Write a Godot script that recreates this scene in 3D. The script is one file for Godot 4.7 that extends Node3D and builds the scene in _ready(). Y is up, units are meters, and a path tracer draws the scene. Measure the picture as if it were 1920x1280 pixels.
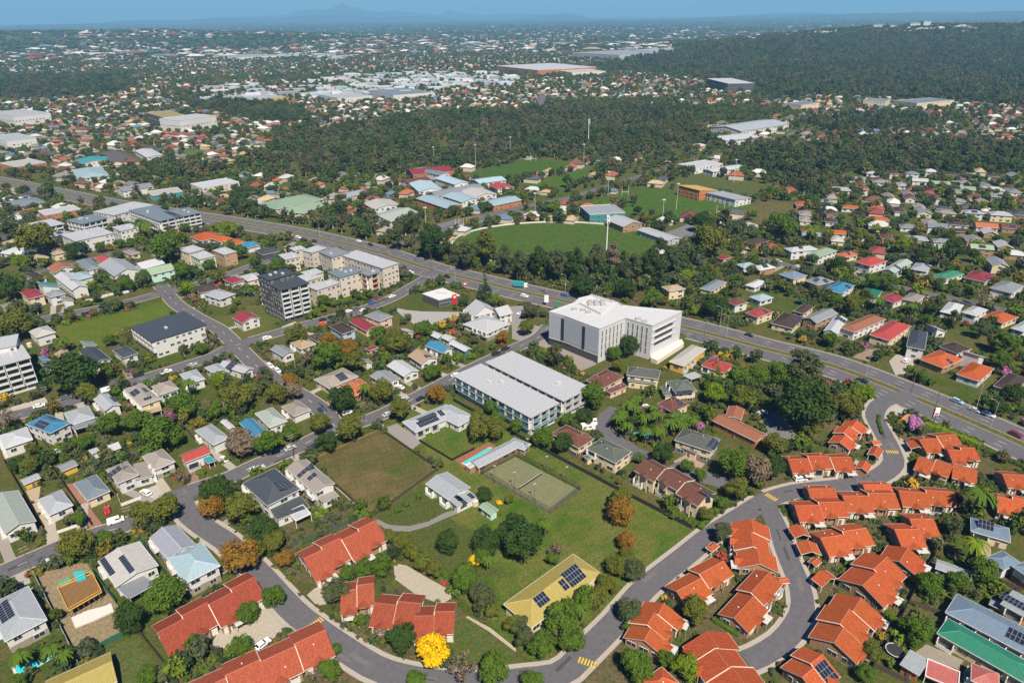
extends Node3D
# An aerial view over a suburb: villas, houses, a walled block with lawn and tennis court, a divided road, ovals, bushland and far hills.

const CAM_HEIGHT := 150.0
var mats := {}
var tex := {}
var meshes := {}
var rng := RandomNumberGenerator.new()

const FOV := 53.1301
var CAM := Transform3D(Vector3(0.999945, -0.009447, 0.004517), Vector3(0.010472, 0.902132, -0.431332), Vector3(-0.000000, 0.431356, 0.902182), Vector3(0, CAM_HEIGHT, 0))
# base colours, linear
var ROOF := {"lg":[0.335,0.365,0.395],"wg":[0.45,0.47,0.495],"mg":[0.22,0.24,0.26],"dg":[0.055,0.065,0.075],"bl":[0.05,0.21,0.37],"lb":[0.34,0.47,0.53],"gg":[0.115,0.13,0.12],"pg":[0.26,0.36,0.25],"gn":[0.04,0.22,0.12],"rd":[0.37,0.05,0.04],"cr":[0.25,0.03,0.04],"tc":[0.42,0.13,0.065],"og":[0.4,0.092,0.032],"bo":[0.325,0.078,0.042],"br":[0.15,0.065,0.05],"db":[0.065,0.048,0.042],"tn":[0.4,0.3,0.2],"yl":[0.34,0.275,0.07],"ta":[0.29,0.26,0.23],"ru":[0.3,0.12,0.06],"te":[0.05,0.3,0.33],"pk":[0.45,0.13,0.11],"em":[0.015,0.17,0.1],"cb":[0.16,0.23,0.31],"lv":[0.3,0.31,0.37],"lm":[0.47,0.46,0.44],"gb":[0.17,0.21,0.24],"sg":[0.36,0.41,0.37],"yo_":[0.55,0.36,0.05]}
var WALL := {"wh":[0.56,0.56,0.55],"cm":[0.6,0.5,0.34],"bk":[0.4,0.25,0.15],"bg":[0.56,0.5,0.43],"gy":[0.36,0.38,0.4],"yo":[0.6,0.36,0.05],"mi":[0.4,0.62,0.54],"ob":[0.5,0.19,0.07],"pk":[0.6,0.42,0.33],"bu":[0.33,0.45,0.6],"lg":[0.5,0.53,0.55],"te":[0.03,0.2,0.22],"dk":[0.06,0.06,0.065],"pn":[0.5,0.62,0.42]}
var LEAF := {"dk":[0.034,0.064,0.014],"mg":[0.066,0.116,0.014],"br":[0.115,0.172,0.012],"ol":[0.1,0.112,0.018],"gm":[0.068,0.082,0.034],"bz":[0.19,0.105,0.018],"yw":[0.66,0.4,0.006],"pu":[0.44,0.18,0.4],"bn":[0.16,0.125,0.085],"rr":[0.13,0.02,0.025]}
var PAINT := {"wh":[0.75,0.75,0.74],"bk":[0.015,0.015,0.017],"rd":[0.45,0.01,0.015],"sv":[0.42,0.44,0.46],"gy":[0.12,0.125,0.13],"db":[0.012,0.022,0.07],"og":[0.65,0.09,0.01],"gn":[0.02,0.08,0.06],"lb":[0.25,0.38,0.5],"dr":[0.16,0.01,0.02],"bl":[0.03,0.1,0.35]}
var TILED := ["bo","br","db","gg","og","rd_t","tc"]
var KINDS := {"house":["house","suburban houses"],"villa_row":["villa row","tiled villa rows of the village"],"garden_shed":["shed","back yard sheds"],"garage":["garage","back yard garages"],"pool_house":["pavilion",""],"townhouse_row":["townhouses",""],"motel_block":["motel block",""],"daycare_building":["building",""],"carport":["carport","carports beside the villas"],"villa":["villa","single tiled villas of the village"],"long_house":["house",""],"restaurant":["restaurant",""],"school_building":["school building","school buildings"],"club_house":["clubhouse","sports clubhouses"],"grandstand":["grandstand",""],"warehouse":["warehouse","warehouses and big stores"],"shop_building":["shop","roadside shops"]}
# name, label, what, where (x, z in metres) ...
var ROADS := [
["main_road","divided main road with a grassy median",[-580.2,-738.0,-526.8,-709.5,-352.0,-605.6,-245.8,-553.7,-163.0,-509.6,-97.5,-464.1,-55.7,-426.6,-19.6,-400.7,13.0,-378.1,56.7,-350.3,95.3,-325.7,126.2,-301.5,151.1,-282.8,173.6,-252.8,191.9,-223.3,201.8,-204.2],25.0,1,1],
["street","side street climbing past the cream apartment complex",[-220.1,-240.1,-214.0,-244.1,-191.4,-258.9,-178.3,-272.0,-165.1,-283.0,-154.4,-293.0,-146.9,-300.3,-140.7,-312.1,-123.6,-327.2,-109.8,-338.5,-84.6,-357.9,-69.3,-377.0,-54.3,-407.4,-49.5,-417.2],9.0,1,0],
["street","long street past the vacant lot and white townhouses",[-160.8,-151.0,-154.7,-155.8,-143.6,-166.3,-136.2,-171.8,-126.5,-178.0,-118.2,-191.2,-103.5,-201.5,-95.6,-209.5,-83.8,-220.3,-73.2,-232.1,-59.7,-240.2,-52.0,-247.2,-36.9,-264.1,-20.2,-283.5,-0.0,-304.5,13.8,-318.5,20.1,-333.1],8.0,1,0],
["street","cross street running down from the bright green field",[-219.0,-400.0,-195.4,-368.9,-172.4,-346.6,-156.7,-332.7,-141.4,-314.0,-120.3,-287.3,-103.9,-270.4,-91.2,-259.2,-80.3,-247.8,-72.2,-235.2],8.2,1,0],
["street","street along the top of the bright green field",[-285.8,-333.9,-278.0,-339.3,-265.5,-344.7,-254.4,-353.2,-230.8,-368.2,-210.3,-387.9,-194.1,-403.9,-174.0,-433.5,-162.9,-455.5],9.5,1,0],
["village_street","curving village street with pale kerbs",[-117.3,-193.2,-110.2,-183.1,-100.6,-175.0,-91.1,-168.2,-76.5,-154.7,-61.0,-139.3,-45.9,-128.1,-35.6,-121.4,-26.8,-118.5,-15.5,-116.6,-6.2,-116.5,0.7,-117.4,11.2,-119.0,17.9,-125.1,27.7,-135.4,37.9,-147.4,52.4,-160.1,63.1,-169.5,75.6,-178.6,86.7,-186.4,100.0,-191.4,117.5,-194.1,130.6,-198.7,140.0,-206.6,143.9,-217.6,146.3,-229.1,148.6,-239.0,156.0,-248.7,167.9,-255.2],7.2,2,0],
["village_street","village loop lane curling round the orange villas",[85.6,-185.5,85.0,-172.2,83.5,-159.0,82.6,-147.2,79.4,-137.5,71.2,-128.6,62.4,-123.4,59.3,-122.2],6.4,2,0],
["street","street between the houses across the main road",[160.8,-444.9,172.2,-435.5,197.2,-409.6,219.0,-398.3,244.4,-372.4,261.1,-358.7,279.2,-340.6,289.9,-327.6],7.5,0,0],
["street","street from the junction past the ovals",[-87.8,-462.5,-78.0,-487.4,-45.3,-524.2,-16.7,-559.7,24.7,-593.6,49.5,-611.9,88.3,-652.3,132.8,-702.9,197.7,-769.3,246.0,-814.7,332.4,-902.9,434.5,-1020.9],9.0,0,0],
["driveway_lane","private lane round the palm garden",[43.6,-247.5,37.4,-239.2,36.9,-230.8,42.0,-221.6,47.1,-215.1,52.4,-211.5],6.0,0,0],
["street","street behind the white flats",[-330.7,-417.7,-314.8,-425.3,-302.3,-439.7,-287.7,-459.6,-276.1,-473.7,-248.4,-489.4],6.5,0,0],
["far_road","far straight road between the suburbs",[53.0,-1256.7,62.1,-1378.9,69.4,-1494.3],14,0,0]]
var PATCHES := [
["tennis_court","faded green tennis court surface",[0.8,-213.1,-11.7,-202.3,12.1,-180.0,23.4,-192.3],[0.175,0.18,0.095],"asphalt",9],
["pool_terrace","red brick terrace round the lap pool",[-21.9,-211.8,-9.8,-223.0,-6.6,-220.3,-17.9,-205.9],[0.3,0.12,0.07],"brick",2],
["oval","mown grass oval ringed by a white fence",[108.3,-473.1,105.8,-465.4,101.7,-458.1,96.0,-451.5,89.1,-445.5,81.0,-440.4,72.0,-436.2,62.3,-432.9,52.0,-430.6,41.3,-429.4,30.5,-429.2,19.8,-430.1,9.3,-432.0,-0.7,-434.9,-10.1,-438.8,-18.6,-443.6,-26.1,-449.3,-32.4,-455.7,-37.2,-462.8,-40.4,-470.4,-41.9,-478.3,-41.6,-486.4,-39.3,-494.5,-35.1,-502.3,-28.9,-509.7,-21.0,-516.3,-11.5,-522.0,-0.5,-526.5,11.5,-529.7,24.2,-531.5,37.1,-531.7,50.0,-530.5,62.3,-527.8,73.8,-523.7,84.0,-518.4,92.6,-512.1,99.5,-505.0,104.6,-497.3,107.7,-489.3,108.9,-481.2],[0.085,0.15,0.03],"grass",24],
["playing_field","green playing field beside the bushland",[-52.8,-719.9,26.9,-803.8,66.4,-773.3,59.8,-733.1,-14.2,-680.2,-41.1,-686.3],[0.075,0.15,0.025],"grass",24],
["playing_field","second green playing field beside the street",[14.6,-664.8,90.5,-754.2,77.3,-668.8,26.5,-637.6],[0.08,0.16,0.025],"grass",24],
["playing_field","football field in front of the golden grandstand",[59.2,-586.6,123.7,-650.7,166.5,-637.8,217.4,-567.5,146.9,-536.9,85.6,-559.0],[0.08,0.155,0.025],"grass",24],
["playing_field","patchy playing field behind the golden grandstand",[143.2,-658.8,195.3,-712.8,254.6,-653.7,236.8,-624.0,210.0,-608.9],[0.115,0.14,0.045],"grass",24],
["playing_field","small field with a bare brown end",[181.3,-551.8,223.7,-592.8,251.1,-582.3,238.8,-552.9,197.8,-522.6],[0.16,0.14,0.06],"grass",24],
["playing_field","small far field among the trees",[-404.3,-851.6,-412.1,-884.9,-382.6,-887.0,-360.2,-838.7,-377.4,-826.1],[0.12,0.19,0.035],"grass",24],
["paved_lot","pale paved lot beside the playing field",[161.3,-530.1,179.8,-546.9,197.7,-513.6,176.4,-494.5],[0.4,0.37,0.34],"asphalt",6],
["paved_lot","car park in front of the school",[-73.5,-514.9,-46.7,-544.4,1.2,-576.3,23.3,-558.1,-24.6,-534.1,-60.2,-505.8],[0.16,0.16,0.17],"asphalt",6],
["paved_lot","car park beside the clubhouse",[113.0,-496.8,139.7,-524.8,152.7,-495.3,127.5,-457.7],[0.17,0.17,0.18],"asphalt",6],
["paved_lot","car park among the blue-roofed shops",[-508.4,-857.5,-504.6,-894.2,-437.4,-819.5,-449.6,-788.5],[0.1,0.1,0.11],"asphalt",6],
["paved_lot","pale concrete forecourt round the fast-food building",[-69.2,-361.4,-59.4,-356.3,-50.1,-354.1,-26.7,-352.5,-26.2,-343.2,-41.3,-332.9,-48.9,-331.4,-56.8,-342.2],[0.34,0.33,0.33],"asphalt",6],
["driveway","pale concrete driveway before the charcoal tower",[-123.9,-335.0,-118.7,-342.0,-112.4,-334.7,-117.8,-328.9],[0.42,0.38,0.33],"asphalt",6],
["gravel_yard","gravel yard at the end of the L-shaped house",[-52.6,-233.9,-47.2,-237.2,-35.8,-223.5,-38.8,-218.6],[0.27,0.25,0.24],"asphalt",6],
["driveway","concrete driveway crossing the kerb by the gravel yard",[-57.4,-236.4,-54.8,-240.5,-52.4,-235.8,-54.5,-233.9],[0.4,0.37,0.34],"asphalt",6],
["garden_path","curved grey path across the lawn to the white house",[-45.4,-178.7,-40.7,-175.7,-34.1,-175.0,-28.2,-177.2,-22.9,-181.7,-19.4,-182.7,-18.9,-181.0,-23.5,-178.1,-28.0,-174.9,-33.8,-172.4,-40.3,-172.8,-45.3,-176.8],[0.22,0.21,0.2],"asphalt",6],
["driveway","concrete drive beside the charcoal-roofed house",[-63.3,-196.0,-49.1,-180.8,-48.3,-181.5,-61.9,-196.4],[0.34,0.31,0.28],"asphalt",6],
["driveway","village forecourt before the brick-orange villas",[-58.2,-148.6,-51.5,-153.2,-49.0,-151.1,-53.6,-142.6,-56.0,-142.1,-59.9,-146.1],[0.4,0.36,0.29],"asphalt",6],
["driveway","winding village forecourt behind the brick-orange villas",[-36.8,-158.5,-32.6,-157.3,-25.2,-151.8,-18.9,-147.6,-17.9,-144.5,-20.7,-142.0,-28.3,-145.7,-35.4,-151.9],[0.4,0.36,0.29],"asphalt",6],
["driveway","village forecourt beside the round bushes",[-79.7,-140.5,-71.1,-142.8,-67.2,-138.9,-61.7,-135.2,-64.3,-131.7,-66.5,-128.7,-71.7,-125.4,-80.9,-128.4],[0.41,0.37,0.3],"asphalt",6],
["footpath","pale footpath along the village lawn",[-13.7,-137.5,-13.0,-137.8,-6.6,-133.6,0.2,-127.0,0.2,-125.8,-7.3,-132.7],[0.42,0.37,0.28],"asphalt",6],
["driveway","concrete driveway with a parked white car",[-131.2,-194.9,-126.9,-199.0,-120.9,-190.3,-125.5,-186.5],[0.42,0.4,0.37],"asphalt",6],
["driveway","red paved driveway beside the blue-grey house",[-160.7,-198.8,-158.0,-199.9,-141.5,-183.0,-135.3,-177.2,-137.8,-174.7],[0.3,0.16,0.12],"brick",2],
["driveway","tan concrete driveway to the yellow garage",[-172.5,-195.6,-168.9,-198.2,-165.4,-191.8,-143.9,-169.1,-145.8,-167.7],[0.42,0.33,0.22],"asphalt",6],
["driveway","pale drive before the white apartment block",[-221.9,-247.4,-213.3,-256.0,-206.4,-261.6,-202.5,-258.0,-209.9,-251.5,-218.9,-243.1],[0.42,0.39,0.35],"asphalt",6],
["building_site_ground","bare earth of the building site",[-141.6,-156.1,-131.6,-160.4,-112.7,-142.9,-106.5,-132.6,-113.8,-125.5,-143.6,-155.1],[0.36,0.28,0.19],"grass",6],
["driveway","pale entry apron off the main road",[151.9,-245.3,159.0,-253.4,167.6,-238.7,159.4,-238.8,155.9,-242.0],[0.42,0.39,0.36],"asphalt",6],
["driveway","concrete carport apron beside the village street",[150.9,-223.3,152.0,-219.6,148.9,-210.8,146.1,-209.2,142.3,-200.3,139.6,-198.7,145.5,-210.9],[0.4,0.36,0.29],"asphalt",6],
["driveway","curved concrete apron before the single villa",[119.4,-198.3,127.4,-209.5,128.6,-203.7,137.6,-207.7,135.8,-203.6,127.8,-198.9],[0.4,0.36,0.29],"asphalt",6],
["footpath","brown pathways of the car park behind the dark tree",[100.8,-236.9,110.6,-246.1,112.2,-224.0,102.7,-215.1,97.7,-224.3],[0.17,0.165,0.17],"asphalt",6],
["driveway","pinkish paving behind the townhouses",[59.4,-209.1,64.8,-213.2,70.8,-207.2,68.7,-204.8,62.4,-204.9],[0.36,0.26,0.19],"asphalt",6],
["driveway","dark lane behind the chocolate-roofed townhouses",[55.6,-205.0,61.4,-209.0,80.1,-197.4,75.5,-191.5,65.7,-196.9],[0.13,0.13,0.14],"asphalt",6],
["paved_lot","paved parking yard below the office",[0.1,-340.7,18.5,-329.7,40.4,-287.8,32.2,-281.2,19.8,-304.0,0.0,-316.9],[0.27,0.24,0.22],"asphalt",6],
["paved_lot","asphalt yard beside the car dealership sign",[-4.4,-359.6,7.8,-361.3,6.7,-340.5,-4.2,-330.2],[0.25,0.24,0.24],"asphalt",6],
["driveway","worn concrete yard beside the orange shed",[103.9,-124.5,108.0,-126.9,114.8,-121.9,112.1,-119.2,106.0,-122.0],[0.28,0.25,0.21],"asphalt",6],
["driveway","steep concrete driveway across the main road",[179.0,-287.4,185.7,-294.3,193.3,-294.1,189.4,-284.4,180.8,-275.3,175.0,-273.5],[0.38,0.34,0.3],"asphalt",6],
["driveway","dirt front yard across the main road",[163.9,-291.9,173.1,-300.4,185.5,-301.6,178.6,-294.4,169.6,-287.6],[0.27,0.2,0.14],"asphalt",6]]
var ZONES := [
[[-114.7,-191.7,-86.8,-206.7,-43.5,-182.1,-15.7,-140.6,4.6,-121.3,20.1,-126.8,59.6,-172.6,90.5,-197.3,108.0,-224.1,149.9,-261.1,184.7,-201.9,168.8,-178.7,140.3,-166.4,88.9,-115.6,-89.0,-117.7,-99.6,-134.3,-77.0,-153.6],[0.19,0.14,0.09],[0.1,0.12,0.035]],
[[-28.7,-259.3,58.4,-172.6,5.9,-121.6,-47.5,-179.4,-26.3,-205.6,-54.0,-234.9],[0.066,0.155,0.014],[0.165,0.185,0.05]],
[[-46.9,-180.8,-30.9,-197.8,-20.0,-177.7,-10.9,-171.1,-13.7,-159.3,-0.7,-153.6,-17.8,-148.6,-28.5,-160.6],[0.115,0.13,0.04],[0.1,0.13,0.035]],
[[-75.0,-212.5,-54.9,-231.7,-26.7,-205.6,-48.3,-180.8,-60.7,-195.2],[0.23,0.165,0.085],[0.13,0.125,0.05]],
[[-50.3,-216.9,-35.3,-219.4,-31.8,-205.7,-39.0,-201.0,-48.2,-204.4],[0.075,0.135,0.02],[0.14,0.13,0.05]],
[[-248.8,-336.4,-199.1,-377.3,-187.9,-362.3,-197.0,-345.8,-204.7,-331.9,-209.2,-313.8,-230.0,-313.0],[0.095,0.175,0.014],[0.155,0.185,0.035]],
[[-165.8,-341.4,-148.4,-367.6,-128.8,-344.0,-129.1,-326.6,-148.1,-317.3],[0.1,0.155,0.03],[0.16,0.15,0.05]],
[[-17.4,-133.3,-12.6,-137.8,2.5,-122.1,-4.9,-119.8,-16.0,-123.1],[0.1,0.15,0.035],[0.13,0.15,0.05]],
[[116.7,-131.5,134.3,-148.5,141.5,-138.5,136.5,-131.3],[0.1,0.16,0.03],[0.1,0.14,0.03]],
[[91.9,-121.8,106.2,-133.5,111.9,-128.1,99.4,-115.5,88.3,-117.1],[0.085,0.15,0.02],[0.1,0.13,0.03]],
[[-108.7,-128.4,-102.6,-131.7,-90.5,-120.8,-96.3,-116.3,-101.8,-117.9],[0.13,0.16,0.055],[0.12,0.15,0.05]],
[[23.8,-347.4,30.5,-358.7,93.0,-327.8,91.3,-345.6,13.5,-393.2,-30.0,-408.7],[0.13,0.13,0.045],[0.15,0.12,0.06]],
[[-95.0,-533.7,-33.3,-463.1,14.4,-422.4,98.5,-425.0,105.7,-381.5,92.2,-349.3,13.5,-393.2,-34.1,-418.7,-80.7,-452.8],[0.17,0.12,0.07],[0.11,0.11,0.04]]]
# name, label, roof, wall, wings [x, z, turn, length, width, eaves, form, pitch, storeys], solar [wing, u, v, columns, rows]
var HOUSES := [
["house","two-storey light grey roofed white house with solar panels near the building site","lg","wh",[[-135.1,-135.9,-0.76,17.7,9.7,5.2,"h",13,2]],[[0,-2.0,2.2,8,2]]],
["house","off-white roofed white house with solar panels near the building site","lm","wh",[[-114.8,-155.0,-0.77,15.1,11.8,4.3,"g",12,1],[-108.9,-146.9,-0.66,7.4,7.2,3.1,"s",4,1,[0.22,0.24,0.26],1]],[[0,-2.6,4.8,9,1],[0,1.6,0.7,9,1]]],
["house","two-storey pale blue roofed white house near the building site","lb","wh",[[-94.3,-153.4,-0.81,14.0,10.1,6.0,"h",20,2],[-104.4,-162.2,-0.75,14.1,8.3,6.0,"g",20,2,[0.3,0.31,0.37]]],[]],
["villa_row","brick-orange roofed brick villa row near the building site","bo","bk",[[-90.6,-130.1,0.74,6.7,14.0,2.9,"g",24,1],[-86.4,-135.4,0.74,7.0,13.0,3.4,"g",24,1],[-80.9,-139.2,0.74,6.7,14.0,3.0,"g",24,1],[-76.7,-144.5,0.74,7.0,13.0,3.5,"g",24,1]],[]],
["villa_row","brick-orange roofed brick villa row, fourth out from the golden flowering tree","bo","bk",[[-53.0,-126.2,-2.58,8.4,13.3,2.9,"g",24,1],[-59.5,-120.8,-2.58,8.7,12.4,3.4,"g",24,1],[-67.1,-117.1,-2.58,8.4,13.3,3.0,"g",24,1],[-73.6,-111.7,-2.58,8.7,12.4,3.5,"g",24,1]],[]],
["house","olive yellow roofed cream house near the building site","yl","cm",[[-107.1,-116.1,-2.52,14.5,10.6,3.0,"g",18,1]],[]],
["house","two-storey bright blue roofed white house with solar panels near the yellow garage","bl","wh",[[-184.0,-230.5,-0.45,15.4,8.4,6.0,"h",18,2]],[[0,-0.2,2.2,6,2],[0,-1.8,-2.7,5,1]]],
["house","white roofed white house near the yellow garage","wg","wh",[[-192.6,-223.1,-0.83,12.4,9.3,4.4,"h",16,1]],[]],
["house","light grey roofed white house, second out from the yellow garage","lg","wh",[[-177.5,-239.8,-0.86,12.8,8.9,4.0,"h",20,1],[-172.3,-234.5,-0.82,6.1,9.5,3.0,"s",5,1,[0.22,0.24,0.26],1]],[]],
["house","light grey roofed white house with solar panels near the broad dark tree","lg","wh",[[-171.6,-249.8,-0.75,14.6,6.0,4.3,"g",22,1]],[[0,0.4,-2.7,6,1]]],
["house","two-storey taupe roofed cream house with solar panels near the yellow garage","ta","cm",[[-157.9,-253.1,-0.77,20.4,7.7,6.0,"h",17,2],[-150.1,-245.8,-0.86,5.7,4.9,2.9,"s",4,1,[0.4,0.3,0.2],1]],[[0,-2.1,1.9,5,2],[0,-1.4,-2.0,5,1],[0,7.4,0.1,3,1]]],
["house","taupe roofed mint green house near the crossroads","ta","mi",[[-152.7,-262.3,-0.81,10.8,7.9,4.0,"h",24,1]],[]],
["house","light grey roofed white house, second out from the crossroads","lg","wh",[[-144.7,-271.9,-0.87,12.5,7.3,4.2,"h",20,1]],[]],
["house","light grey roofed white house, first out from the crossroads","lg","wh",[[-136.1,-278.8,-0.77,12.5,6.3,4.0,"h",22,1]],[]],
["garden_shed","white roofed pale grey garden shed near the yellow garage","wg","lg",[[-152.3,-218.1,0.76,3.9,5.0,3.0,"g",28,1]],[]],
["garden_shed","white roofed white garden shed, first out from the yellow garage","wg","wh",[[-158.8,-216.1,-0.77,3.8,2.8,2.6,"s",4,1]],[]],
["garage","light grey roofed yellow garage near the yellow garage","lg","yo",[[-172.1,-198.9,0.86,5.5,4.2,2.7,"g",16,1]],[]],
["garage","mid grey roofed yellow garage near the yellow garage","mg","yo",[[-163.4,-206.6,0.87,5.5,5.1,2.8,"g",16,1]],[]],
["house","blue-grey roofed cream house near the yellow garage","gb","cm",[[-146.5,-192.6,-0.75,14.1,7.2,3.6,"h",20,1]],[]],
["house","two-storey taupe roofed pale grey house with solar panels near the yellow garage","ta","lg",[[-138.9,-199.2,-0.77,11.8,7.0,5.0,"h",18,2],[-133.4,-202.5,-1.07,10.9,5.7,3.4,"s",4,1]],[[0,-1.3,2.1,3,3]]],
["house","two-storey taupe roofed white house near the yellow garage","ta","wh",[[-130.1,-207.6,-0.78,12.4,7.3,4.6,"h",24,2]],[]],
["house","red roofed white house near the yellow garage","rd","wh",[[-118.1,-211.1,0.73,9.4,6.3,4.2,"g",20,1],[-113.4,-210.3,-0.8,7.2,2.9,2.8,"s",3,1,[0.05,0.3,0.33],1]],[]],
["house","light grey roofed white house, third out from the yellow garage","lg","wh",[[-117.0,-224.3,-0.74,15.3,6.7,4.2,"h",22,1]],[]],
["garden_shed","white roofed white garden shed, second out from the yellow garage","wg","wh",[[-115.0,-234.1,-0.79,8.5,2.4,2.5,"g",18,1]],[]],
["house","sage grey roofed white house near the yellow garage","sg","wh",[[-165.6,-179.5,-0.78,23.2,8.7,4.2,"g",20,1]],[]],
["house","light grey roofed white house, first out from the yellow garage","lg","wh",[[-154.4,-184.6,-0.75,12.2,7.2,3.6,"h",24,1]],[]],
["house","bright blue roofed white house near the brown vacant lot","bl","wh",[[-103.2,-230.1,-0.85,14.5,5.4,3.4,"g",16,1]],[]],
["house","two-storey taupe roofed white house with solar panels near the brown vacant lot","ta","wh",[[-70.9,-194.6,-0.81,19.9,7.9,6.0,"g",20,2],[-63.3,-187.0,-0.88,4.6,6.2,3.0,"s",6,1]],[[0,-2.0,0.4,2,4],[0,2.7,0.5,2,2]]],
["house","two-storey charcoal roofed white house with solar panels near the brown vacant lot","dg","wh",[[-82.8,-189.2,-0.77,17.5,12.1,5.8,"h",20,2],[-74.6,-181.0,-0.91,7.6,11.1,3.0,"s",3,1],[-70.6,-178.5,-0.87,6.1,5.5,2.8,"f",1,1,[0.45,0.47,0.495],1]],[[0,4.5,-2.2,5,3]]],
["house","sage grey roofed white house near the brown vacant lot","sg","wh",[[-98.1,-236.7,-0.86,14.6,7.5,4.0,"h",24,1]],[]],
["house","taupe roofed white house near the brown vacant lot","ta","wh",[[-90.1,-244.2,-0.81,11.0,7.6,3.6,"h",22,1]],[]],
["house","taupe roofed cream house with solar panels near the L-shaped house","ta","cm",[[-79.3,-270.4,0.8,15.4,12.5,3.5,"h",17,1]],[[0,1.1,2.7,4,3]]],
["house","terracotta roofed brick house near the L-shaped house","tc","bk",[[-68.4,-262.2,-0.83,12.3,10.1,3.2,"h",22,1]],[]],
["house","mid grey roofed white house, first out from the L-shaped house","mg","wh",[[-57.5,-270.6,-0.83,12.0,8.3,3.5,"g",12,1]],[]],
["house","white roofed white house near the L-shaped house","wg","wh",[[-50.5,-278.9,-0.86,14.8,8.4,3.6,"g",18,1]],[]],
["house","light grey roofed white house with solar panels near the L-shaped house","lg","wh",[[-33.0,-236.2,0.68,21.4,10.1,3.2,"h",14,1],[-23.9,-238.1,-0.73,14.9,9.5,3.2,"h",14,1]],[[0,-2.1,-0.1,8,2],[0,-3.1,2.3,9,2],[0,4.1,1.0,2,2]]],
["house","light grey roofed white house with solar panels near the tennis court","lg","wh",[[-22.7,-191.3,-0.8,12.7,9.7,3.7,"g",14,1],[-17.1,-184.9,-0.91,4.8,8.4,3.0,"s",4,1]],[[1,-1.3,1.4,4,1],[1,1.0,1.1,5,1],[1,0.6,-2.9,3,1]]],
["garden_shed","pale green roofed mint green garden shed near the tennis court","pg","mi",[[-8.3,-179.9,-0.82,6.0,3.5,3.0,"g",16,1]],[]],
["pool_house","light grey roofed brick pool house near the tennis court","lg","bk",[[-7.2,-210.6,0.71,19.3,5.7,3.0,"g",16,1],[2.2,-217.2,-0.59,7.9,5.0,3.0,"h",18,1],[-15.7,-204.2,-0.82,2.8,2.5,2.4,"f",1,0,[0.45,0.47,0.495]]],[]],
["house","two-storey chocolate brown roofed pinkish house near the palm garden","br","pk",[[40.9,-264.8,0.77,14.2,10.1,4.8,"h",24,2],[45.3,-259.3,0.64,10.3,3.6,3.0,"h",22,1]],[]],
["house","two-storey grey-green roofed cream house, second out from the palm garden","gg","cm",[[58.6,-268.5,-0.29,14.0,8.7,5.6,"h",24,2],[57.4,-264.8,-0.27,12.2,3.8,2.9,"s",12,1]],[]],
["house","two-storey grey-green roofed cream house with solar panels, second out from the palm garden","gg","cm",[[72.7,-255.9,-1.41,10.7,9.5,5.6,"h",22,2],[66.9,-256.7,-1.53,8.1,4.0,2.9,"h",20,1]],[[0,5.3,0.9,7,1]]],
["house","chocolate brown roofed cream house with solar panels near the palm garden","br","cm",[[66.7,-244.6,0.61,10.0,8.5,3.4,"h",24,1]],[[0,1.7,1.8,2,2]]],
["house","two-storey chocolate brown roofed cream house near the tennis court","br","cm",[[22.7,-219.1,-0.8,14.0,9.0,5.0,"h",24,2]],[]],
["house","two-storey grey-green roofed cream house, first out from the palm garden","gg","cm",[[35.3,-209.6,-0.77,13.4,9.9,5.0,"h",22,2],[27.7,-208.8,-1.05,2.9,2.8,2.8,"h",20,1]],[]],
["house","two-storey grey-green roofed cream house with solar panels, first out from the palm garden","gg","cm",[[69.2,-215.0,-0.6,14.2,9.9,5.6,"h",22,2],[66.3,-212.3,-0.76,6.4,2.7,2.9,"s",12,1]],[[0,6.2,0.3,6,2]]],
["townhouse_row","chocolate brown roofed cream townhouse row with solar panels near the palm garden","br","cm",[[49.0,-196.5,-0.86,8.9,10.1,5.4,"g",22,1],[55.7,-190.5,-0.86,9.2,9.4,5.9,"g",22,1],[60.8,-183.2,-0.86,8.9,10.1,5.6,"g",22,1]],[[2,4.4,-0.4,5,2]]],
["motel_block","rusty roofed orange motel block near the palm garden","ru","ob",[[88.9,-226.4,-0.89,19.8,7.7,3.4,"g",16,1],[90.4,-237.3,1.14,9.4,6.2,3.4,"g",16,1]],[]],
["daycare_building","off-white roofed yellow daycare building near the white office building","lm","yo",[[83.2,-288.0,0.87,23.3,7.5,4.2,"h",16,1]],[]],
["house","red roofed cream house near the white office building","rd","cm",[[94.7,-278.5,-0.74,11.4,10.2,3.6,"h",22,1]],[]],
["carport","white roofed white carport near the palm garden","wg","wh",[[81.2,-269.9,-0.95,5.0,7.6,2.8,"s",4,0,0,1]],[]],
["villa_row","orange roofed brick villa row, first out from the village entry lane","og","bk",[[124.6,-216.0,0.83,6.8,8.0,2.9,"g",24,1],[128.4,-221.7,0.83,7.0,7.5,3.4,"g",24,1],[133.6,-226.1,0.83,6.8,8.0,3.0,"g",24,1]],[]],
["villa_row","orange roofed brick villa row, fifth out from the village entry lane","og","bk",[[102.5,-202.5,0.03,7.7,10.5,2.9,"g",24,1],[110.1,-203.8,0.03,7.9,9.7,3.4,"g",24,1],[117.8,-203.2,0.03,7.7,10.5,3.0,"g",24,1]],[]],
["villa","orange roofed brick villa near the village entry lane","og","bk",[[125.7,-200.9,0.88,5.6,4.4,2.8,"g",24,1]],[]],
["carport","orange roofed brick carport, third out from the village entry lane","og","bk",[[134.3,-209.9,0.87,6.6,4.0,2.6,"g",24,0,0,1]],[]],
["carport","orange roofed brick carport, second out from the village entry lane","og","bk",[[137.5,-216.2,0.12,3.4,2.7,2.6,"g",24,0,0,1]],[]],
["carport","orange roofed brick carport, first out from the village entry lane","og","bk",[[151.5,-214.0,-1.69,4.9,5.2,2.6,"g",24,0,0,1]],[]],
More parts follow.
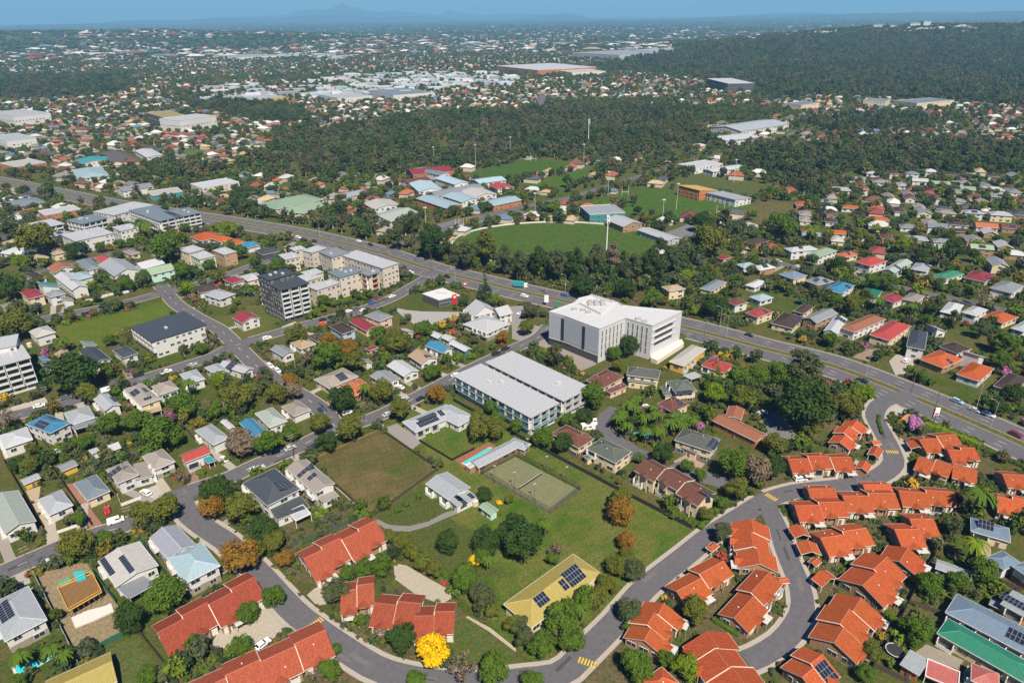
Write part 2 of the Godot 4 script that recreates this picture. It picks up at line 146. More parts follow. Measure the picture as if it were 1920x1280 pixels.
["villa_row","orange roofed brick villa row, first out from the long green hedge","og","bk",[[155.8,-214.2,0.13,7.8,10.5,2.9,"g",24,1],[163.4,-216.2,0.13,8.1,9.7,3.4,"g",24,1]],[]],
["villa_row","orange roofed brick villa row, second out from the long green hedge","og","bk",[[161.3,-207.0,-0.07,5.1,10.5,2.9,"g",24,1],[166.4,-207.8,-0.07,5.3,9.7,3.4,"g",24,1]],[]],
["villa_row","orange roofed brick villa row, second out from the village entry lane","og","bk",[[147.8,-201.1,-0.71,5.3,10.5,2.9,"g",24,1],[152.5,-198.5,-0.71,5.5,9.7,3.4,"g",24,1]],[]],
["villa_row","orange roofed brick villa row, third out from the long green hedge","og","bk",[[158.7,-196.2,-0.5,7.4,9.9,2.9,"g",24,1]],[]],
["villa_row","orange roofed brick villa row, eighth out from the village loop lane","og","bk",[[95.5,-176.8,0.01,8.2,10.5,2.9,"g",24,1],[103.7,-178.0,0.01,8.5,9.7,3.4,"g",24,1]],[]],
["villa_row","orange roofed brick villa row, ninth out from the village loop lane","og","bk",[[103.9,-185.9,-0.0,9.3,8.8,2.9,"g",24,1]],[]],
["villa_row","orange roofed brick villa row, tenth out from the village loop lane","og","bk",[[113.4,-181.3,-0.04,8.8,11.0,2.9,"g",24,1],[122.2,-182.1,-0.04,9.0,10.2,3.4,"g",24,1]],[]],
["villa_row","orange roofed brick villa row, third out from the village entry lane","og","bk",[[123.7,-187.9,-0.0,9.5,8.2,2.9,"g",24,1]],[]],
["villa_row","orange roofed brick villa row, fourth out from the village entry lane","og","bk",[[133.3,-183.2,-0.15,8.9,10.5,2.9,"g",24,1],[142.2,-183.0,-0.15,9.1,9.7,3.4,"g",24,1]],[]],
["villa_row","orange roofed brick villa row, fifth out from the long green hedge","og","bk",[[161.6,-179.4,-0.45,4.5,11.0,2.9,"g",24,1],[166.1,-178.5,-0.45,4.8,10.2,3.4,"g",24,1]],[]],
["villa_row","orange roofed brick villa row, fourth out from the long green hedge","og","bk",[[173.0,-192.2,-0.12,7.4,9.9,2.9,"g",24,1]],[]],
["carport","orange roofed brick carport, sixth out from the village loop lane","og","bk",[[89.7,-167.3,-1.48,4.9,5.2,2.6,"g",24,0,0,1]],[]],
["carport","orange roofed brick carport, fourth out from the village loop lane","og","bk",[[89.7,-159.8,-1.64,5.2,6.0,2.6,"g",24,0,0,1]],[]],
["villa_row","orange roofed brick villa row, fifth out from the village loop lane","og","bk",[[97.4,-162.1,0.17,8.1,11.0,2.9,"g",24,1],[105.2,-164.6,0.17,8.4,10.2,3.4,"g",24,1]],[]],
["villa_row","orange roofed brick villa row, second out from the emerald green roof","og","bk",[[121.7,-164.9,0.02,7.9,11.0,2.9,"g",24,1]],[]],
["villa_row","orange roofed brick villa row, third out from the emerald green roof","og","bk",[[128.8,-169.6,-0.02,7.6,11.0,2.9,"g",24,1]],[]],
["villa_row","orange roofed brick villa row, first out from the emerald green roof","og","bk",[[115.2,-154.3,0.79,7.9,10.5,2.9,"g",24,1]],[]],
["villa_row","orange roofed brick villa row, fourth out from the village loop lane","og","bk",[[100.2,-144.2,0.65,8.1,13.4,2.9,"g",24,1],[105.9,-149.9,0.65,8.3,12.5,3.4,"g",24,1]],[]],
["villa_row","orange roofed brick villa row, second out from the village loop lane","og","bk",[[83.3,-125.3,0.81,6.7,12.3,2.9,"g",24,1],[87.1,-130.9,0.81,7.0,11.5,3.4,"g",24,1],[92.4,-135.1,0.81,6.7,12.3,3.0,"g",24,1]],[]],
["villa_row","orange roofed brick villa row with solar panels near the village loop lane","og","bk",[[71.1,-114.5,0.58,4.8,11.5,2.9,"g",24,1],[74.5,-118.0,0.58,5.1,10.7,3.4,"g",24,1]],[[1,-0.2,3.2,4,3]]],
["carport","orange roofed brick carport, second out from the village loop lane","og","bk",[[89.4,-147.7,-1.06,3.8,6.6,2.6,"g",24,0,0,1]],[]],
["carport","orange roofed brick carport, third out from the village loop lane","og","bk",[[89.5,-154.6,0.62,3.3,2.7,2.4,"g",24,0,0,1]],[]],
["carport","orange roofed brick carport, first out from the village loop lane","og","bk",[[77.5,-147.4,0.11,2.9,2.3,2.4,"g",24,0,0,1]],[]],
["villa_row","orange roofed brick villa row, first out from the village loop lane","og","bk",[[72.1,-154.1,1.37,6.7,11.4,2.9,"g",24,1],[72.3,-160.8,1.37,6.9,10.6,3.4,"g",24,1],[74.5,-167.1,1.37,6.7,11.4,3.0,"g",24,1]],[]],
["villa_row","orange roofed brick villa row, sixth out from the village loop lane","og","bk",[[49.3,-143.7,0.54,9.9,9.2,2.9,"g",24,1],[57.1,-149.7,0.54,10.1,8.6,3.4,"g",24,1]],[]],
["villa_row","orange roofed brick villa row near the yellow-roofed house","og","bk",[[34.3,-126.4,0.99,4.8,11.3,2.9,"g",24,1],[36.0,-131.0,0.99,5.1,10.5,3.4,"g",24,1],[39.4,-134.5,0.99,4.8,11.3,3.0,"g",24,1]],[]],
["villa_row","orange roofed brick villa row, seventh out from the village loop lane","og","bk",[[50.4,-124.0,-1.26,5.7,13.5,2.9,"g",24,1],[51.1,-118.3,-1.26,5.9,12.6,3.4,"g",24,1],[53.7,-113.2,-1.26,5.7,13.5,3.0,"g",24,1]],[]],
["villa_row","orange roofed brick villa row, third out from the village loop lane","og","bk",[[62.2,-135.5,0.77,10.9,9.1,2.9,"g",24,1],[69.3,-143.9,0.77,11.2,8.4,3.4,"g",24,1]],[]],
["villa","orange roofed brick villa near the yellow-roofed house","og","bk",[[35.2,-113.8,-2.53,7.7,6.2,3.0,"h",26,1]],[]],
["carport","orange roofed brick carport, fifth out from the village loop lane","og","bk",[[60.8,-161.2,0.7,3.9,2.5,2.6,"h",26,0,0,1]],[]],
["house","olive yellow roofed cream house with solar panels near the yellow-roofed house","yl","cm",[[11.1,-144.0,0.74,28.4,11.2,3.6,"h",22,1],[16.3,-140.2,-0.96,4.0,5.2,2.8,"s",5,0,[0.45,0.13,0.11],1]],[[0,6.5,1.6,6,3],[0,2.0,2.0,2,2],[0,-6.5,1.6,4,2]]],
["villa_row","brick-orange roofed brick villa row, fifth out from the golden flowering tree","bo","bk",[[-59.7,-155.8,0.67,6.1,15.2,2.9,"g",24,1],[-55.6,-160.4,0.67,6.4,14.1,3.4,"g",24,1],[-50.2,-163.5,0.67,6.1,15.2,3.0,"g",24,1],[-46.1,-168.1,0.67,6.4,14.1,3.5,"g",24,1]],[]],
["villa_row","brick-orange roofed brick villa row, third out from the golden flowering tree","bo","bk",[[-46.3,-142.2,0.17,4.6,12.1,2.9,"g",24,1],[-42.0,-144.0,0.17,4.8,11.3,3.4,"g",24,1]],[]],
["villa_row","brick-orange roofed brick villa row, second out from the golden flowering tree","bo","bk",[[-35.2,-137.2,-0.13,6.4,11.6,2.9,"g",24,1],[-28.8,-137.4,-0.13,6.6,10.7,3.4,"g",24,1]],[]],
["villa_row","brick-orange roofed brick villa row, first out from the golden flowering tree","bo","bk",[[-24.2,-133.0,0.0,5.3,11.6,2.9,"g",24,1],[-18.9,-134.1,0.0,5.5,10.7,3.4,"g",24,1]],[]],
["house","slate blue roofed cream house with solar panels near the emerald green roof","cb","cm",[[149.0,-166.5,-0.53,10.3,7.4,3.5,"h",20,1]],[[0,-1.4,0.2,4,2]]],
["house","slate blue roofed white house near the emerald green roof","cb","wh",[[144.0,-152.8,0.4,7.5,5.5,4.0,"h",22,1]],[]],
["house","two-storey slate blue roofed white house near the emerald green roof","cb","wh",[[148.2,-148.2,0.36,7.2,5.0,5.0,"h",22,2]],[]],
["garden_shed","light grey roofed white garden shed near the emerald green roof","lg","wh",[[128.3,-150.3,-0.62,9.2,4.5,2.8,"g",14,1]],[]],
["long_house","slate blue roofed white long house with solar panels near the emerald green roof","cb","wh",[[127.1,-129.3,-0.83,21.8,9.6,3.6,"h",18,1]],[[0,5.4,1.5,6,2]]],
["long_house","emerald green roofed cream long house near the emerald green roof","em","cm",[[119.8,-122.1,-0.86,20.6,7.6,3.4,"h",18,1]],[]],
["garage","light grey roofed orange garage near the emerald green roof","lg","ob",[[99.9,-118.9,-0.84,4.6,7.0,2.9,"s",4,1],[105.0,-115.6,-0.59,7.1,6.1,2.7,"f",1,0,[0.45,0.13,0.11],1]],[]],
["house","pink-red roofed cream house near the emerald green roof","pk","cm",[[114.7,-114.5,0.99,5.8,5.7,3.2,"h",22,1]],[]],
["garage","mid grey roofed yellow garage near the emerald green roof","mg","yo",[[132.2,-137.0,-0.76,3.4,3.4,3.2,"s",4,1]],[]],
["house","two-storey light grey roofed yellow house with solar panels near the emerald green roof","lg","yo",[[136.7,-134.9,-0.93,7.0,8.9,5.0,"s",4,2]],[[0,-0.5,0.6,8,2]]],
["house","tan roofed cream house near the emerald green roof","tn","cm",[[142.1,-158.1,-0.56,3.2,9.4,3.0,"s",3,1]],[]],
["house","two-storey white roofed white house with solar panels near the hillside street","wg","wh",[[196.3,-442.5,0.24,20.7,8.8,5.6,"h",22,2]],[[0,-1.5,0.9,3,2]]],
["house","two-storey pale green roofed white house near the hillside street","pg","wh",[[207.2,-435.0,0.64,22.2,9.5,5.6,"h",22,2]],[]],
["house","terracotta roofed cream house with solar panels near the hillside street","tc","cm",[[225.4,-436.1,0.36,13.0,8.0,3.4,"h",22,1]],[[0,-0.8,0.4,2,3]]],
["house","two-storey red roofed white house near the hillside street","rd","wh",[[230.6,-415.7,0.56,18.7,11.4,5.6,"h",22,2]],[]],
["house","two-storey sage grey roofed white house with solar panels near the hillside street","sg","wh",[[242.6,-405.8,0.74,29.3,7.5,5.6,"g",22,2]],[[0,-4.8,2.5,3,4]]],
["house","two-storey light grey roofed white house with solar panels, first out from the hillside street","lg","wh",[[256.3,-403.4,0.89,15.3,8.9,5.6,"h",22,2]],[[0,3.2,3.2,3,3]]],
["house","dark green roofed white house near the hillside street","gn","wh",[[268.2,-394.6,0.52,21.2,8.2,3.6,"h",22,1]],[]],
["house","crimson roofed white house with solar panels near the hillside street","cr","wh",[[285.6,-391.1,0.73,18.5,11.7,3.8,"h",22,1]],[[0,-1.3,4.5,3,2]]],
["house","mid grey roofed white house, first out from the hillside street","mg","wh",[[290.2,-372.4,0.67,18.9,11.5,4.0,"h",22,1]],[]],
["house","slate blue roofed cream house near the red-roofed houses","cb","cm",[[174.0,-396.9,0.55,13.0,11.2,3.8,"h",22,1]],[]],
["house","two-storey mid grey roofed charcoal house with solar panels near the red-roofed houses","mg","dk",[[184.0,-382.9,0.48,14.2,10.1,5.0,"h",22,2]],[[0,-3.6,0.8,3,2],[0,1.5,3.4,3,2]]],
["house","two-storey bright blue roofed white house with solar panels near the red-roofed houses","bl","wh",[[192.5,-373.1,0.76,19.2,9.6,4.6,"h",22,2]],[[0,2.1,3.4,3,2]]],
["house","emerald green roofed white house near the hillside street","em","wh",[[207.7,-366.7,0.9,13.0,9.2,3.6,"h",22,1]],[]],
["house","crimson roofed white house near the hillside street","cr","wh",[[216.0,-357.7,0.54,12.2,8.7,3.6,"h",22,1]],[]],
["house","taupe roofed cream house, first out from the hillside street","ta","cm",[[227.1,-357.0,0.77,13.4,7.6,4.2,"h",22,1]],[]],
["house","two-storey white roofed white house, first out from the hillside street","wg","wh",[[238.0,-339.2,0.81,18.5,7.3,5.0,"h",22,2]],[]],
["house","two-storey white roofed white house, second out from the hillside street","wg","wh",[[247.6,-334.8,0.63,14.5,7.2,5.2,"h",22,2]],[]],
["house","orange roofed cream house near the hillside street","og","cm",[[258.6,-330.2,0.53,15.4,10.5,3.6,"h",22,1]],[]],
["house","dark brown roofed cream house with solar panels near the red-roofed houses","db","cm",[[146.0,-329.2,0.88,18.8,11.4,3.4,"h",22,1]],[[0,1.3,4.1,2,3]]],
["house","dark brown roofed cream house near the red-roofed houses","db","cm",[[160.1,-344.2,0.79,13.4,5.9,3.4,"h",22,1]],[]],
["house","two-storey mid grey roofed brick house near the red-roofed houses","mg","bk",[[163.4,-330.8,0.63,20.6,8.0,5.0,"g",22,2]],[]],
["house","two-storey white roofed white house with solar panels near the red-roofed houses","wg","wh",[[166.4,-319.1,0.93,22.3,6.4,5.0,"g",22,2]],[[0,6.4,1.0,4,3]]],
["house","two-storey rusty roofed white house near the red-roofed houses","ru","wh",[[181.5,-321.3,0.59,28.7,8.2,4.8,"h",22,2]],[]],
["house","two-storey red roofed cream house near the red-roofed houses","rd","cm",[[191.5,-312.8,0.72,26.3,10.0,4.6,"h",22,2]],[]],
["house","two-storey charcoal roofed white house with solar panels near the red-roofed houses","dg","wh",[[197.3,-299.1,1.01,23.3,7.6,6.0,"h",22,2]],[[0,1.4,1.9,5,2]]],
["house","orange roofed brick house with solar panels near the red-roofed houses","og","bk",[[200.4,-283.0,0.55,17.0,11.3,3.4,"h",22,1]],[[0,-0.8,4.1,2,2]]],
["house","orange roofed pale grey house near the long green hedge","og","lg",[[208.4,-270.2,0.7,18.5,9.3,3.6,"h",22,1]],[]],
["house","dark brown roofed white house near the red-roofed houses","db","wh",[[213.9,-294.7,0.46,11.2,9.2,3.4,"h",22,1]],[]],
["house","white roofed white house, first out from the red-roofed houses","wg","wh",[[216.2,-283.8,-0.9,7.8,12.0,2.8,"s",22,1]],[]],
["house","dark brown roofed cream house near the long green hedge","db","cm",[[217.8,-260.2,0.68,18.6,7.6,3.4,"h",22,1]],[]],
["house","two-storey light grey roofed white house near the hillside street","lg","wh",[[261.8,-315.9,0.6,19.1,5.9,5.0,"h",22,2]],[]],
["house","pale blue roofed white house, first out from the red-roofed houses","lb","wh",[[216.3,-315.6,-1.21,7.0,7.3,3.0,"s",22,1]],[]],
["house","two-storey tan roofed cream house near the white office building","tn","cm",[[94.5,-372.3,0.36,11.0,8.5,5.6,"h",22,2]],[]],
["house","blue-grey roofed cream house near the white office building","gb","cm",[[120.9,-381.7,0.83,20.4,7.3,3.4,"h",22,1]],[]],
["house","two-storey chocolate brown roofed white house near the red-roofed houses","br","wh",[[125.7,-352.8,0.48,9.8,8.2,4.6,"h",22,2]],[]],
["house","two-storey red roofed cream house with solar panels near the red-roofed houses","rd","cm",[[133.4,-337.4,0.6,13.4,8.1,4.6,"h",22,2]],[[0,1.7,2.2,2,2]]],
["house","white roofed white house, second out from the red-roofed houses","wg","wh",[[147.3,-384.2,0.72,14.2,6.6,3.2,"h",22,1]],[]],
["house","pale blue roofed white house, third out from the red-roofed houses","lb","wh",[[151.7,-416.8,0.34,10.7,8.2,3.4,"h",22,1]],[]],
["house","white roofed brick house with solar panels near the red-roofed houses","wg","bk",[[160.6,-411.0,0.42,13.3,8.3,4.0,"h",22,1]],[[0,-0.3,1.2,4,2]]],
["house","pale blue roofed white house, second out from the red-roofed houses","lb","wh",[[143.0,-362.3,0.52,10.8,8.2,3.2,"h",22,1]],[]],
["house","dark brown roofed orange house near the hillside street","db","ob",[[175.1,-467.7,0.64,15.8,9.9,3.4,"h",22,1]],[]],
["house","crimson roofed cream house near the grass oval","cr","cm",[[141.8,-433.8,0.59,8.3,6.7,3.2,"h",22,1]],[]],
["house","two-storey mid grey roofed pinkish house near the fast-food forecourt","mg","pk",[[-71.5,-336.5,-0.72,12.9,9.0,5.2,"h",22,2]],[]],
["house","crimson roofed cream house near the fast-food forecourt","cr","cm",[[-78.1,-329.3,-0.84,16.9,7.7,3.4,"g",22,1]],[]],
["house","two-storey dark brown roofed light blue house near the fast-food forecourt","db","bu",[[-87.3,-320.3,-0.83,13.6,7.9,5.6,"h",22,2]],[]],
["house","tan roofed white house near the crossroads","tn","wh",[[-104.4,-307.6,-0.82,11.0,8.7,3.2,"h",22,1]],[]],
["house","mid grey roofed white house near the crossroads","mg","wh",[[-111.7,-297.8,-0.76,11.9,6.4,4.0,"g",22,1]],[]],
["house","crimson roofed white house near the fast-food forecourt","cr","wh",[[-69.2,-301.9,0.76,5.1,4.2,3.0,"h",22,1]],[]],
["house","tan roofed white house with solar panels near the L-shaped house","tn","wh",[[-42.5,-290.3,-0.9,12.0,9.5,3.6,"g",22,1]],[[0,3.9,-0.5,3,2]]],
["house","bright blue roofed white house near the fast-food forecourt","bl","wh",[[-35.8,-300.6,-0.73,12.9,7.1,3.8,"g",22,1]],[]],
["house","white roofed teal house, first out from the fast-food forecourt","wg","te",[[-38.7,-315.9,-0.79,8.5,4.7,3.2,"g",22,1]],[]],
["house","white roofed teal house, second out from the fast-food forecourt","wg","te",[[-25.6,-302.8,-0.82,12.9,4.3,3.0,"g",22,1]],[]],
["house","white roofed white house, second out from the fast-food forecourt","wg","wh",[[-32.0,-312.5,-0.83,6.5,4.9,3.0,"g",22,1]],[]],
["house","mid grey roofed white house, second out from the L-shaped house","mg","wh",[[-68.8,-287.3,-0.9,5.3,3.6,2.8,"s",22,1]],[]],
["house","dark brown roofed white house near the crossroads","db","wh",[[-98.6,-314.1,-0.81,10.0,6.1,3.4,"h",22,1]],[]],
["house","white roofed white house, first out from the fast-food forecourt","wg","wh",[[-54.7,-320.8,-0.73,6.3,5.5,2.8,"s",22,1]],[]],
["house","two-storey off-white roofed white house near the bright green field","lm","wh",[[-242.5,-320.7,-0.72,13.1,8.8,5.2,"h",22,2]],[]],
["house","charcoal roofed white house, second out from the broad dark tree","dg","wh",[[-201.6,-295.3,-0.76,20.9,7.7,3.6,"g",22,1]],[]],
["house","charcoal roofed white house, third out from the broad dark tree","dg","wh",[[-189.1,-299.3,-0.72,13.5,6.8,3.6,"h",22,1]],[]],
["house","tan roofed beige house near the broad dark tree","tn","bg",[[-219.2,-299.2,-0.65,6.6,5.9,3.0,"g",22,1]],[]],
["house","two-storey crimson roofed cream house near the bright green field","cr","cm",[[-280.6,-373.5,-0.73,16.9,8.0,5.8,"h",22,2]],[]],
["house","two-storey mid grey roofed white house near the bright green field","mg","wh",[[-267.2,-373.6,-0.76,10.0,8.4,5.6,"h",22,2]],[]],
["house","two-storey white roofed white house with solar panels near the bright green field","wg","wh",[[-269.9,-393.8,-0.77,36.4,8.6,5.8,"g",22,2]],[[0,4.3,-3.6,1,6]]],
["house","two-storey light grey roofed white house near the bright green field","lg","wh",[[-251.6,-416.5,-0.79,31.3,15.7,6.4,"g",22,2]],[]],
["house","two-storey pale green roofed mint green house near the bright green field","pg","mi",[[-224.5,-413.4,0.75,15.1,12.8,5.6,"g",22,2]],[]],
["house","white roofed white house near the bright green field","wg","wh",[[-239.8,-430.6,0.87,15.1,13.6,3.6,"g",22,1]],[]],
["house","blue-grey roofed white house near the red-panelled flats","gb","wh",[[-280.8,-432.0,-0.81,27.0,7.7,3.6,"h",22,1]],[]],
["house","red roofed white house near the red-panelled flats","rd","wh",[[-276.3,-443.4,-0.8,14.7,8.1,3.4,"h",22,1]],[]],
["house","taupe roofed cream house near the red-panelled flats","ta","cm",[[-264.5,-456.8,-0.7,12.7,6.7,3.6,"h",22,1]],[]],
["house","tan roofed cream house near the red-panelled flats","tn","cm",[[-324.0,-448.5,-0.67,12.7,8.6,3.4,"h",22,1]],[]],
["house","two-storey tan roofed cream house near the red-panelled flats","tn","cm",[[-316.9,-457.0,-0.73,14.7,7.7,4.6,"h",22,2]],[]],
["house","dark brown roofed white house near the red-panelled flats","db","wh",[[-302.9,-411.3,-0.62,15.3,6.5,3.2,"h",22,1]],[]],
["house","rusty roofed white house near the red-panelled flats","ru","wh",[[-294.7,-425.7,-0.74,15.6,13.0,3.4,"g",22,1]],[]],
["house","pale blue roofed white house near the bright green field","lb","wh",[[-272.8,-410.4,-0.71,15.4,8.0,3.4,"h",22,1]],[]],
["house","mid grey roofed cream house near the bright green field","mg","cm",[[-284.6,-361.1,-0.71,12.9,8.5,3.4,"h",22,1]],[]],
["house","crimson roofed white house near the charcoal tower","cr","wh",[[-171.8,-397.9,-0.73,11.5,8.1,4.0,"h",22,1]],[]],
["house","white roofed cream house near the charcoal tower","wg","cm",[[-162.2,-403.0,-0.89,12.4,10.1,4.0,"h",22,1]],[]],
["house","two-storey light grey roofed white house near the charcoal tower","lg","wh",[[-170.3,-371.3,-0.59,15.6,10.6,5.0,"h",22,2]],[]],
["house","dark brown roofed white house near the charcoal tower","db","wh",[[-183.5,-385.0,-0.92,12.6,11.6,3.6,"h",22,1]],[]],
["house","two-storey crimson roofed white house near the crossroads","cr","wh",[[-142.6,-336.6,-0.78,11.5,10.2,4.8,"g",22,2]],[]],
["house","teal roofed white house near the bright green field","te","wh",[[-282.1,-391.1,-0.74,10.1,9.3,3.0,"s",22,1]],[]],
["house","bright blue roofed grey house near the broad dark tree","bl","gy",[[-225.7,-294.0,-0.72,5.5,2.9,2.6,"s",22,1]],[]],
["house","charcoal roofed white house, first out from the broad dark tree","dg","wh",[[-219.1,-288.2,-0.7,7.6,5.9,3.2,"h",22,1]],[]],
["house","mid grey roofed white house near the broad dark tree","mg","wh",[[-212.3,-309.1,-0.73,6.3,5.3,2.8,"s",22,1]],[]],
["house","mid grey roofed white house near the bright green field","mg","wh",[[-258.7,-369.9,-0.81,7.2,5.3,2.8,"s",22,1]],[]],
["house","white roofed white house with solar panels near the crossroads","wg","wh",[[-128.3,-281.4,-0.53,17.5,5.5,4.0,"g",20,1]],[[0,-1.8,1.0,4,3]]],
["house","charcoal roofed charcoal house near the cream apartment complex","dg","dk",[[-169.1,-455.4,-0.86,13.7,13.0,4.0,"h",22,1]],[]],
["house","bright blue roofed white house near the cream apartment complex","bl","wh",[[-186.6,-471.1,-0.77,13.9,10.2,3.8,"h",22,1]],[]],
["house","orange roofed white house, first out from the red-panelled flats","og","wh",[[-226.7,-492.7,-0.75,17.5,16.3,3.6,"h",24,1]],[]],
["house","orange roofed white house, second out from the red-panelled flats","og","wh",[[-211.9,-486.3,-0.75,12.4,10.7,3.6,"h",24,1]],[]],
["house","orange roofed white house near the cream apartment complex","og","wh",[[-200.3,-478.6,-0.73,13.4,9.6,3.6,"h",24,1]],[]],
["restaurant","white roofed white restaurant near the fast-food forecourt","wg","wh",[[-13.3,-325.6,-0.75,18.0,16.6,4.6,"h",18,2],[-16.9,-343.3,-1.07,11.5,14.9,4.8,"g",32,2],[-5.5,-341.1,0.56,8.5,9.8,4.8,"g",32,2]],[]],
["school_building","blue-grey roofed white school building near the school","gb","wh",[[-79.6,-693.9,-0.78,40.6,13.6,9.0,"g",10,2]],[]],
["school_building","pale blue roofed white school building, first out from the school","lb","wh",[[-56.6,-656.4,-0.93,36.4,15.8,8.0,"g",10,2]],[]],
["school_building","crimson roofed orange school building near the school","cr","ob",[[-82.5,-703.4,0.39,42.9,30.5,8.0,"g",10,2]],[]],
["school_building","pale blue roofed white school building, third out from the school","lb","wh",[[-21.5,-665.2,0.53,30.1,19.9,6.0,"g",10,2]],[]],
["school_building","pale blue roofed white school building, second out from the school","lb","wh",[[-80.1,-641.1,-1.2,38.9,22.5,6.0,"g",10,2]],[]],
["school_building","pale blue roofed orange school building, first out from the school","lb","ob",[[-61.6,-581.9,-0.88,46.4,17.8,6.0,"g",10,2]],[]],
["school_building","mid grey roofed white school building near the school","mg","wh",[[-51.1,-628.2,0.69,53.4,19.7,5.0,"g",10,2]],[]],
["school_building","pale blue roofed white school building, fourth out from the school","lb","wh",[[-43.4,-600.3,-0.91,30.7,20.6,5.0,"g",10,2]],[]],
["school_building","off-white roofed white school building, first out from the school","lm","wh",[[-29.1,-617.1,-1.06,28.9,23.5,5.0,"g",10,2]],[]],
["school_building","pale blue roofed orange school building, second out from the school","lb","ob",[[-8.2,-586.1,0.69,31.4,19.4,5.0,"g",10,2]],[]],
["school_building","red roofed white school building near the school","rd","wh",[[-8.3,-642.2,-1.16,21.4,17.6,5.0,"g",10,2]],[]],
["school_building","light grey roofed cream school building near the school","lg","cm",[[-143.6,-618.9,0.8,23.5,16.8,5.0,"g",10,2]],[]],
["school_building","off-white roofed white school building, second out from the school","lm","wh",[[-110.1,-578.6,-1.02,26.2,24.9,5.0,"g",10,2]],[]],
["school_building","sage grey roofed white school building near the school","sg","wh",[[-94.8,-544.2,0.9,32.7,28.0,5.0,"g",10,2]],[]],
["school_building","chocolate brown roofed white school building near the school","br","wh",[[-91.7,-667.3,0.59,25.0,19.0,6.0,"g",10,2]],[]],
["club_house","light grey roofed teal club house near the grass oval","lg","te",[[74.3,-545.1,-1.38,27.8,29.5,7.0,"f",1,2]],[]],
["club_house","white roofed brick club house near the grass oval","wg","bk",[[87.8,-516.6,-1.1,23.7,18.7,5.0,"g",16,2]],[]],
["club_house","white roofed grey club house near the grass oval","wg","gy",[[108.4,-486.0,-1.02,33.6,12.1,4.0,"g",10,2]],[]],
["grandstand","golden yellow roofed orange grandstand near the golden grandstand","yo_","ob",[[169.7,-615.3,-0.99,26.5,25.2,6.0,"s",8,2]],[]],
["club_house","light grey roofed white club house near the golden grandstand","lg","wh",[[191.6,-594.0,-0.99,32.5,21.5,5.0,"s",4,2]],[]],
["club_house","white roofed white club house, second out from the golden grandstand","wg","wh",[[201.4,-730.8,-1.0,24.7,41.1,6.0,"f",1,2]],[]],
["club_house","white roofed white club house, first out from the golden grandstand","wg","wh",[[221.8,-712.9,0.51,46.6,15.6,5.0,"g",8,2]],[]],
["warehouse","light grey roofed white warehouse near the golden grandstand","lg","wh",[[333.9,-980.5,0.62,106.7,50.1,9.0,"g",8,2]],[]],
["warehouse","white roofed white warehouse near the golden grandstand","wg","wh",[[285.5,-896.8,0.48,56.6,33.9,7.0,"g",8,2]],[]],
["warehouse","blue-grey roofed cream warehouse, first out from the golden grandstand","gb","cm",[[497.6,-1220.3,-0.94,33.0,54.0,10.0,"f",1,2]],[]],
["warehouse","blue-grey roofed cream warehouse, second out from the golden grandstand","gb","cm",[[643.5,-1256.5,-0.65,35.2,42.5,10.0,"f",1,2]],[]],
["warehouse","blue-grey roofed cream warehouse, third out from the golden grandstand","gb","cm",[[716.7,-1240.5,-1.13,43.8,94.5,10.0,"f",1,2]],[]],
["club_house","pale green roofed cream club house near the red-panelled flats","pg","cm",[[-190.6,-587.7,0.81,46.8,31.2,6.0,"h",14,2]],[]],
["club_house","pale green roofed cream club house near the school","pg","cm",[[-175.0,-571.3,1.24,36.6,25.8,5.0,"h",14,2]],[]],
["shop_building","teal roofed white shop building near the red-panelled flats","te","wh",[[-473.9,-791.3,-0.9,33.4,29.6,6.0,"g",8,2]],[]],
["shop_building","pale blue roofed white shop building near the red-panelled flats","lb","wh",[[-438.5,-720.5,-0.95,59.3,28.0,6.0,"h",12,2]],[]],
["shop_building","mid grey roofed white shop building near the red-panelled flats","mg","wh",[[-356.8,-649.5,0.76,28.0,20.6,6.0,"g",12,2]],[]],
["shop_building","off-white roofed teal shop building near the red-panelled flats","lm","te",[[-321.3,-633.8,-0.93,21.8,26.4,5.0,"f",1,2]],[]],
["shop_building","off-white roofed orange shop building near the red-panelled flats","lm","ob",[[-537.5,-766.2,-0.62,39.9,31.0,8.0,"f",1,2]],[]],
["shop_building","white roofed orange shop building near the red-panelled flats","wg","ob",[[-378.4,-565.1,-0.78,20.6,26.9,6.0,"f",1,2]],[]],
["shop_building","blue-grey roofed white shop building near the red-panelled flats","gb","wh",[[-428.6,-599.8,-0.71,29.8,22.2,5.0,"h",12,2]],[]],
["shop_building","white roofed white shop building near the red-panelled flats","wg","wh",[[-429.9,-831.6,-0.9,60.5,19.2,6.0,"g",8,2]],[]],
["shop_building","white roofed beige shop building near the red-panelled flats","wg","bg",[[-286.1,-662.9,-0.78,27.6,36.2,6.0,"f",1,2]],[]],
["warehouse","light grey roofed yellow warehouse near the white shopping centre","lg","yo",[[-507.1,-1431.4,-0.65,106.0,75.2,9.0,"f",1,1]],[]],
["warehouse","white roofed white warehouse, first out from the white shopping centre","wg","wh",[[-338.7,-1454.9,-0.93,130.1,73.0,9.0,"f",1,1]],[]],
["warehouse","blue-grey roofed white warehouse near the white shopping centre","gb","wh",[[-227.0,-1486.1,-0.96,131.3,90.3,11.0,"f",1,1]],[]],
["warehouse","pale green roofed white warehouse near the white shopping centre","pg","wh",[[-1045.5,-2956.4,-0.74,203.9,189.0,14.0,"f",1,1]],[]],
["warehouse","white roofed orange warehouse near the white shopping centre","wg","ob",[[104.0,-2105.4,-1.04,224.3,195.6,16.0,"f",1,1]],[]],
["warehouse","off-white roofed white warehouse near the white shopping centre","lm","wh",[[188.5,-1995.0,-1.19,123.4,100.9,12.0,"f",1,1]],[]],
["warehouse","light grey roofed grey warehouse, first out from the white shopping centre","lg","gy",[[429.5,-2728.5,-0.95,246.3,297.7,22.0,"f",1,1]],[]],
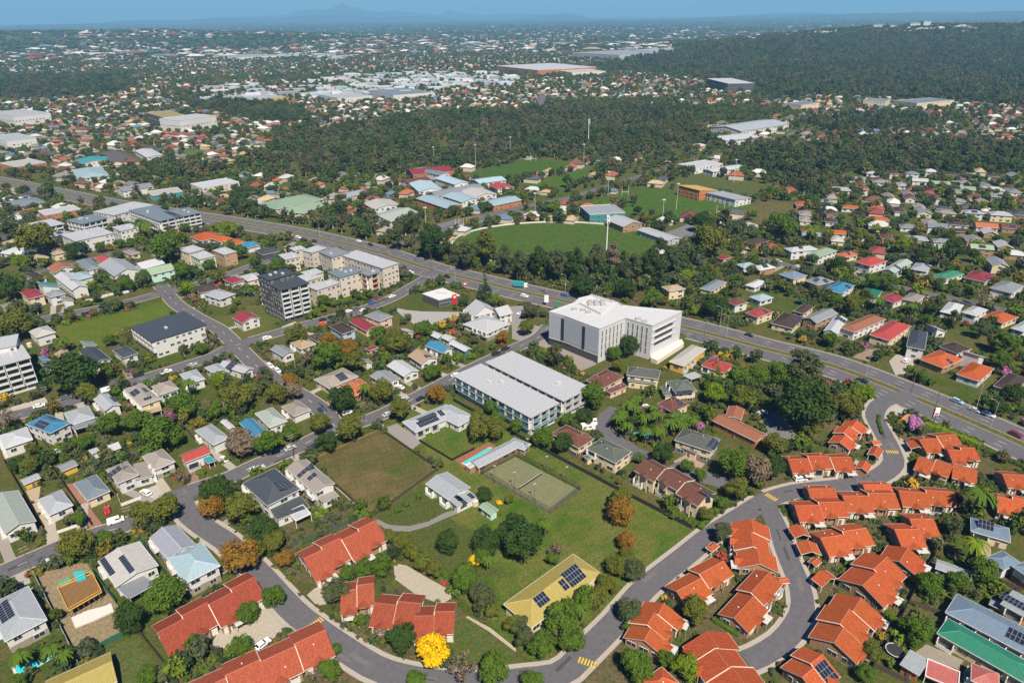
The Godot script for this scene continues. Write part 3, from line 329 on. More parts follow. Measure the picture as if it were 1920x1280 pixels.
["warehouse","light grey roofed grey warehouse, second out from the white shopping centre","lg","gy",[[610.1,-2878.3,-0.86,193.9,276.1,22.0,"f",1,1]],[]],
["warehouse","white roofed white warehouse, third out from the white shopping centre","wg","wh",[[-787.1,-1148.6,-0.62,94.3,53.0,16.0,"f",1,1]],[]],
["warehouse","light grey roofed white warehouse near the red-panelled flats","lg","wh",[[-652.4,-924.6,-0.69,67.7,34.0,12.0,"f",1,1]],[]],
["warehouse","olive yellow roofed charcoal warehouse near the white shopping centre","yl","dk",[[-534.0,-1111.8,-0.84,84.8,33.6,16.0,"f",1,1]],[]],
["warehouse","white roofed white warehouse, second out from the white shopping centre","wg","wh",[[-476.4,-1056.1,-0.54,47.4,61.5,18.0,"f",1,1]],[]],
["warehouse","white roofed charcoal warehouse near the white shopping centre","wg","dk",[[474.1,-1561.1,-1.48,122.9,57.1,18.0,"f",1,1]],[]],
["house","terracotta roofed brick house near the golden grandstand","tc","bk",[[247.5,-572.0,1.24,14.7,9.8,3.2,"h",22,1]],[]],
["house","taupe roofed beige house, first out from the golden grandstand","ta","bg",[[238.0,-541.4,1.24,14.9,8.7,3.4,"h",22,1]],[]],
["house","taupe roofed white house near the golden grandstand","ta","wh",[[231.0,-523.6,1.24,14.7,8.2,3.4,"h",22,1]],[]],
["house","orange roofed pale grey house near the hillside street","og","lg",[[221.1,-492.4,1.24,12.3,9.8,3.6,"g",22,1]],[]],
["house","two-storey mid grey roofed beige house near the hillside street","mg","bg",[[216.3,-475.8,-0.33,12.6,9.5,5.4,"g",22,2]],[]],
["house","mid grey roofed pale grey house with solar panels near the golden grandstand","mg","lg",[[271.4,-580.6,-0.33,11.6,8.9,3.4,"h",22,1]],[[0,0.0,2.2,4,2]]],
["house","two-storey dark brown roofed brick house near the golden grandstand","db","bk",[[255.8,-534.4,1.24,14.6,8.1,5.4,"g",22,2]],[]],
["house","dark brown roofed white house with solar panels, first out from the golden grandstand","db","wh",[[249.3,-518.6,1.24,11.4,8.6,3.6,"h",22,1]],[[0,0.0,2.1,4,2]]],
["house","orange roofed white house, first out from the hillside street","og","wh",[[240.2,-488.1,-0.33,13.4,8.6,3.2,"g",22,1]],[]],
["house","off-white roofed cream house near the hillside street","lm","cm",[[233.6,-471.3,1.24,12.3,8.6,3.2,"h",22,1]],[]],
["house","light grey roofed beige house near the golden grandstand","lg","bg",[[302.8,-622.1,-0.33,15.8,10.0,3.4,"g",22,1]],[]],
["house","terracotta roofed white house, first out from the golden grandstand","tc","wh",[[283.1,-558.0,-0.33,15.8,8.8,3.4,"h",22,1]],[]],
["house","mid grey roofed pale grey house near the hillside street","mg","lg",[[254.8,-479.9,1.24,12.0,8.1,3.4,"h",22,1]],[]],
["house","mid grey roofed pale grey house near the golden grandstand","mg","lg",[[337.7,-666.0,-0.33,14.9,8.2,3.6,"g",22,1]],[]],
["house","chocolate brown roofed cream house, first out from the golden grandstand","br","cm",[[331.9,-647.6,1.24,15.1,8.4,3.2,"h",22,1]],[]],
["house","two-storey terracotta roofed white house with solar panels near the golden grandstand","tc","wh",[[320.2,-616.4,1.24,12.8,8.0,5.4,"h",22,2]],[[0,0.0,2.0,4,2]]],
["house","taupe roofed beige house with solar panels near the golden grandstand","ta","bg",[[305.0,-569.1,-0.33,15.7,9.3,3.4,"g",22,1]],[[0,0.0,2.3,4,2]]],
["house","orange roofed white house, second out from the hillside street","og","wh",[[287.3,-521.9,-0.33,15.2,9.5,3.6,"h",22,1]],[]],
["house","chocolate brown roofed cream house near the hillside street","br","cm",[[271.3,-476.1,1.24,12.3,8.1,3.2,"h",22,1]],[]],
["house","orange roofed beige house near the hillside street","og","bg",[[265.5,-458.8,-0.33,11.7,10.3,3.6,"g",22,1]],[]],
["house","white roofed white house near the golden grandstand","wg","wh",[[364.2,-689.3,-0.33,12.4,8.5,3.6,"h",22,1]],[]],
["house","chocolate brown roofed white house, second out from the golden grandstand","br","wh",[[355.0,-659.6,1.24,15.9,10.0,3.4,"h",22,1]],[]],
["house","two-storey mid grey roofed white house, first out from the golden grandstand","mg","wh",[[349.3,-642.2,-0.33,15.8,9.6,5.4,"h",22,2]],[]],
["house","taupe roofed beige house, second out from the golden grandstand","ta","bg",[[333.4,-597.1,1.24,12.9,9.3,3.2,"g",22,1]],[]],
["house","dark brown roofed white house with solar panels, second out from the golden grandstand","db","wh",[[317.5,-548.2,1.24,15.8,8.3,3.6,"h",22,1]],[[0,0.0,2.1,4,2]]],
["house","mid grey roofed white house, third out from the hillside street","mg","wh",[[300.2,-501.3,-0.33,11.7,9.4,3.2,"h",22,1]],[]],
["house","light grey roofed white house near the hillside street","lg","wh",[[289.2,-470.8,-0.33,15.9,9.6,3.4,"h",22,1]],[]],
["house","two-storey dark brown roofed cream house near the golden grandstand","db","cm",[[381.4,-683.7,1.24,15.5,8.3,5.4,"h",22,2]],[]],
["house","light grey roofed cream house with solar panels near the golden grandstand","lg","cm",[[366.9,-638.6,1.24,15.4,8.5,3.6,"h",22,1]],[[0,0.0,2.1,4,2]]],
["house","blue-grey roofed beige house near the golden grandstand","gb","bg",[[354.1,-604.8,1.24,12.2,8.2,3.6,"g",22,1]],[]],
["house","chocolate brown roofed white house, first out from the golden grandstand","br","wh",[[347.8,-589.2,1.24,14.1,8.3,3.4,"g",22,1]],[]],
["house","taupe roofed brick house near the golden grandstand","ta","bk",[[339.3,-558.2,1.24,12.2,8.5,3.6,"g",22,1]],[]],
["house","mid grey roofed beige house with solar panels near the golden grandstand","mg","bg",[[334.0,-542.2,1.24,14.6,10.9,3.4,"g",22,1]],[[0,0.0,2.7,4,2]]],
["house","taupe roofed white house near the hillside street","ta","wh",[[323.1,-513.0,1.24,13.7,9.9,3.2,"h",22,1]],[]],
["house","two-storey blue-grey roofed white house near the hillside street","gb","wh",[[317.7,-494.6,-0.33,13.6,10.3,5.4,"g",22,2]],[]],
["house","mid grey roofed white house, second out from the hillside street","mg","wh",[[305.6,-463.6,-0.33,14.2,8.4,3.4,"h",22,1]],[]],
["house","pale green roofed white house near the hillside street","pg","wh",[[300.5,-447.9,-0.33,15.6,10.9,3.4,"g",22,1]],[]],
["house","two-storey blue-grey roofed white house near the golden grandstand","gb","wh",[[397.9,-679.1,-0.33,11.9,9.2,5.4,"h",22,2]],[]],
["house","two-storey off-white roofed white house, first out from the golden grandstand","lm","wh",[[387.3,-646.1,-0.33,13.9,9.5,5.4,"g",22,2]],[]],
["house","terracotta roofed white house, second out from the golden grandstand","tc","wh",[[370.4,-599.1,1.24,14.4,10.2,3.6,"g",22,1]],[]],
["house","two-storey chocolate brown roofed pale grey house with solar panels near the golden grandstand","br","lg",[[364.9,-583.3,1.24,15.2,9.0,5.4,"h",22,2]],[[0,0.0,2.3,4,2]]],
["house","charcoal roofed white house, first out from the golden grandstand","dg","wh",[[357.3,-553.6,-0.33,12.2,8.3,3.2,"h",22,1]],[]],
["house","taupe roofed cream house, second out from the hillside street","ta","cm",[[350.4,-539.0,-0.33,13.9,9.2,3.6,"h",22,1]],[]],
["house","dark brown roofed pale grey house near the hillside street","db","lg",[[341.2,-507.2,-0.33,13.1,9.2,3.2,"h",22,1]],[]],
["house","dark brown roofed brick house near the hillside street","db","bk",[[334.4,-488.8,-0.33,14.2,8.1,3.2,"h",22,1]],[]],
["house","two-storey taupe roofed brick house near the hillside street","ta","bk",[[324.0,-460.3,1.24,11.9,10.9,5.4,"g",22,2]],[]],
["house","two-storey pale green roofed brick house with solar panels near the hillside street","pg","bk",[[318.3,-442.9,-0.33,14.0,9.4,5.4,"g",22,2]],[[0,0.0,2.3,4,2]]],
["house","two-storey mid grey roofed cream house near the hillside street","mg","cm",[[309.1,-411.4,1.24,14.8,9.3,5.4,"g",22,2]],[]],
["house","two-storey off-white roofed white house, second out from the golden grandstand","lm","wh",[[421.2,-688.4,1.24,11.2,10.7,5.4,"h",22,2]],[]],
["house","charcoal roofed white house, second out from the golden grandstand","dg","wh",[[416.1,-671.3,1.24,15.9,8.8,3.6,"g",22,1]],[]],
["house","pale green roofed brick house, first out from the golden grandstand","pg","bk",[[405.3,-642.1,-0.33,14.9,9.1,3.6,"g",22,1]],[]],
["house","mid grey roofed beige house near the golden grandstand","mg","bg",[[382.3,-576.9,-0.33,11.7,9.2,3.6,"h",22,1]],[]],
["house","two-storey light grey roofed white house with solar panels, second out from the hillside street","lg","wh",[[367.7,-531.9,-0.33,12.9,9.5,5.4,"h",22,2]],[[0,0.0,2.4,4,2]]],
["house","terracotta roofed beige house near the hillside street","tc","bg",[[358.3,-500.3,-0.33,15.0,11.0,3.4,"g",22,1]],[]],
["house","white roofed brick house with solar panels near the hillside street","wg","bk",[[351.2,-485.0,1.24,12.5,9.5,3.2,"g",22,1]],[[0,0.0,2.4,4,2]]],
["house","white roofed brick house, second out from the hillside street","wg","bk",[[340.0,-452.4,1.24,14.1,9.6,3.6,"g",22,1]],[]],
["house","white roofed brick house, first out from the hillside street","wg","bk",[[335.5,-436.0,-0.33,14.2,10.2,3.4,"h",22,1]],[]],
["house","dark brown roofed white house with solar panels, third out from the golden grandstand","db","wh",[[437.9,-681.6,1.24,11.4,10.7,3.6,"h",22,1]],[[0,0.0,2.7,4,2]]],
["house","chocolate brown roofed pale grey house near the golden grandstand","br","lg",[[434.2,-666.2,-0.33,14.4,8.1,3.2,"h",22,1]],[]],
["house","two-storey mid grey roofed white house, second out from the golden grandstand","mg","wh",[[423.5,-636.4,1.24,12.2,9.1,5.4,"h",22,2]],[]],
["house","pale green roofed brick house, second out from the golden grandstand","pg","bk",[[416.4,-620.0,-0.33,13.3,10.9,3.2,"g",22,1]],[]],
["house","chocolate brown roofed beige house near the golden grandstand","br","bg",[[406.6,-590.4,-0.33,14.4,10.0,3.4,"h",22,1]],[]],
["house","taupe roofed beige house, third out from the golden grandstand","ta","bg",[[400.3,-570.7,1.24,13.8,9.8,3.4,"g",22,1]],[]],
["house","two-storey light grey roofed cream house near the hillside street","lg","cm",[[385.3,-525.7,-0.33,15.4,10.7,5.4,"h",22,2]],[]],
["house","chocolate brown roofed brick house with solar panels near the hillside street","br","bk",[[374.2,-495.2,-0.33,14.3,9.7,3.6,"g",22,1]],[[0,0.0,2.4,4,2]]],
["house","pale green roofed pale grey house near the golden grandstand","pg","lg",[[454.2,-676.9,-0.33,15.7,9.8,3.6,"h",22,1]],[]],
["house","blue-grey roofed cream house near the golden grandstand","gb","cm",[[440.0,-631.9,1.24,14.3,10.2,3.4,"g",22,1]],[]],
["house","two-storey mid grey roofed brick house with solar panels near the golden grandstand","mg","bk",[[421.7,-582.5,-0.33,15.0,9.2,5.4,"g",22,2]],[[0,0.0,2.3,4,2]]],
["house","charcoal roofed brick house near the hillside street","dg","bk",[[407.2,-535.4,1.24,14.9,11.0,3.2,"h",22,1]],[]],
["house","dark brown roofed cream house with solar panels near the golden grandstand","db","cm",[[473.8,-672.9,1.24,11.2,9.5,3.4,"h",22,1]],[[0,0.0,2.4,4,2]]],
["house","chocolate brown roofed cream house, second out from the golden grandstand","br","cm",[[467.1,-653.8,1.24,14.0,9.9,3.4,"h",22,1]],[]],
["house","dark brown roofed beige house near the golden grandstand","db","bg",[[455.9,-624.6,1.24,12.3,8.6,3.4,"h",22,1]],[]],
["house","mid grey roofed white house near the golden grandstand","mg","wh",[[451.7,-608.8,1.24,13.8,9.8,3.4,"h",22,1]],[]],
["house","two-storey mid grey roofed brick house near the golden grandstand","mg","bk",[[488.6,-664.6,1.24,14.4,9.9,5.4,"g",22,2]],[]],
["house","chocolate brown roofed brick house near the red-panelled flats","br","bk",[[-495.2,-665.7,-0.3,12.7,8.6,3.2,"g",22,1]],[]],
["house","white roofed pale grey house near the red-panelled flats","wg","lg",[[-483.7,-645.3,-0.3,13.2,8.0,3.4,"g",22,1]],[]],
["house","charcoal roofed white house near the red-panelled flats","dg","wh",[[-450.4,-636.1,-0.3,12.7,9.3,3.4,"h",22,1]],[]],
["house","terracotta roofed pale grey house near the red-panelled flats","tc","lg",[[-412.2,-572.3,1.27,15.6,8.5,3.4,"g",22,1]],[]],
["house","white roofed beige house near the red-panelled flats","wg","bg",[[-404.7,-534.5,1.27,12.3,10.0,3.4,"h",22,1]],[]],
["house","dark brown roofed cream house with solar panels near the red-panelled flats","db","cm",[[-387.0,-528.9,-0.3,13.9,8.7,3.6,"g",22,1]],[[0,0.0,2.2,4,2]]],
["house","two-storey light grey roofed brick house with solar panels near the red-panelled flats","lg","bk",[[-340.0,-497.7,1.27,14.5,8.9,5.4,"h",22,2]],[[0,0.0,2.2,4,2]]],
["house","white roofed white house near the red-panelled flats","wg","wh",[[-350.6,-463.3,1.27,14.7,10.5,3.6,"h",22,1]],[]]]
var FLATS := [
["apartment_block","five-storey white apartment block with deep balconies beside the broad dark tree",[0.56,0.56,0.55],[0.45,0.47,0.495],[[-228.7,-268.4,0.75,24.9,15.6,15,5,1,[0.5,0.52,0.54]],[-236.2,-279.3,0.51,19.7,13.8,17.5,6,0,[0.5,0.52,0.54]]]],
["apartment_block","low block with a broad charcoal roof on the edge of the bright green field",[0.56,0.56,0.55],[0.055,0.065,0.075],[[-174.5,-317.0,-0.75,26.2,24.9,9,3,1,[0.2,0.2,0.2]]]],
["apartment_block","long white-roofed flats with a red stair panel",[0.56,0.56,0.55],[0.45,0.47,0.495],[[-308.6,-483.6,-0.7,26.1,25.7,9,3,0,[0.5,0.52,0.54]],[-288.2,-498.1,-0.75,16.0,12.7,9.5,3,0,[0.5,0.52,0.54]]]],
["apartment_block","grey-roofed flats behind the white flats with the red panel",[0.56,0.56,0.55],[0.17,0.21,0.24],[[-328.9,-520.3,-0.53,19.8,18.4,10,3,5,[0.5,0.52,0.54]]]],
["apartment_block","white-roofed flats behind the tall dark garden trees",[0.36,0.38,0.4],[0.45,0.47,0.495],[[-358.4,-510.0,-0.65,21.7,20.8,9,3,5,[0.5,0.52,0.54]]]],
["apartment_block","white-roofed flats with cream walls beside pale green flats",[0.6,0.5,0.34],[0.45,0.47,0.495],[[-217.5,-446.0,-0.66,14.6,10.9,8.5,3,0,[0.5,0.52,0.54]]]],
["apartment_block","white-roofed flats with pale green walls",[0.5,0.62,0.42],[0.45,0.47,0.495],[[-204.0,-432.3,-0.77,14.2,10.1,8.5,3,0,[0.5,0.52,0.54]]]],
["apartment_block","small white-roofed flats with tan brick front",[0.4,0.25,0.15],[0.45,0.47,0.495],[[-192.9,-441.4,-0.72,15.2,8.6,8.5,3,0,[0.5,0.52,0.54]]]],
["apartment_block","grey-roofed white flats with lime panels near the main road",[0.56,0.56,0.55],[0.17,0.21,0.24],[[-281.4,-532.5,-0.7,50.8,16.4,11,4,5,[0.5,0.52,0.54]],[-260.7,-534.3,-0.79,23.2,17.6,11,4,5,[0.5,0.52,0.54]],[-319.3,-557.1,-0.47,26.1,36.4,9,3,0,[0.5,0.5,0.5],0,[0.45,0.47,0.495]]]],
["apartment_block","large cream apartment complex with white and grey roofs on the road corner",[0.52,0.47,0.4],[0.45,0.47,0.495],[[-89.1,-409.2,-0.71,40.6,12.3,12.5,4,0,[0.5,0.52,0.54]],[-99.5,-385.9,-0.82,13.9,14.7,12.5,4,0,[0.5,0.5,0.5],0,[0.17,0.21,0.24]],[-108.6,-371.2,-0.72,8.8,15.5,10,3,0,[0.5,0.52,0.54]],[-114.3,-422.1,-0.82,16.4,12.6,13,4,0,[0.5,0.5,0.5],0,[0.22,0.24,0.26]],[-129.1,-430.6,-0.61,9.5,11.8,12.5,4,0,[0.5,0.52,0.54]],[-143.4,-440.8,-0.88,8.4,7.6,10,3,0,[0.5,0.52,0.54]],[-145.6,-428.0,-0.94,12.6,9.1,9,3,0,[0.5,0.52,0.54]],[-122.2,-387.0,-0.76,11.3,10.8,9,3,0,[0.5,0.52,0.54]],[-121.5,-394.2,-0.78,9.3,9.5,9.5,3,0,[0.5,0.52,0.54]],[-84.3,-385.1,-0.73,7.2,7.3,12.5,4,5,[0.5,0.16,0.05],0,[0.22,0.24,0.26]]]],
["apartment_tower","seven-storey charcoal apartment tower with white and yellow side wall",[0.06,0.06,0.065],[0.055,0.065,0.075],[[-126.8,-356.1,-0.86,28.5,16.2,19,7,4,[0.45,0.5,0.52]],[-129.2,-356.1,-0.78,11.2,15.3,22,7,0,[0.5,0.52,0.54]],[-134.3,-354.2,-0.87,26.4,0.4,17.5,6,0,[0.5,0.5,0.5],[0.56,0.56,0.55],[0.56,0.56,0.55]]]],
["townhouse_block","long white-roofed three-storey townhouses with teal panels beside the L-shaped house",[0.5,0.53,0.56],[0.45,0.47,0.495],[[-3.5,-248.7,-0.82,45.6,13.6,9,3,5,[0.05,0.2,0.3]]]],
["townhouse_block","second long white-roofed townhouse block next to the office building",[0.5,0.53,0.56],[0.45,0.47,0.495],[[10.3,-261.0,-0.82,45.5,14.0,9,3,5,[0.3,0.32,0.35]]]]]
# kind, x, z, crown radius, tallness, colour, label, its turn among its like counted out from the landmark
var TREES := [
["round",-192.8,-261.7,12.4,0.85,"dk",0,0],
["round",-182.4,-254.0,5.3,1.0,"ol",1,0],
["round",-115.2,-248.4,7.1,1.0,"ol",2,2],
["round",-176.1,-205.4,3.7,1.0,"ol",3,1],
["round",-173.9,-211.9,3.3,1.0,"ol",3,2],
["round",-89.7,-178.1,6.0,1.0,"ol",4,4],
["round",-113.4,-178.0,5.3,1.0,"ol",4,3],
["round",-120.2,-176.4,4.5,1.0,"ol",4,2],
["round",-183.8,-218.0,2.8,1.0,"ol",3,3],
["bare",-201.4,-233.1,5.6,1.0,"bn",5,1],
["bare",-128.0,-245.4,3.7,1.0,"bn",5,2],
["bare",-117.8,-199.4,3.1,1.0,"bn",6,0],
["round",-102.0,-215.2,6.1,1.0,"bn",7,0],
["round",-158.5,-230.1,5.5,1.0,"mg",8,0],
["round",-149.8,-232.3,5.3,1.0,"mg",8,0],
["round",-134.5,-219.4,7.8,1.0,"mg",8,0],
["round",-135.0,-243.5,6.4,1.0,"mg",8,0],
["round",-120.8,-241.6,4.8,1.0,"mg",8,0],
["round",-165.2,-220.4,3.4,1.0,"mg",8,0],
["round",-142.0,-176.4,2.6,1.0,"mg",9,3],
["round",-130.4,-222.1,4.2,1.0,"mg",8,0],
["round",-130.7,-267.3,4.6,1.0,"br",10,0],
["round",-181.5,-206.3,3.7,1.0,"dk",11,0],
["round",-99.6,-187.0,6.2,1.0,"dk",12,0],
["round",-99.0,-178.7,4.6,1.0,"bz",13,1],
["palm",-141.2,-259.9,3.2,1.0,"mg",14,0],
["round",-134.0,-162.3,5.2,1.0,"ol",4,1],
["round",-128.0,-166.8,3.2,1.0,"mg",9,1],
["round",-96.7,-139.9,5.9,1.0,"mg",9,4],
["round",-91.2,-117.1,3.3,1.0,"mg",9,5],
["round",-86.9,-119.5,2.6,1.0,"mg",9,6],
["round",-122.7,-117.2,2.2,1.0,"mg",9,2],
["ball",-103.5,-133.6,4.3,1.25,"dk",15,0],
["ball",-82.5,-126.2,3.5,1.0,"mg",16,0],
["ball",-70.9,-125.7,3.4,1.0,"mg",17,5],
["ball",-73.0,-136.7,3.4,1.0,"mg",17,6],
["round",-82.0,-155.4,6.1,1.0,"bz",13,2],
["round",-79.0,-159.3,4.0,1.0,"ol",4,5],
["palm",-124.2,-121.0,2.6,1.0,"mg",18,2],
["palm",-118.6,-123.6,2.4,1.0,"mg",18,1],
["palm",-114.5,-122.8,2.2,1.0,"mg",18,3],
["round",-98.8,-267.5,4.1,1.0,"bz",19,2],
["round",-32.5,-251.5,4.7,1.0,"bz",20,0],
["round",-95.0,-256.3,4.3,1.0,"bn",21,0],
["gum",-106.4,-258.5,5.1,1.0,"gm",22,0],
["round",-100.8,-253.5,5.3,1.0,"ol",23,5],
["round",-56.3,-252.6,5.9,1.0,"ol",24,3],
["round",-76.9,-230.4,4.9,1.0,"ol",23,2],
["round",-62.4,-224.6,6.0,1.0,"ol",23,1],
["round",-45.4,-239.2,5.4,1.0,"ol",24,1],
["round",-71.2,-245.9,6.7,1.0,"dk",25,0],
["round",-70.3,-217.9,4.5,1.0,"dk",26,1],
["round",-9.6,-186.7,3.1,1.0,"dk",27,1],
["palm",-64.0,-254.9,3.1,1.0,"mg",28,0],
["round",-86.7,-225.3,4.0,1.0,"mg",29,1],
["round",-92.2,-215.8,5.5,1.0,"mg",29,2],
["round",-35.8,-273.2,4.3,1.0,"mg",30,4],
["round",-8.0,-242.4,4.2,1.0,"mg",30,1],
["round",-6.2,-234.3,3.5,1.0,"mg",30,2],
["round",-12.2,-224.2,6.2,1.0,"ol",24,2],
["round",-7.6,-224.0,5.1,1.0,"ol",24,4],
["shrub",-5.1,-185.4,1.4,1.0,"yw",31,0],
["round",-78.5,-168.4,4.8,1.0,"dk",26,2],
["round",-29.8,-126.1,4.4,1.0,"dk",32,0],
["round",-74.7,-163.8,4.1,1.0,"ol",23,4],
["round",-6.3,-137.3,2.4,1.0,"ol",33,1],
["round",-68.6,-156.7,3.2,1.0,"bz",34,0],
["ball",-67.7,-142.1,3.6,1.0,"mg",17,4],
["ball",-48.8,-151.3,2.9,1.0,"mg",17,3],
["ball",-44.5,-153.4,3.3,1.0,"mg",17,2],
["ball",-39.1,-153.6,3.6,1.0,"mg",17,1],
["ball",-20.3,-162.9,4.2,1.0,"dk",35,3],
["ball",-8.4,-162.4,5.0,1.0,"dk",35,2],
["ball",-2.3,-165.4,4.3,1.0,"dk",35,1],
["round",-50.1,-142.7,4.3,1.0,"gm",36,3],
["round",-8.9,-140.6,3.9,1.0,"gm",36,1],
["round",-20.5,-122.7,4.8,1.0,"yw",37,0],
["round",-11.9,-156.3,2.2,1.0,"yw",38,0],
["palm",-8.2,-155.1,2.0,1.0,"mg",39,2],
["round",-14.5,-148.1,4.4,1.0,"mg",40,0],
["round",-5.1,-116.9,4.5,1.0,"mg",40,0],
["round",-24.8,-115.6,2.7,1.0,"mg",40,0],
["round",-47.1,-125.4,2.1,1.0,"mg",40,0],
["round",-46.1,-118.5,3.2,1.0,"mg",40,0],
["bare",-35.7,-129.5,2.3,1.0,"bn",41,2],
["bare",-13.0,-117.0,4.2,1.0,"bn",41,1],
["bare",-49.8,-117.4,2.5,1.0,"bn",41,3],
["round",-38.6,-166.4,2.8,1.0,"ol",23,3],
["round",-34.8,-163.6,3.2,1.0,"ol",33,5],
["round",-31.0,-159.5,3.2,1.0,"ol",33,4],
["round",-26.9,-155.5,3.1,1.0,"ol",33,3],
["round",-23.3,-152.4,3.0,1.0,"ol",33,2],
["ball",34.8,-175.3,5.1,1.0,"bz",42,0],
["round",35.8,-183.1,4.2,1.0,"ol",43,2],
["round",96.5,-246.6,5.6,1.0,"ol",44,1],
["round",75.7,-186.5,4.4,1.0,"ol",45,4],
["round",62.4,-176.3,2.8,1.0,"ol",45,3],
["round",18.7,-215.2,4.5,1.0,"dk",27,2],
["round",55.2,-207.7,4.5,1.0,"dk",46,2],
["round",28.6,-234.4,4.2,1.0,"dk",46,1],
["round",62.5,-202.3,3.0,1.0,"mg",47,3],
["round",66.5,-197.2,2.6,1.0,"mg",47,4],
["round",77.0,-197.7,6.1,1.0,"mg",47,5],
["round",98.2,-261.3,5.8,1.0,"mg",47,6],
["round",107.6,-263.5,5.8,1.0,"mg",48,2],
["round",33.6,-246.5,6.4,1.0,"mg",47,1],
["round",10.8,-218.6,4.7,1.0,"mg",49,1],
["round",69.3,-182.1,2.4,1.0,"mg",50,2],
["round",22.1,-233.2,3.2,1.0,"mg",47,2],
["round",1.8,-228.3,3.5,1.0,"mg",49,2],
["round",84.8,-195.5,5.9,1.0,"bn",51,0],
["cone",88.0,-261.2,4.5,1.0,"mg",52,0],
["round",85.9,-250.2,5.0,1.0,"br",53,0],
["palm",46.8,-238.8,3.3,1.0,"mg",54,0],
["palm",43.8,-233.0,2.9,1.0,"mg",54,0],
["palm",49.2,-236.8,3.0,1.0,"mg",54,0],
["palm",41.2,-229.6,2.8,1.0,"mg",54,0],
["palm",52.3,-229.9,2.9,1.0,"mg",54,0],
["palm",52.0,-243.9,3.0,1.0,"mg",54,0],
["palm",57.3,-231.7,2.9,1.0,"mg",54,0],
["palm",60.6,-225.0,3.1,1.0,"mg",54,0],
["palm",64.7,-226.8,2.9,1.0,"mg",54,0],
["palm",56.6,-220.2,2.9,1.0,"mg",54,0],
["palm",56.8,-237.1,2.8,1.0,"mg",54,0],
["palm",70.3,-228.1,2.8,1.0,"mg",54,0],
["palm",68.6,-230.0,2.8,1.0,"mg",54,0],
["palm",44.0,-223.9,2.7,1.0,"mg",54,0],
["palm",64.8,-232.0,2.8,1.0,"mg",54,0],
["palm",51.1,-220.7,2.8,1.0,"mg",54,0],
["palm",66.2,-224.1,2.6,1.0,"mg",54,0],
["round",2.6,-159.1,6.6,1.0,"dk",55,1],
["round",-0.2,-167.9,5.3,1.0,"dk",55,2],
["palm",9.9,-169.5,2.3,1.0,"mg",39,3],
["palm",18.0,-135.3,2.2,1.0,"mg",39,1],
["ball",34.8,-163.5,3.3,1.0,"bz",56,0],
["ball",30.3,-152.9,3.8,1.0,"ol",57,0],
["round",35.4,-150.6,3.8,1.0,"gm",58,4],
["round",1.3,-131.3,2.9,1.0,"gm",58,1],
["round",30.8,-135.9,3.8,1.0,"gm",58,3],
["round",64.8,-166.4,3.6,1.0,"gm",59,0],
["round",12.7,-131.6,5.3,1.0,"mg",60,0],
["round",7.5,-126.6,3.2,1.0,"mg",60,0],
["round",14.4,-126.3,4.0,1.0,"mg",60,0],
["round",30.5,-117.6,4.5,1.0,"mg",60,0],
["round",38.1,-120.1,2.8,1.0,"mg",60,0],
["round",11.3,-156.5,2.2,1.0,"mg",60,0],
["round",4.3,-114.6,3.0,1.0,"mg",40,0],
["round",30.3,-131.9,1.8,1.0,"mg",60,0],
["bare",10.5,-129.8,2.3,1.0,"bn",61,2],
["bare",12.8,-160.6,2.9,1.0,"bn",61,1],
["round",23.3,-139.9,3.7,1.0,"ol",62,1],
["round",49.1,-134.1,4.5,1.0,"ol",45,2],
["round",28.2,-145.5,1.9,1.0,"ol",62,3],
["round",42.4,-117.7,3.8,1.0,"br",63,2],
["round",115.8,-229.2,11.7,1.0,"dk",64,0],
["round",91.7,-197.4,4.4,1.0,"dk",46,3],
["gum",127.5,-262.5,9.6,0.62,"gm",65,0],
["round",147.2,-247.9,5.2,1.0,"br",66,0],
["round",135.5,-237.2,6.2,1.0,"ol",67,1],
["round",115.3,-224.5,3.9,1.0,"ol",67,2],
["round",98.2,-213.3,4.8,1.0,"ol",44,2],
["round",158.2,-227.0,3.6,1.0,"pu",68,0],
["palm",148.6,-175.3,4.7,1.0,"mg",69,0],
["round",148.5,-183.1,2.2,1.0,"rr",70,0],
["round",118.6,-265.0,6.1,1.0,"mg",48,1],
["round",182.0,-266.6,3.3,1.0,"mg",71,0],
["round",209.2,-247.7,4.9,1.0,"dk",72,2],
["round",197.4,-237.9,4.5,1.0,"dk",72,1],
["ball",117.7,-144.0,4.1,1.0,"mg",73,1],
["ball",126.2,-144.8,3.7,1.0,"mg",73,2],
["round",134.9,-148.5,4.6,1.0,"mg",74,2],
["round",104.7,-126.7,4.6,1.0,"mg",74,1],
["round",86.5,-115.9,2.5,1.0,"mg",50,1],
["palm",135.4,-155.5,3.7,1.0,"br",75,0],
["gum",138.0,-166.7,2.5,1.0,"gm",76,0],
["round",101.9,-134.5,1.9,1.0,"br",77,0],
["round",97.3,-131.5,1.8,1.0,"bn",78,0],
["round",90.8,-122.2,2.8,1.0,"ol",45,1],
["round",206.5,-404.9,6.6,1.0,"dk",79,1],
["round",288.0,-423.9,9.0,1.0,"dk",79,3],
["round",268.1,-427.1,5.6,1.0,"dk",79,2],
["round",184.5,-343.1,6.2,1.0,"ol",80,1],
["round",248.3,-467.4,6.2,1.0,"ol",81,0],
["round",234.5,-298.2,4.6,1.0,"ol",80,2],
["round",181.7,-355.8,4.3,1.0,"mg",82,2],
["round",196.9,-479.2,11.1,1.0,"mg",83,3],
["round",156.7,-302.5,4.2,1.0,"mg",82,3],
["round",236.4,-291.9,6.2,1.0,"mg",82,4],
["round",223.1,-377.9,5.9,1.0,"mg",83,1],
["round",213.8,-379.5,5.4,1.0,"mg",83,2],
["round",224.3,-277.7,5.0,1.0,"mg",82,5],
["round",217.4,-326.5,3.7,1.0,"mg",82,1],
["round",267.3,-444.3,6.5,1.0,"br",84,0],
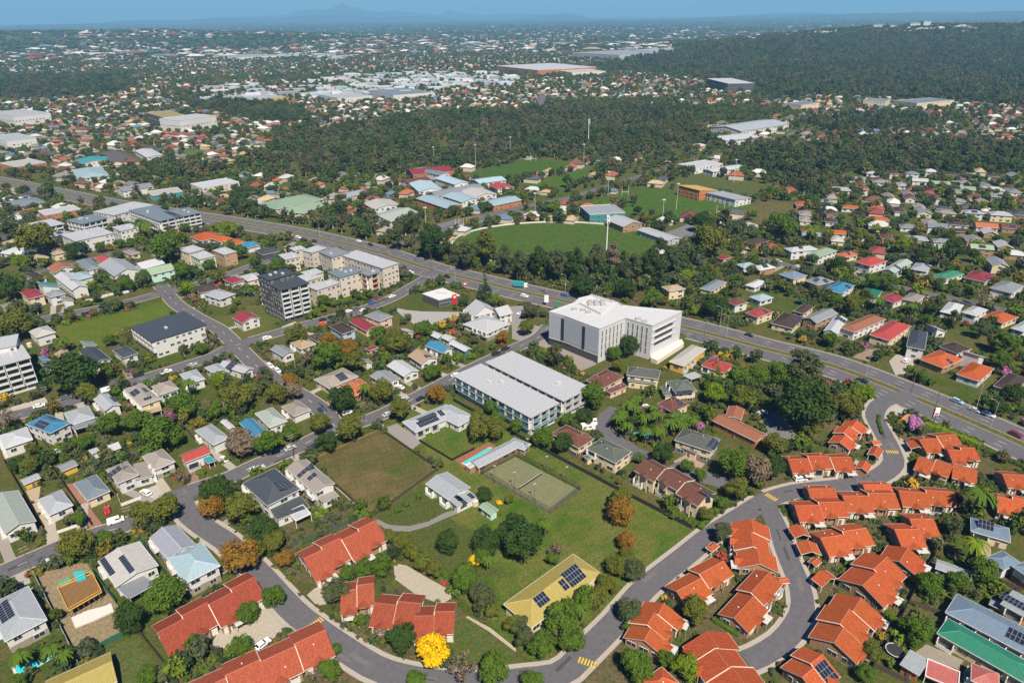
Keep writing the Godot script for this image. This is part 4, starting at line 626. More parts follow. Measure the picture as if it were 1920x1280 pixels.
["palm",209.3,-461.0,6.1,1.0,"mg",85,0],
["palm",199.5,-345.0,3.6,1.0,"mg",86,1],
["palm",214.9,-336.9,3.3,1.0,"mg",86,2],
["gum",228.9,-322.4,3.4,1.0,"gm",87,0],
["round",236.1,-311.3,5.0,1.0,"gm",88,0],
["round",183.1,-401.5,4.6,1.0,"gm",89,0],
["bare",262.0,-351.0,5.7,1.0,"bn",90,0],
["cone",-15.3,-366.1,5.2,1.0,"dk",91,0],
["round",-8.9,-363.5,3.4,1.0,"br",92,0],
["gum",-14.9,-425.6,8.1,1.0,"ol",93,0],
["gum",-54.7,-442.8,8.4,1.0,"dk",94,1],
["gum",-45.6,-439.4,6.9,1.0,"dk",94,2],
["gum",-70.8,-484.8,7.5,1.0,"gm",95,2],
["gum",-80.8,-466.3,6.7,1.0,"gm",95,1],
["gum",-29.4,-420.5,6.6,1.0,"gm",96,2],
["gum",-4.5,-412.3,6.5,1.0,"gm",96,3],
["round",-45.6,-317.9,5.3,1.0,"mg",97,1],
["round",-67.2,-312.4,5.0,1.0,"mg",97,2],
["round",-85.2,-282.0,7.8,1.0,"mg",98,2],
["round",-107.9,-362.5,4.0,1.0,"mg",99,1],
["round",-37.0,-272.8,3.9,1.0,"mg",30,3],
["round",-151.0,-419.4,5.5,1.0,"mg",99,2],
["round",-31.7,-288.8,3.1,1.0,"mg",30,5],
["round",-55.3,-300.6,6.8,1.0,"ol",100,0],
["round",-72.9,-281.3,6.0,1.0,"ol",24,5],
["round",-108.3,-310.8,6.3,1.0,"ol",2,1],
["round",-91.0,-305.1,5.1,1.0,"bz",19,1],
["round",-79.1,-298.7,5.1,1.0,"bz",101,2],
["round",-4.7,-310.6,3.7,1.0,"bz",101,1],
["bare",-96.9,-287.5,4.8,1.0,"bn",102,2],
["cone",-109.2,-346.0,3.1,1.0,"br",103,0],
["round",-325.7,-453.8,13.6,1.0,"ol",104,0],
["round",-183.5,-401.0,5.3,1.0,"ol",105,0],
["round",-256.0,-322.1,8.7,1.0,"ol",106,0],
["gum",-370.2,-492.0,7.6,1.0,"gm",107,0],
["round",-322.3,-427.9,6.3,1.0,"br",108,1],
["round",-192.4,-379.1,5.0,1.0,"br",109,0],
["round",-212.2,-496.9,7.4,1.0,"br",108,2],
["round",-232.9,-388.9,5.1,1.0,"mg",110,2],
["round",-229.7,-400.6,5.1,1.0,"mg",110,3],
["round",-206.8,-407.7,6.6,1.0,"mg",110,5],
["round",-230.4,-440.1,11.3,1.0,"mg",110,6],
["round",-252.4,-400.9,4.4,1.0,"mg",110,4],
["round",-292.0,-467.9,4.2,1.0,"mg",111,3],
["round",-283.3,-476.6,3.8,1.0,"mg",111,1],
["round",-275.6,-479.4,3.8,1.0,"mg",111,2],
["round",-197.6,-423.6,4.6,1.0,"mg",99,3],
["round",-153.6,-302.5,3.5,1.0,"mg",98,1],
["round",-203.9,-313.1,3.3,1.0,"mg",110,1],
["palm",-271.4,-490.9,5.9,1.0,"mg",112,1],
["palm",-222.6,-304.6,3.3,1.0,"mg",113,0],
["palm",-267.1,-491.5,5.4,1.0,"mg",112,2],
["round",-294.5,-378.1,7.4,1.0,"dk",114,0],
["round",-301.1,-450.7,6.8,1.0,"dk",115,0],
["bare",-152.7,-313.7,3.7,1.0,"bn",102,1],
["gum",5.4,-400.1,6.8,1.0,"gm",96,1],
["gum",27.4,-397.3,7.2,1.0,"gm",116,3],
["gum",51.7,-402.7,7.4,1.0,"gm",116,4],
["gum",72.1,-386.2,7.2,1.0,"gm",116,2],
["gum",101.1,-408.9,6.0,1.0,"gm",116,5],
["gum",15.4,-404.6,6.8,1.0,"dk",117,1],
["gum",39.1,-400.2,7.0,1.0,"dk",118,1],
["gum",84.8,-394.8,7.3,1.0,"dk",118,2],
["gum",95.7,-424.2,6.2,1.0,"dk",117,2],
["gum",64.3,-410.3,6.9,1.0,"bn",119,0],
["round",42.3,-372.9,7.3,1.0,"dk",120,3],
["round",65.9,-369.6,6.6,1.0,"dk",120,2],
["round",109.3,-339.2,7.1,1.0,"dk",120,4],
["round",56.5,-295.8,5.7,1.0,"dk",120,1],
["round",145.2,-500.9,8.6,1.0,"dk",121,0],
["round",79.2,-354.0,6.1,1.0,"mg",122,2],
["round",48.2,-290.7,4.1,1.0,"mg",122,1],
["round",105.6,-390.3,5.2,1.0,"br",123,2],
["round",100.1,-343.7,3.0,1.0,"br",123,1],
["round",132.6,-440.4,12.7,1.0,"ol",124,0],
["round",7.0,-321.4,4.5,1.0,"ol",125,2],
["round",49.2,-279.9,3.3,1.0,"ol",125,1],
["round",163.5,-478.7,8.7,1.0,"gm",126,0],
["round",9.6,-340.5,4.6,1.0,"gm",127,0],
["gum",7.3,-282.1,3.7,1.0,"gm",128,0],
["gum",19.8,-284.2,4.2,1.0,"gm",116,1],
["round",-14.1,-146.6,4.4,1.0,"mg",40,0],
["round",6.0,-124.3,3.6,1.0,"mg",60,0],
["round",19.9,-139.8,3.9,1.0,"mg",60,0],
["round",-9.5,-156.9,3.2,1.0,"mg",60,0],
["round",-9.7,-142.4,3.6,1.0,"gm",36,2],
["round",2.7,-127.5,3.1,1.0,"gm",58,2],
["round",26.3,-146.5,3.0,1.0,"ol",62,2],
["round",-0.5,-131.9,2.8,1.0,"ol",62,4],
["round",33.9,-157.8,2.8,1.0,"ol",62,5],
["round",-1.5,-185.8,2.0,1.0,"ol",43,1],
["round",-7.4,-168.1,2.6,1.0,"br",63,1],
["shrub",-20.5,-153.1,1.6,1.0,"mg",129,2],
["shrub",-16.2,-147.8,1.5,1.0,"mg",129,1],
["shrub",17.9,-149.4,1.5,1.0,"mg",130,1],
["shrub",23.0,-152.5,1.4,1.0,"mg",130,2],
["shrub",-36.7,-185.1,1.6,1.0,"mg",131,2],
["shrub",-39.0,-182.3,1.8,1.0,"mg",131,3],
["shrub",-32.7,-189.3,1.6,1.0,"mg",131,1]]
var TREE_LABELS := ["broad dark green tree near the broad dark tree","broad olive green tree near the broad dark tree","broad olive green tree near the crossroads","broad olive green tree near the yellow garage","broad olive green tree near the building site","sparse thin brownish tree near the yellow garage","sparse thin brownish tree near the building site","broad thin brownish tree near the brown vacant lot","broad mid green tree near the yellow garage","broad mid green tree near the building site","broad bright green tree near the crossroads","broad dark green tree near the yellow garage","broad dark green tree near the building site","broad bronze-tinged tree near the building site","feathery palm tree near the crossroads","clipped round dark green tree near the building site","clipped round mid green tree near the building site","clipped round mid green tree near the golden flowering tree","feathery palm tree near the building site","broad bronze-tinged tree near the crossroads","broad bronze-tinged tree near the L-shaped house","broad thin brownish tree near the L-shaped house","tall gum grey-green tree near the crossroads","broad olive green tree near the brown vacant lot","broad olive green tree near the L-shaped house","broad dark green tree near the L-shaped house","broad dark green tree near the brown vacant lot","broad dark green tree near the tennis court","feathery palm tree near the L-shaped house","broad mid green tree near the brown vacant lot","broad mid green tree near the L-shaped house","golden yellow flowering shrub near the tennis court","broad dark green tree near the golden flowering tree","broad olive green tree near the golden flowering tree","broad bronze-tinged tree near the brown vacant lot","clipped round dark green tree near the yellow-roofed house","broad grey-green tree near the golden flowering tree","broad golden yellow flowering tree near the golden flowering tree","broad golden yellow flowering tree near the yellow-roofed house","feathery palm tree near the yellow-roofed house","broad mid green tree near the golden flowering tree","sparse thin brownish tree near the golden flowering tree","clipped round bronze-tinged tree near the tennis court","broad olive green tree near the tennis court","broad olive green tree near the palm garden","broad olive green tree near the village loop lane","broad dark green tree near the palm garden","broad mid green tree near the palm garden","broad mid green tree near the village entry lane","broad mid green tree near the tennis court","broad mid green tree near the village loop lane","broad thin brownish tree near the palm garden","conical mid green tree near the palm garden","broad bright green tree near the palm garden","feathery palm tree near the palm garden","broad dark green tree near the yellow-roofed house","clipped round bronze-tinged tree near the yellow-roofed house","clipped round olive green tree near the yellow-roofed house","broad grey-green tree near the yellow-roofed house","broad grey-green tree near the village loop lane","broad mid green tree near the yellow-roofed house","sparse thin brownish tree near the yellow-roofed house","broad olive green tree near the yellow-roofed house","broad bright green tree near the yellow-roofed house","broad dark green tree near the village entry lane","tall gum grey-green tree near the village entry lane","broad bright green tree near the village entry lane","broad olive green tree near the village entry lane","broad purple flowering tree near the village entry lane","feathery palm tree near the long green hedge","broad dark red tree near the long green hedge","broad mid green tree near the long green hedge","broad dark green tree near the long green hedge","clipped round mid green tree near the emerald green roof","broad mid green tree near the emerald green roof","feathery palm tree near the emerald green roof","tall gum grey-green tree near the emerald green roof","broad bright green tree near the emerald green roof","broad thin brownish tree near the village loop lane","broad dark green tree near the hillside street","broad olive green tree near the red-roofed houses","broad olive green tree near the hillside street","broad mid green tree near the red-roofed houses","broad mid green tree near the hillside street","broad bright green tree near the hillside street","feathery palm tree near the hillside street","feathery palm tree near the red-roofed houses","tall gum grey-green tree near the red-roofed houses","broad grey-green tree near the red-roofed houses","broad grey-green tree near the hillside street","sparse thin brownish tree near the hillside street","conical dark green tree near the fast-food forecourt","broad bright green tree near the fast-food forecourt","tall gum olive green tree near the grass oval","tall gum dark green tree near the cream apartment complex","tall gum grey-green tree near the cream apartment complex","tall gum grey-green tree near the fast-food forecourt","broad mid green tree near the fast-food forecourt","broad mid green tree near the crossroads","broad mid green tree near the charcoal tower","broad olive green tree near the fast-food forecourt","broad bronze-tinged tree near the fast-food forecourt","sparse thin brownish tree near the crossroads","conical bright green tree near the crossroads","broad olive green tree near the red-panelled flats","broad olive green tree near the charcoal tower","broad olive green tree near the bright green field","tall gum grey-green tree near the red-panelled flats","broad bright green tree near the red-panelled flats","broad bright green tree near the bright green field","broad mid green tree near the bright green field","broad mid green tree near the red-panelled flats","feathery palm tree near the red-panelled flats","feathery palm tree near the broad dark tree","broad dark green tree near the bright green field","broad dark green tree near the red-panelled flats","tall gum grey-green tree near the white office building","tall gum dark green tree near the grass oval","tall gum dark green tree near the white office building","tall gum thin brownish tree near the grass oval","broad dark green tree near the white office building","broad dark green tree near the grass oval","broad mid green tree near the white office building","broad bright green tree near the white office building","broad olive green tree near the grass oval","broad olive green tree near the white office building","broad grey-green tree near the grass oval","broad grey-green tree near the white office building","tall gum grey-green tree near the L-shaped house","mid green shrub near the golden flowering tree","mid green shrub near the yellow-roofed house","mid green shrub near the brown vacant lot"]
var CARS := [
["white sedan on the street near the broad dark tree",-203.5,-253.4,0.05,2.15,"sedan","wh"],
["dark green sedan on the street near the broad dark tree",-197.1,-251.3,0.05,2.15,"sedan","gn"],
["grey four-wheel drive on the street near the broad dark tree",-195.8,-260.3,0.05,2.15,"suv","gy"],
["black sedan parked off the street, second out from the broad dark tree",-189.9,-251.7,0.01,2.15,"sedan","bk"],
["white van on the street near the broad dark tree",-181.2,-266.5,0.05,2.35,"van","wh"],
["grey sedan on the street near the broad dark tree",-181.2,-273.2,0.05,2.35,"sedan","gy"],
["black four-wheel drive on the street near the broad dark tree",-174.1,-280.5,0.05,2.27,"suv","bk"],
["white pickup on the street near the crossroads",-162.4,-283.4,0.05,2.32,"ute","wh"],
["bright red sedan parked off the street near the broad dark tree",-192.4,-285.1,0.01,3.93,"sedan","rd"],
["black sedan parked off the street, first out from the broad dark tree",-186.4,-279.1,0.01,3.93,"sedan","bk"],
["silver sedan on the street near the crossroads",-153.1,-290.3,0.05,2.32,"sedan","sv"],
["white sedan parked off the street near the brown vacant lot",-108.7,-212.9,0.01,3.93,"sedan","wh"],
["white four-wheel drive parked off the street near the building site",-128.7,-193.0,0.01,4.15,"suv","wh"],
["bright red sedan parked off the street near the building site",-137.3,-183.9,0.01,3.71,"sedan","rd"],
["white van on the street near the building site",-131.4,-178.4,0.06,2.14,"van","wh"],
["silver four-wheel drive on the street near the brown vacant lot",-94.8,-206.0,0.06,2.36,"suv","sv"],
["white pickup parked off the street near the building site",-142.1,-159.5,0.01,2.33,"ute","wh"],
["silver sedan on the street, second out from the brown vacant lot",-93.6,-206.8,0.06,2.36,"sedan","sv"],
["silver sedan on the street, first out from the brown vacant lot",-85.8,-219.5,0.06,2.31,"sedan","sv"],
["dark blue sedan parked off the street near the brown vacant lot",-76.5,-221.1,0.01,2.41,"sedan","db"],
["dark blue sedan on the street near the L-shaped house",-80.8,-246.8,0.06,0.57,"sedan","db"],
["white four-wheel drive on the street, second out from the crossroads",-115.1,-288.1,0.06,0.77,"suv","wh"],
["white four-wheel drive parked off the street near the crossroads",-110.1,-283.3,0.01,0.77,"suv","wh"],
["white sedan parked off the street near the L-shaped house",-50.3,-266.7,0.01,3.98,"sedan","wh"],
["silver sedan on the street, second out from the L-shaped house",-47.0,-255.9,0.06,2.41,"sedan","sv"],
["black sedan on the street near the L-shaped house",-39.8,-256.2,0.06,2.41,"sedan","bk"],
["bright red sedan on the street near the L-shaped house",-32.5,-264.5,0.06,2.43,"sedan","rd"],
["silver sedan on the street, first out from the L-shaped house",-52.2,-243.6,0.06,2.31,"sedan","sv"],
["white four-wheel drive parked off the street near the L-shaped house",-69.2,-245.0,0.01,2.14,"suv","wh"],
["white sedan on the street near the L-shaped house",-26.3,-277.5,0.06,2.43,"sedan","wh"],
["white four-wheel drive on the street, first out from the crossroads",-126.7,-319.5,0.05,2.29,"suv","wh"],
["white sedan on the street, third out from the fast-food forecourt",-92.1,-354.2,0.05,2.23,"sedan","wh"],
["grey four-wheel drive on the street near the fast-food forecourt",-88.6,-357.6,0.05,2.23,"suv","gy"],
["white sedan on the street, second out from the fast-food forecourt",-83.7,-355.5,0.05,2.23,"sedan","wh"],
["blue sedan on the street near the fast-food forecourt",-80.7,-366.3,0.05,2.47,"sedan","bl"],
["grey sedan on the street, second out from the fast-food forecourt",-77.4,-369.3,0.05,2.47,"sedan","gy"],
["grey sedan on the street, first out from the fast-food forecourt",-74.8,-372.3,0.05,2.47,"sedan","gy"],
["white sedan on the street, first out from the fast-food forecourt",-70.7,-376.0,0.05,2.47,"sedan","wh"],
["black sedan on the street near the fast-food forecourt",-99.6,-346.5,0.05,2.23,"sedan","bk"],
["black sedan on the street near the crossroads",-103.5,-342.9,0.05,2.23,"sedan","bk"],
["bright orange four-wheel drive parked off the street near the crossroads",-102.0,-336.6,0.01,2.23,"suv","og"],
["dark blue sedan parked off the street, second out from the fast-food forecourt",-92.8,-345.4,0.01,2.23,"sedan","db"],
["black four-wheel drive parked off the street, first out from the fast-food forecourt",-46.8,-402.7,0.01,4.25,"suv","bk"],
["black four-wheel drive parked off the street, second out from the fast-food forecourt",-44.6,-406.2,0.01,4.26,"suv","bk"],
["black four-wheel drive on the main road near the fast-food forecourt",-40.6,-408.6,0.05,0.95,"suv","bk"],
["white sedan on the main road, first out from the cream apartment complex",-65.1,-418.0,0.05,0.84,"sedan","wh"],
["white four-wheel drive on the main road, second out from the cream apartment complex",-168.2,-503.2,0.05,1.08,"suv","wh"],
["white four-wheel drive on the main road, first out from the cream apartment complex",-160.1,-497.7,0.05,0.96,"suv","wh"],
["black sedan on the main road near the cream apartment complex",-175.4,-506.9,0.05,1.08,"sedan","bk"],
["black four-wheel drive on the main road, second out from the cream apartment complex",-144.9,-487.1,0.05,0.96,"suv","bk"],
["white sedan on the main road, second out from the cream apartment complex",-112.4,-487.0,0.05,0.96,"sedan","wh"],
["black four-wheel drive on the main road, first out from the cream apartment complex",-101.8,-477.5,0.05,0.96,"suv","bk"],
["dark blue sedan parked off the street, first out from the fast-food forecourt",-26.1,-354.9,0.01,2.54,"sedan","db"],
["black four-wheel drive on the street near the white office building",-3.3,-304.1,0.06,2.38,"suv","bk"],
["black four-wheel drive on the street near the L-shaped house",-7.9,-299.0,0.06,2.38,"suv","bk"],
["white four-wheel drive on the main road near the fast-food forecourt",7.7,-374.2,0.05,0.96,"suv","wh"],
["grey sedan on the main road near the white office building",19.1,-382.0,0.05,1.0,"sedan","gy"],
["blue pickup on the main road near the white office building",31.4,-375.2,0.05,1.0,"ute","bl"],
["black sedan on the main road near the white office building",121.9,-317.1,0.05,0.91,"sedan","bk"],
["dark blue sedan parked off the street near the white office building",110.7,-373.0,0.01,2.57,"sedan","db"],
["white four-wheel drive parked off the street near the fast-food forecourt",5.0,-347.4,0.01,4.31,"suv","wh"],
["black sedan parked off the street near the white office building",6.7,-344.2,0.01,4.31,"sedan","bk"],
["silver four-wheel drive on the street near the hillside street",177.8,-431.4,0.08,0.77,"suv","sv"],
["white sedan on the street near the hillside street",186.9,-420.5,0.08,0.77,"sedan","wh"],
["white four-wheel drive parked off the street near the red-roofed houses",186.7,-286.7,0.01,2.21,"suv","wh"],
["dark blue pickup on the main road near the village entry lane",157.3,-267.8,0.05,0.64,"ute","db"],
["pale blue four-wheel drive on the main road near the long green hedge",188.6,-249.0,0.05,0.56,"suv","lb"],
["silver sedan on the main road near the long green hedge",191.6,-241.9,0.05,0.56,"sedan","sv"],
["white four-wheel drive on the main road near the long green hedge",195.0,-238.2,0.05,0.56,"suv","wh"],
["maroon four-wheel drive on the main road near the long green hedge",196.2,-223.4,0.05,0.48,"suv","dr"],
["white four-wheel drive parked off the street near the village loop lane",101.9,-197.0,0.01,1.72,"suv","wh"],
["white sedan parked off the street, first out from the palm garden",57.0,-247.3,0.01,0.93,"sedan","wh"],
["white sedan parked off the street, second out from the palm garden",33.3,-236.2,0.01,-0.05,"sedan","wh"],
["silver sedan parked off the street near the village entry lane",101.0,-241.1,0.01,4.49,"sedan","sv"],
["white sedan parked off the street near the village entry lane",103.5,-242.1,0.01,4.49,"sedan","wh"],
["white sedan parked off the street near the golden flowering tree",-66.9,-128.6,0.01,2.5,"sedan","wh"]]
var POLES := [
[96.0,-307.7,15,2.48,0,"the white office building"],
[109.7,-315.5,12,2.48,1,"the white office building"],
[161.5,-273.7,12,2.21,1,"the village entry lane"],
[189.5,-228.6,12,2.13,1,"the long green hedge"],
[168.9,-233.8,14,2.13,0,"the long green hedge"],
[194.5,-245.3,11,2.13,1,"the long green hedge"],
[173.0,-256.9,13,2.21,0,"the village entry lane"],
[110.1,-328.7,11,2.48,1,"the white office building"],
[92.5,-352.4,12,2.57,1,"the white office building"],
[32.0,-377.6,12,2.57,1,"the white office building"],
[-197.6,-251.5,11,3.72,0,"the broad dark tree"],
[-122.9,-172.6,11,3.71,0,"the building site"],
[-144.2,-155.0,11,3.9,0,"the building site"],
[-82.5,-212.9,11,3.89,0,"the brown vacant lot"],
[-60.5,-237.4,10,3.69,0,"the L-shaped house"],
[-64.0,-439.8,13,2.41,0,"the cream apartment complex"],
[-34.3,-392.7,11,2.52,1,"the fast-food forecourt"],
[-88.6,-469.9,13,4.34,0,"the cream apartment complex"],
[-143.7,-497.7,12,2.53,1,"the cream apartment complex"],
[-168.4,-490.5,12,2.53,0,"the cream apartment complex"],
[-101.0,-281.5,9,2.34,1,"the crossroads"],
[3.7,-397.1,12,2.54,0,"the fast-food forecourt"],
[-77.3,-256.6,8,2.34,1,"the L-shaped house"],
[-231.4,-365.8,10,3.71,0,"the bright green field"],
[-250.9,-338.6,10,3.8,0,"the bright green field"],
[-138.2,-199.6,9,4.15,0,"the yellow garage"],
[-211.8,-497.4,12,2.65,1,"the red-panelled flats"],
[-72.1,-321.9,9,3.8,0,"the fast-food forecourt"],
[-177.9,-456.0,11,4.25,0,"the cream apartment complex"]]
var FENCES := [
["timber_fence","weathered paling fence beside the pale blue pool house",[-196.9,-237.6,-175.8,-217.5],1.7,[0.16,0.13,0.1],"wood",2.4],
["timber_fence","weathered paling fence between the blue-roofed house and its neighbour",[-180.2,-234.8,-163.4,-217.8],1.7,[0.16,0.13,0.1],"wood",2.4],
["timber_fence","dark paling fence beside the brown-roofed house with solar panels",[-163.2,-217.3,-138.8,-192.8],1.7,[0.045,0.042,0.04],"wood",2.4],
["timber_fence","dark paling fence along the red paved driveway",[-173.1,-211.1,-138.5,-176.6],1.7,[0.045,0.042,0.04],"wood",2.4],
["timber_fence","dark paling fence beside the sage grey house",[-192.0,-213.5,-153.8,-175.5],1.7,[0.045,0.042,0.04],"wood",2.4],
["timber_fence","paling fence behind the white gabled shed",[-151.9,-221.1,-143.0,-213.1],1.7,[0.16,0.13,0.1],"wood",2.4],
["timber_fence","paling fence beside the complex grey-roofed house",[-137.9,-240.5,-124.6,-225.6],1.7,[0.16,0.13,0.1],"wood",2.4],
["white_wall","white front wall of the house with solar panels",[-138.1,-192.1,-134.0,-186.6,-129.0,-190.5],1.2,[0.62,0.62,0.6],"plaster",3],
["white_wall","white front wall of the light grey hipped house",[-147.8,-173.2,-141.9,-177.3],1.1,[0.62,0.62,0.6],"plaster",3],
["metal_fence","long pale steel fence beside the building site",[-143.5,-154.5,-112.9,-123.7],1.9,[0.35,0.4,0.48],"plaster",2.4],
["metal_fence","green steel fence at the back of the building site",[-113.5,-124.9,-105.5,-132.4],1.9,[0.02,0.1,0.065],"plaster",2.4],
["metal_fence","green steel fence between the site and the off-white house",[-127.1,-155.9,-113.3,-143.4],1.9,[0.02,0.1,0.065],"plaster",2.4],
["metal_fence","green steel fence between the off-white and pale blue houses",[-121.8,-172.2,-102.7,-152.6],1.9,[0.02,0.1,0.065],"plaster",2.4],
["timber_fence","paling fence beside the brick-orange row and lawn",[-101.8,-133.0,-84.2,-117.3],1.7,[0.16,0.13,0.1],"wood",2.4],
["timber_fence","low fence along the top of the brown vacant lot",[-75.4,-212.7,-54.6,-231.7],0.5,[0.42,0.24,0.11],"wood",4],
["timber_fence","dark fence from the vacant lot to the orange rows",[-62.9,-196.4,-48.6,-180.5],1.6,[0.16,0.13,0.1],"wood",2.4],
["timber_fence","dark wire fence round the green lawn of the L-shaped house",[-36.6,-224.0,-22.9,-210.9,-14.7,-218.2],1.1,[0.045,0.042,0.04],"wood",2.4],
["timber_fence","paling fence behind the taupe gabled house",[-70.0,-186.7,-57.1,-174.7],1.6,[0.16,0.13,0.1],"wood",2.4],
["timber_fence","fence behind the brick-orange row under the vacant lot",[-69.8,-165.9,-48.5,-180.1],1.7,[0.1,0.14,0.12],"wood",2.4],
["white_wall","cream front wall before the charcoal-roofed house",[-92.3,-199.6,-85.0,-203.8,-83.6,-201.0],1.3,[0.55,0.52,0.46],"plaster",3],
["timber_fence","dark boundary fence between the lawn block and the townhouses",[-25.6,-254.6,7.8,-220.4,35.0,-193.6,57.4,-172.1],1.7,[0.07,0.065,0.065],"wood",2.4],
["timber_fence","dark boundary fence along the brown vacant lot and lawn",[-53.5,-232.5,-27.5,-205.6,-46.7,-180.0],1.2,[0.12,0.1,0.08],"wood",2.4],
["timber_fence","dark paling fence behind the orange villas",[136.4,-166.4,122.0,-152.9,104.2,-133.7,86.1,-115.3],1.8,[0.045,0.042,0.04],"wood",2.4],
["timber_fence","grey paling fence between two green back yards",[110.8,-140.4,118.0,-135.8],1.7,[0.16,0.13,0.1],"wood",2.4],
["timber_fence","grey paling fence along the emerald green roof",[110.5,-128.1,124.3,-113.4],1.7,[0.16,0.13,0.1],"wood",2.4],
["timber_fence","grey paling fence below the trampoline yard",[90.8,-120.2,97.2,-115.2],1.7,[0.16,0.13,0.1],"wood",2.4],
["timber_fence","paling fence beside the slate blue house yard",[138.8,-149.5,144.7,-144.3],1.7,[0.16,0.13,0.1],"wood",2.4],
["white_wall","white wall with piers along the street above the field",[-250.8,-373.5,-239.2,-385.9],1.6,[0.62,0.62,0.6],"plaster",3],
["white_wall","pale wall before the light grey gabled house",[-237.4,-384.8,-230.8,-390.1],1.5,[0.62,0.62,0.6],"plaster",3]]
var HEDGES := [
["long clipped green hedge between the main road and orange villas",[163.8,-229.7,168.4,-225.8,172.9,-220.1,176.9,-214.7],3.0,4.6,[0.115,0.172,0.012]],
["dark low hedge running on along the main road wall",[177.6,-213.8,181.3,-208.6,185.2,-202.7],1.4,1.4,[0.066,0.116,0.014]],
["narrow hedge strip in the middle of the village entry",[150.5,-239.0,147.8,-234.0,145.1,-225.3],0.8,1.2,[0.066,0.116,0.014]],
["low hedge beside the village entry lane",[140.8,-231.1,139.1,-222.6],1.2,1.6,[0.034,0.064,0.014]],
["leafy planter hedge on the office terrace",[69.6,-301.4,77.4,-307.2,88.4,-317.1],1.6,3.2,[0.066,0.116,0.014]],
["clipped hedge before the cream apartment complex",[-100.7,-362.3,-90.5,-372.1,-80.5,-382.5],1.3,1.6,[0.066,0.116,0.014]],
["green hedge strip beside the village street",[59.5,-171.9,64.3,-177.0,68.2,-181.7],1.2,2.0,[0.066,0.116,0.014]],
["clipped hedge beside the brick villa end wall",[54.3,-135.5,59.6,-130.1],1.1,1.4,[0.066,0.116,0.014]]]
var FORESTS := [
[-302.0,-1011.0,-211.0,-1100.0,-50.0,-1215.0,131.0,-1214.0,317.0,-1273.0,256.0,-887.0,183.0,-812.0,98.0,-781.0,62.0,-783.0,27.0,-814.0,-61.0,-745.0,-112.0,-736.0,-218.0,-707.0,-277.0,-736.0,-308.0,-775.0,-295.0,-845.0],
[-391.0,-691.0,-422.0,-763.0,-375.0,-779.0,-314.0,-758.0,-313.0,-725.0,-358.0,-701.0],
[482.0,-1340.0,511.0,-1559.0,457.0,-1807.0,362.0,-2024.0,262.0,-2321.0,472.0,-2654.0,850.0,-3418.0,1425.0,-3632.0,2194.0,-3840.0,3286.0,-4386.0,924.0,-1184.0,729.0,-1318.0,635.0,-1418.0],
[251.0,-868.0,309.0,-917.0,381.0,-888.0,512.0,-904.0,667.0,-843.0,564.0,-702.0,399.0,-690.0,305.0,-647.0,258.0,-578.0,260.0,-660.0,248.0,-724.0],
[416.0,-1054.0,635.0,-1139.0,731.0,-1088.0,550.0,-978.0,440.0,-962.0],
[-357.0,-625.0,-252.0,-569.0,-260.0,-591.0,-367.0,-655.0],
[-446.0,-633.0,-335.0,-572.0,-243.0,-524.0,-249.0,-539.0,-336.0,-583.0,-457.0,-659.0],
[-1515.0,-2047.0,-1302.0,-2168.0,-1076.0,-2063.0,-891.0,-1747.0,-871.0,-1566.0,-1101.0,-1467.0],
[-725.0,-1573.0,-588.0,-1517.0,-380.0,-1293.0,-304.0,-1107.0,-406.0,-1138.0,-580.0,-1310.0],
[-258.0,-568.0,-237.0,-590.0,-164.0,-578.0,-113.0,-550.0,-93.0,-488.0,-127.0,-494.0,-176.0,-525.0],
[-92.0,-516.0,-64.0,-503.0,-21.0,-451.0,15.0,-428.0,84.0,-420.0,111.0,-402.0,100.0,-369.0,55.0,-387.0,14.0,-407.0,-20.0,-423.0,-70.0,-452.0],
[26.0,-627.0,69.0,-669.0,126.0,-730.0,183.0,-786.0,177.0,-812.0,101.0,-754.0,76.0,-657.0],
[109.0,-458.0,160.0,-540.0,169.0,-509.0,130.0,-424.0,111.0,-435.0],
[78.0,-568.0,120.0,-603.0,106.0,-576.0,94.0,-555.0]]
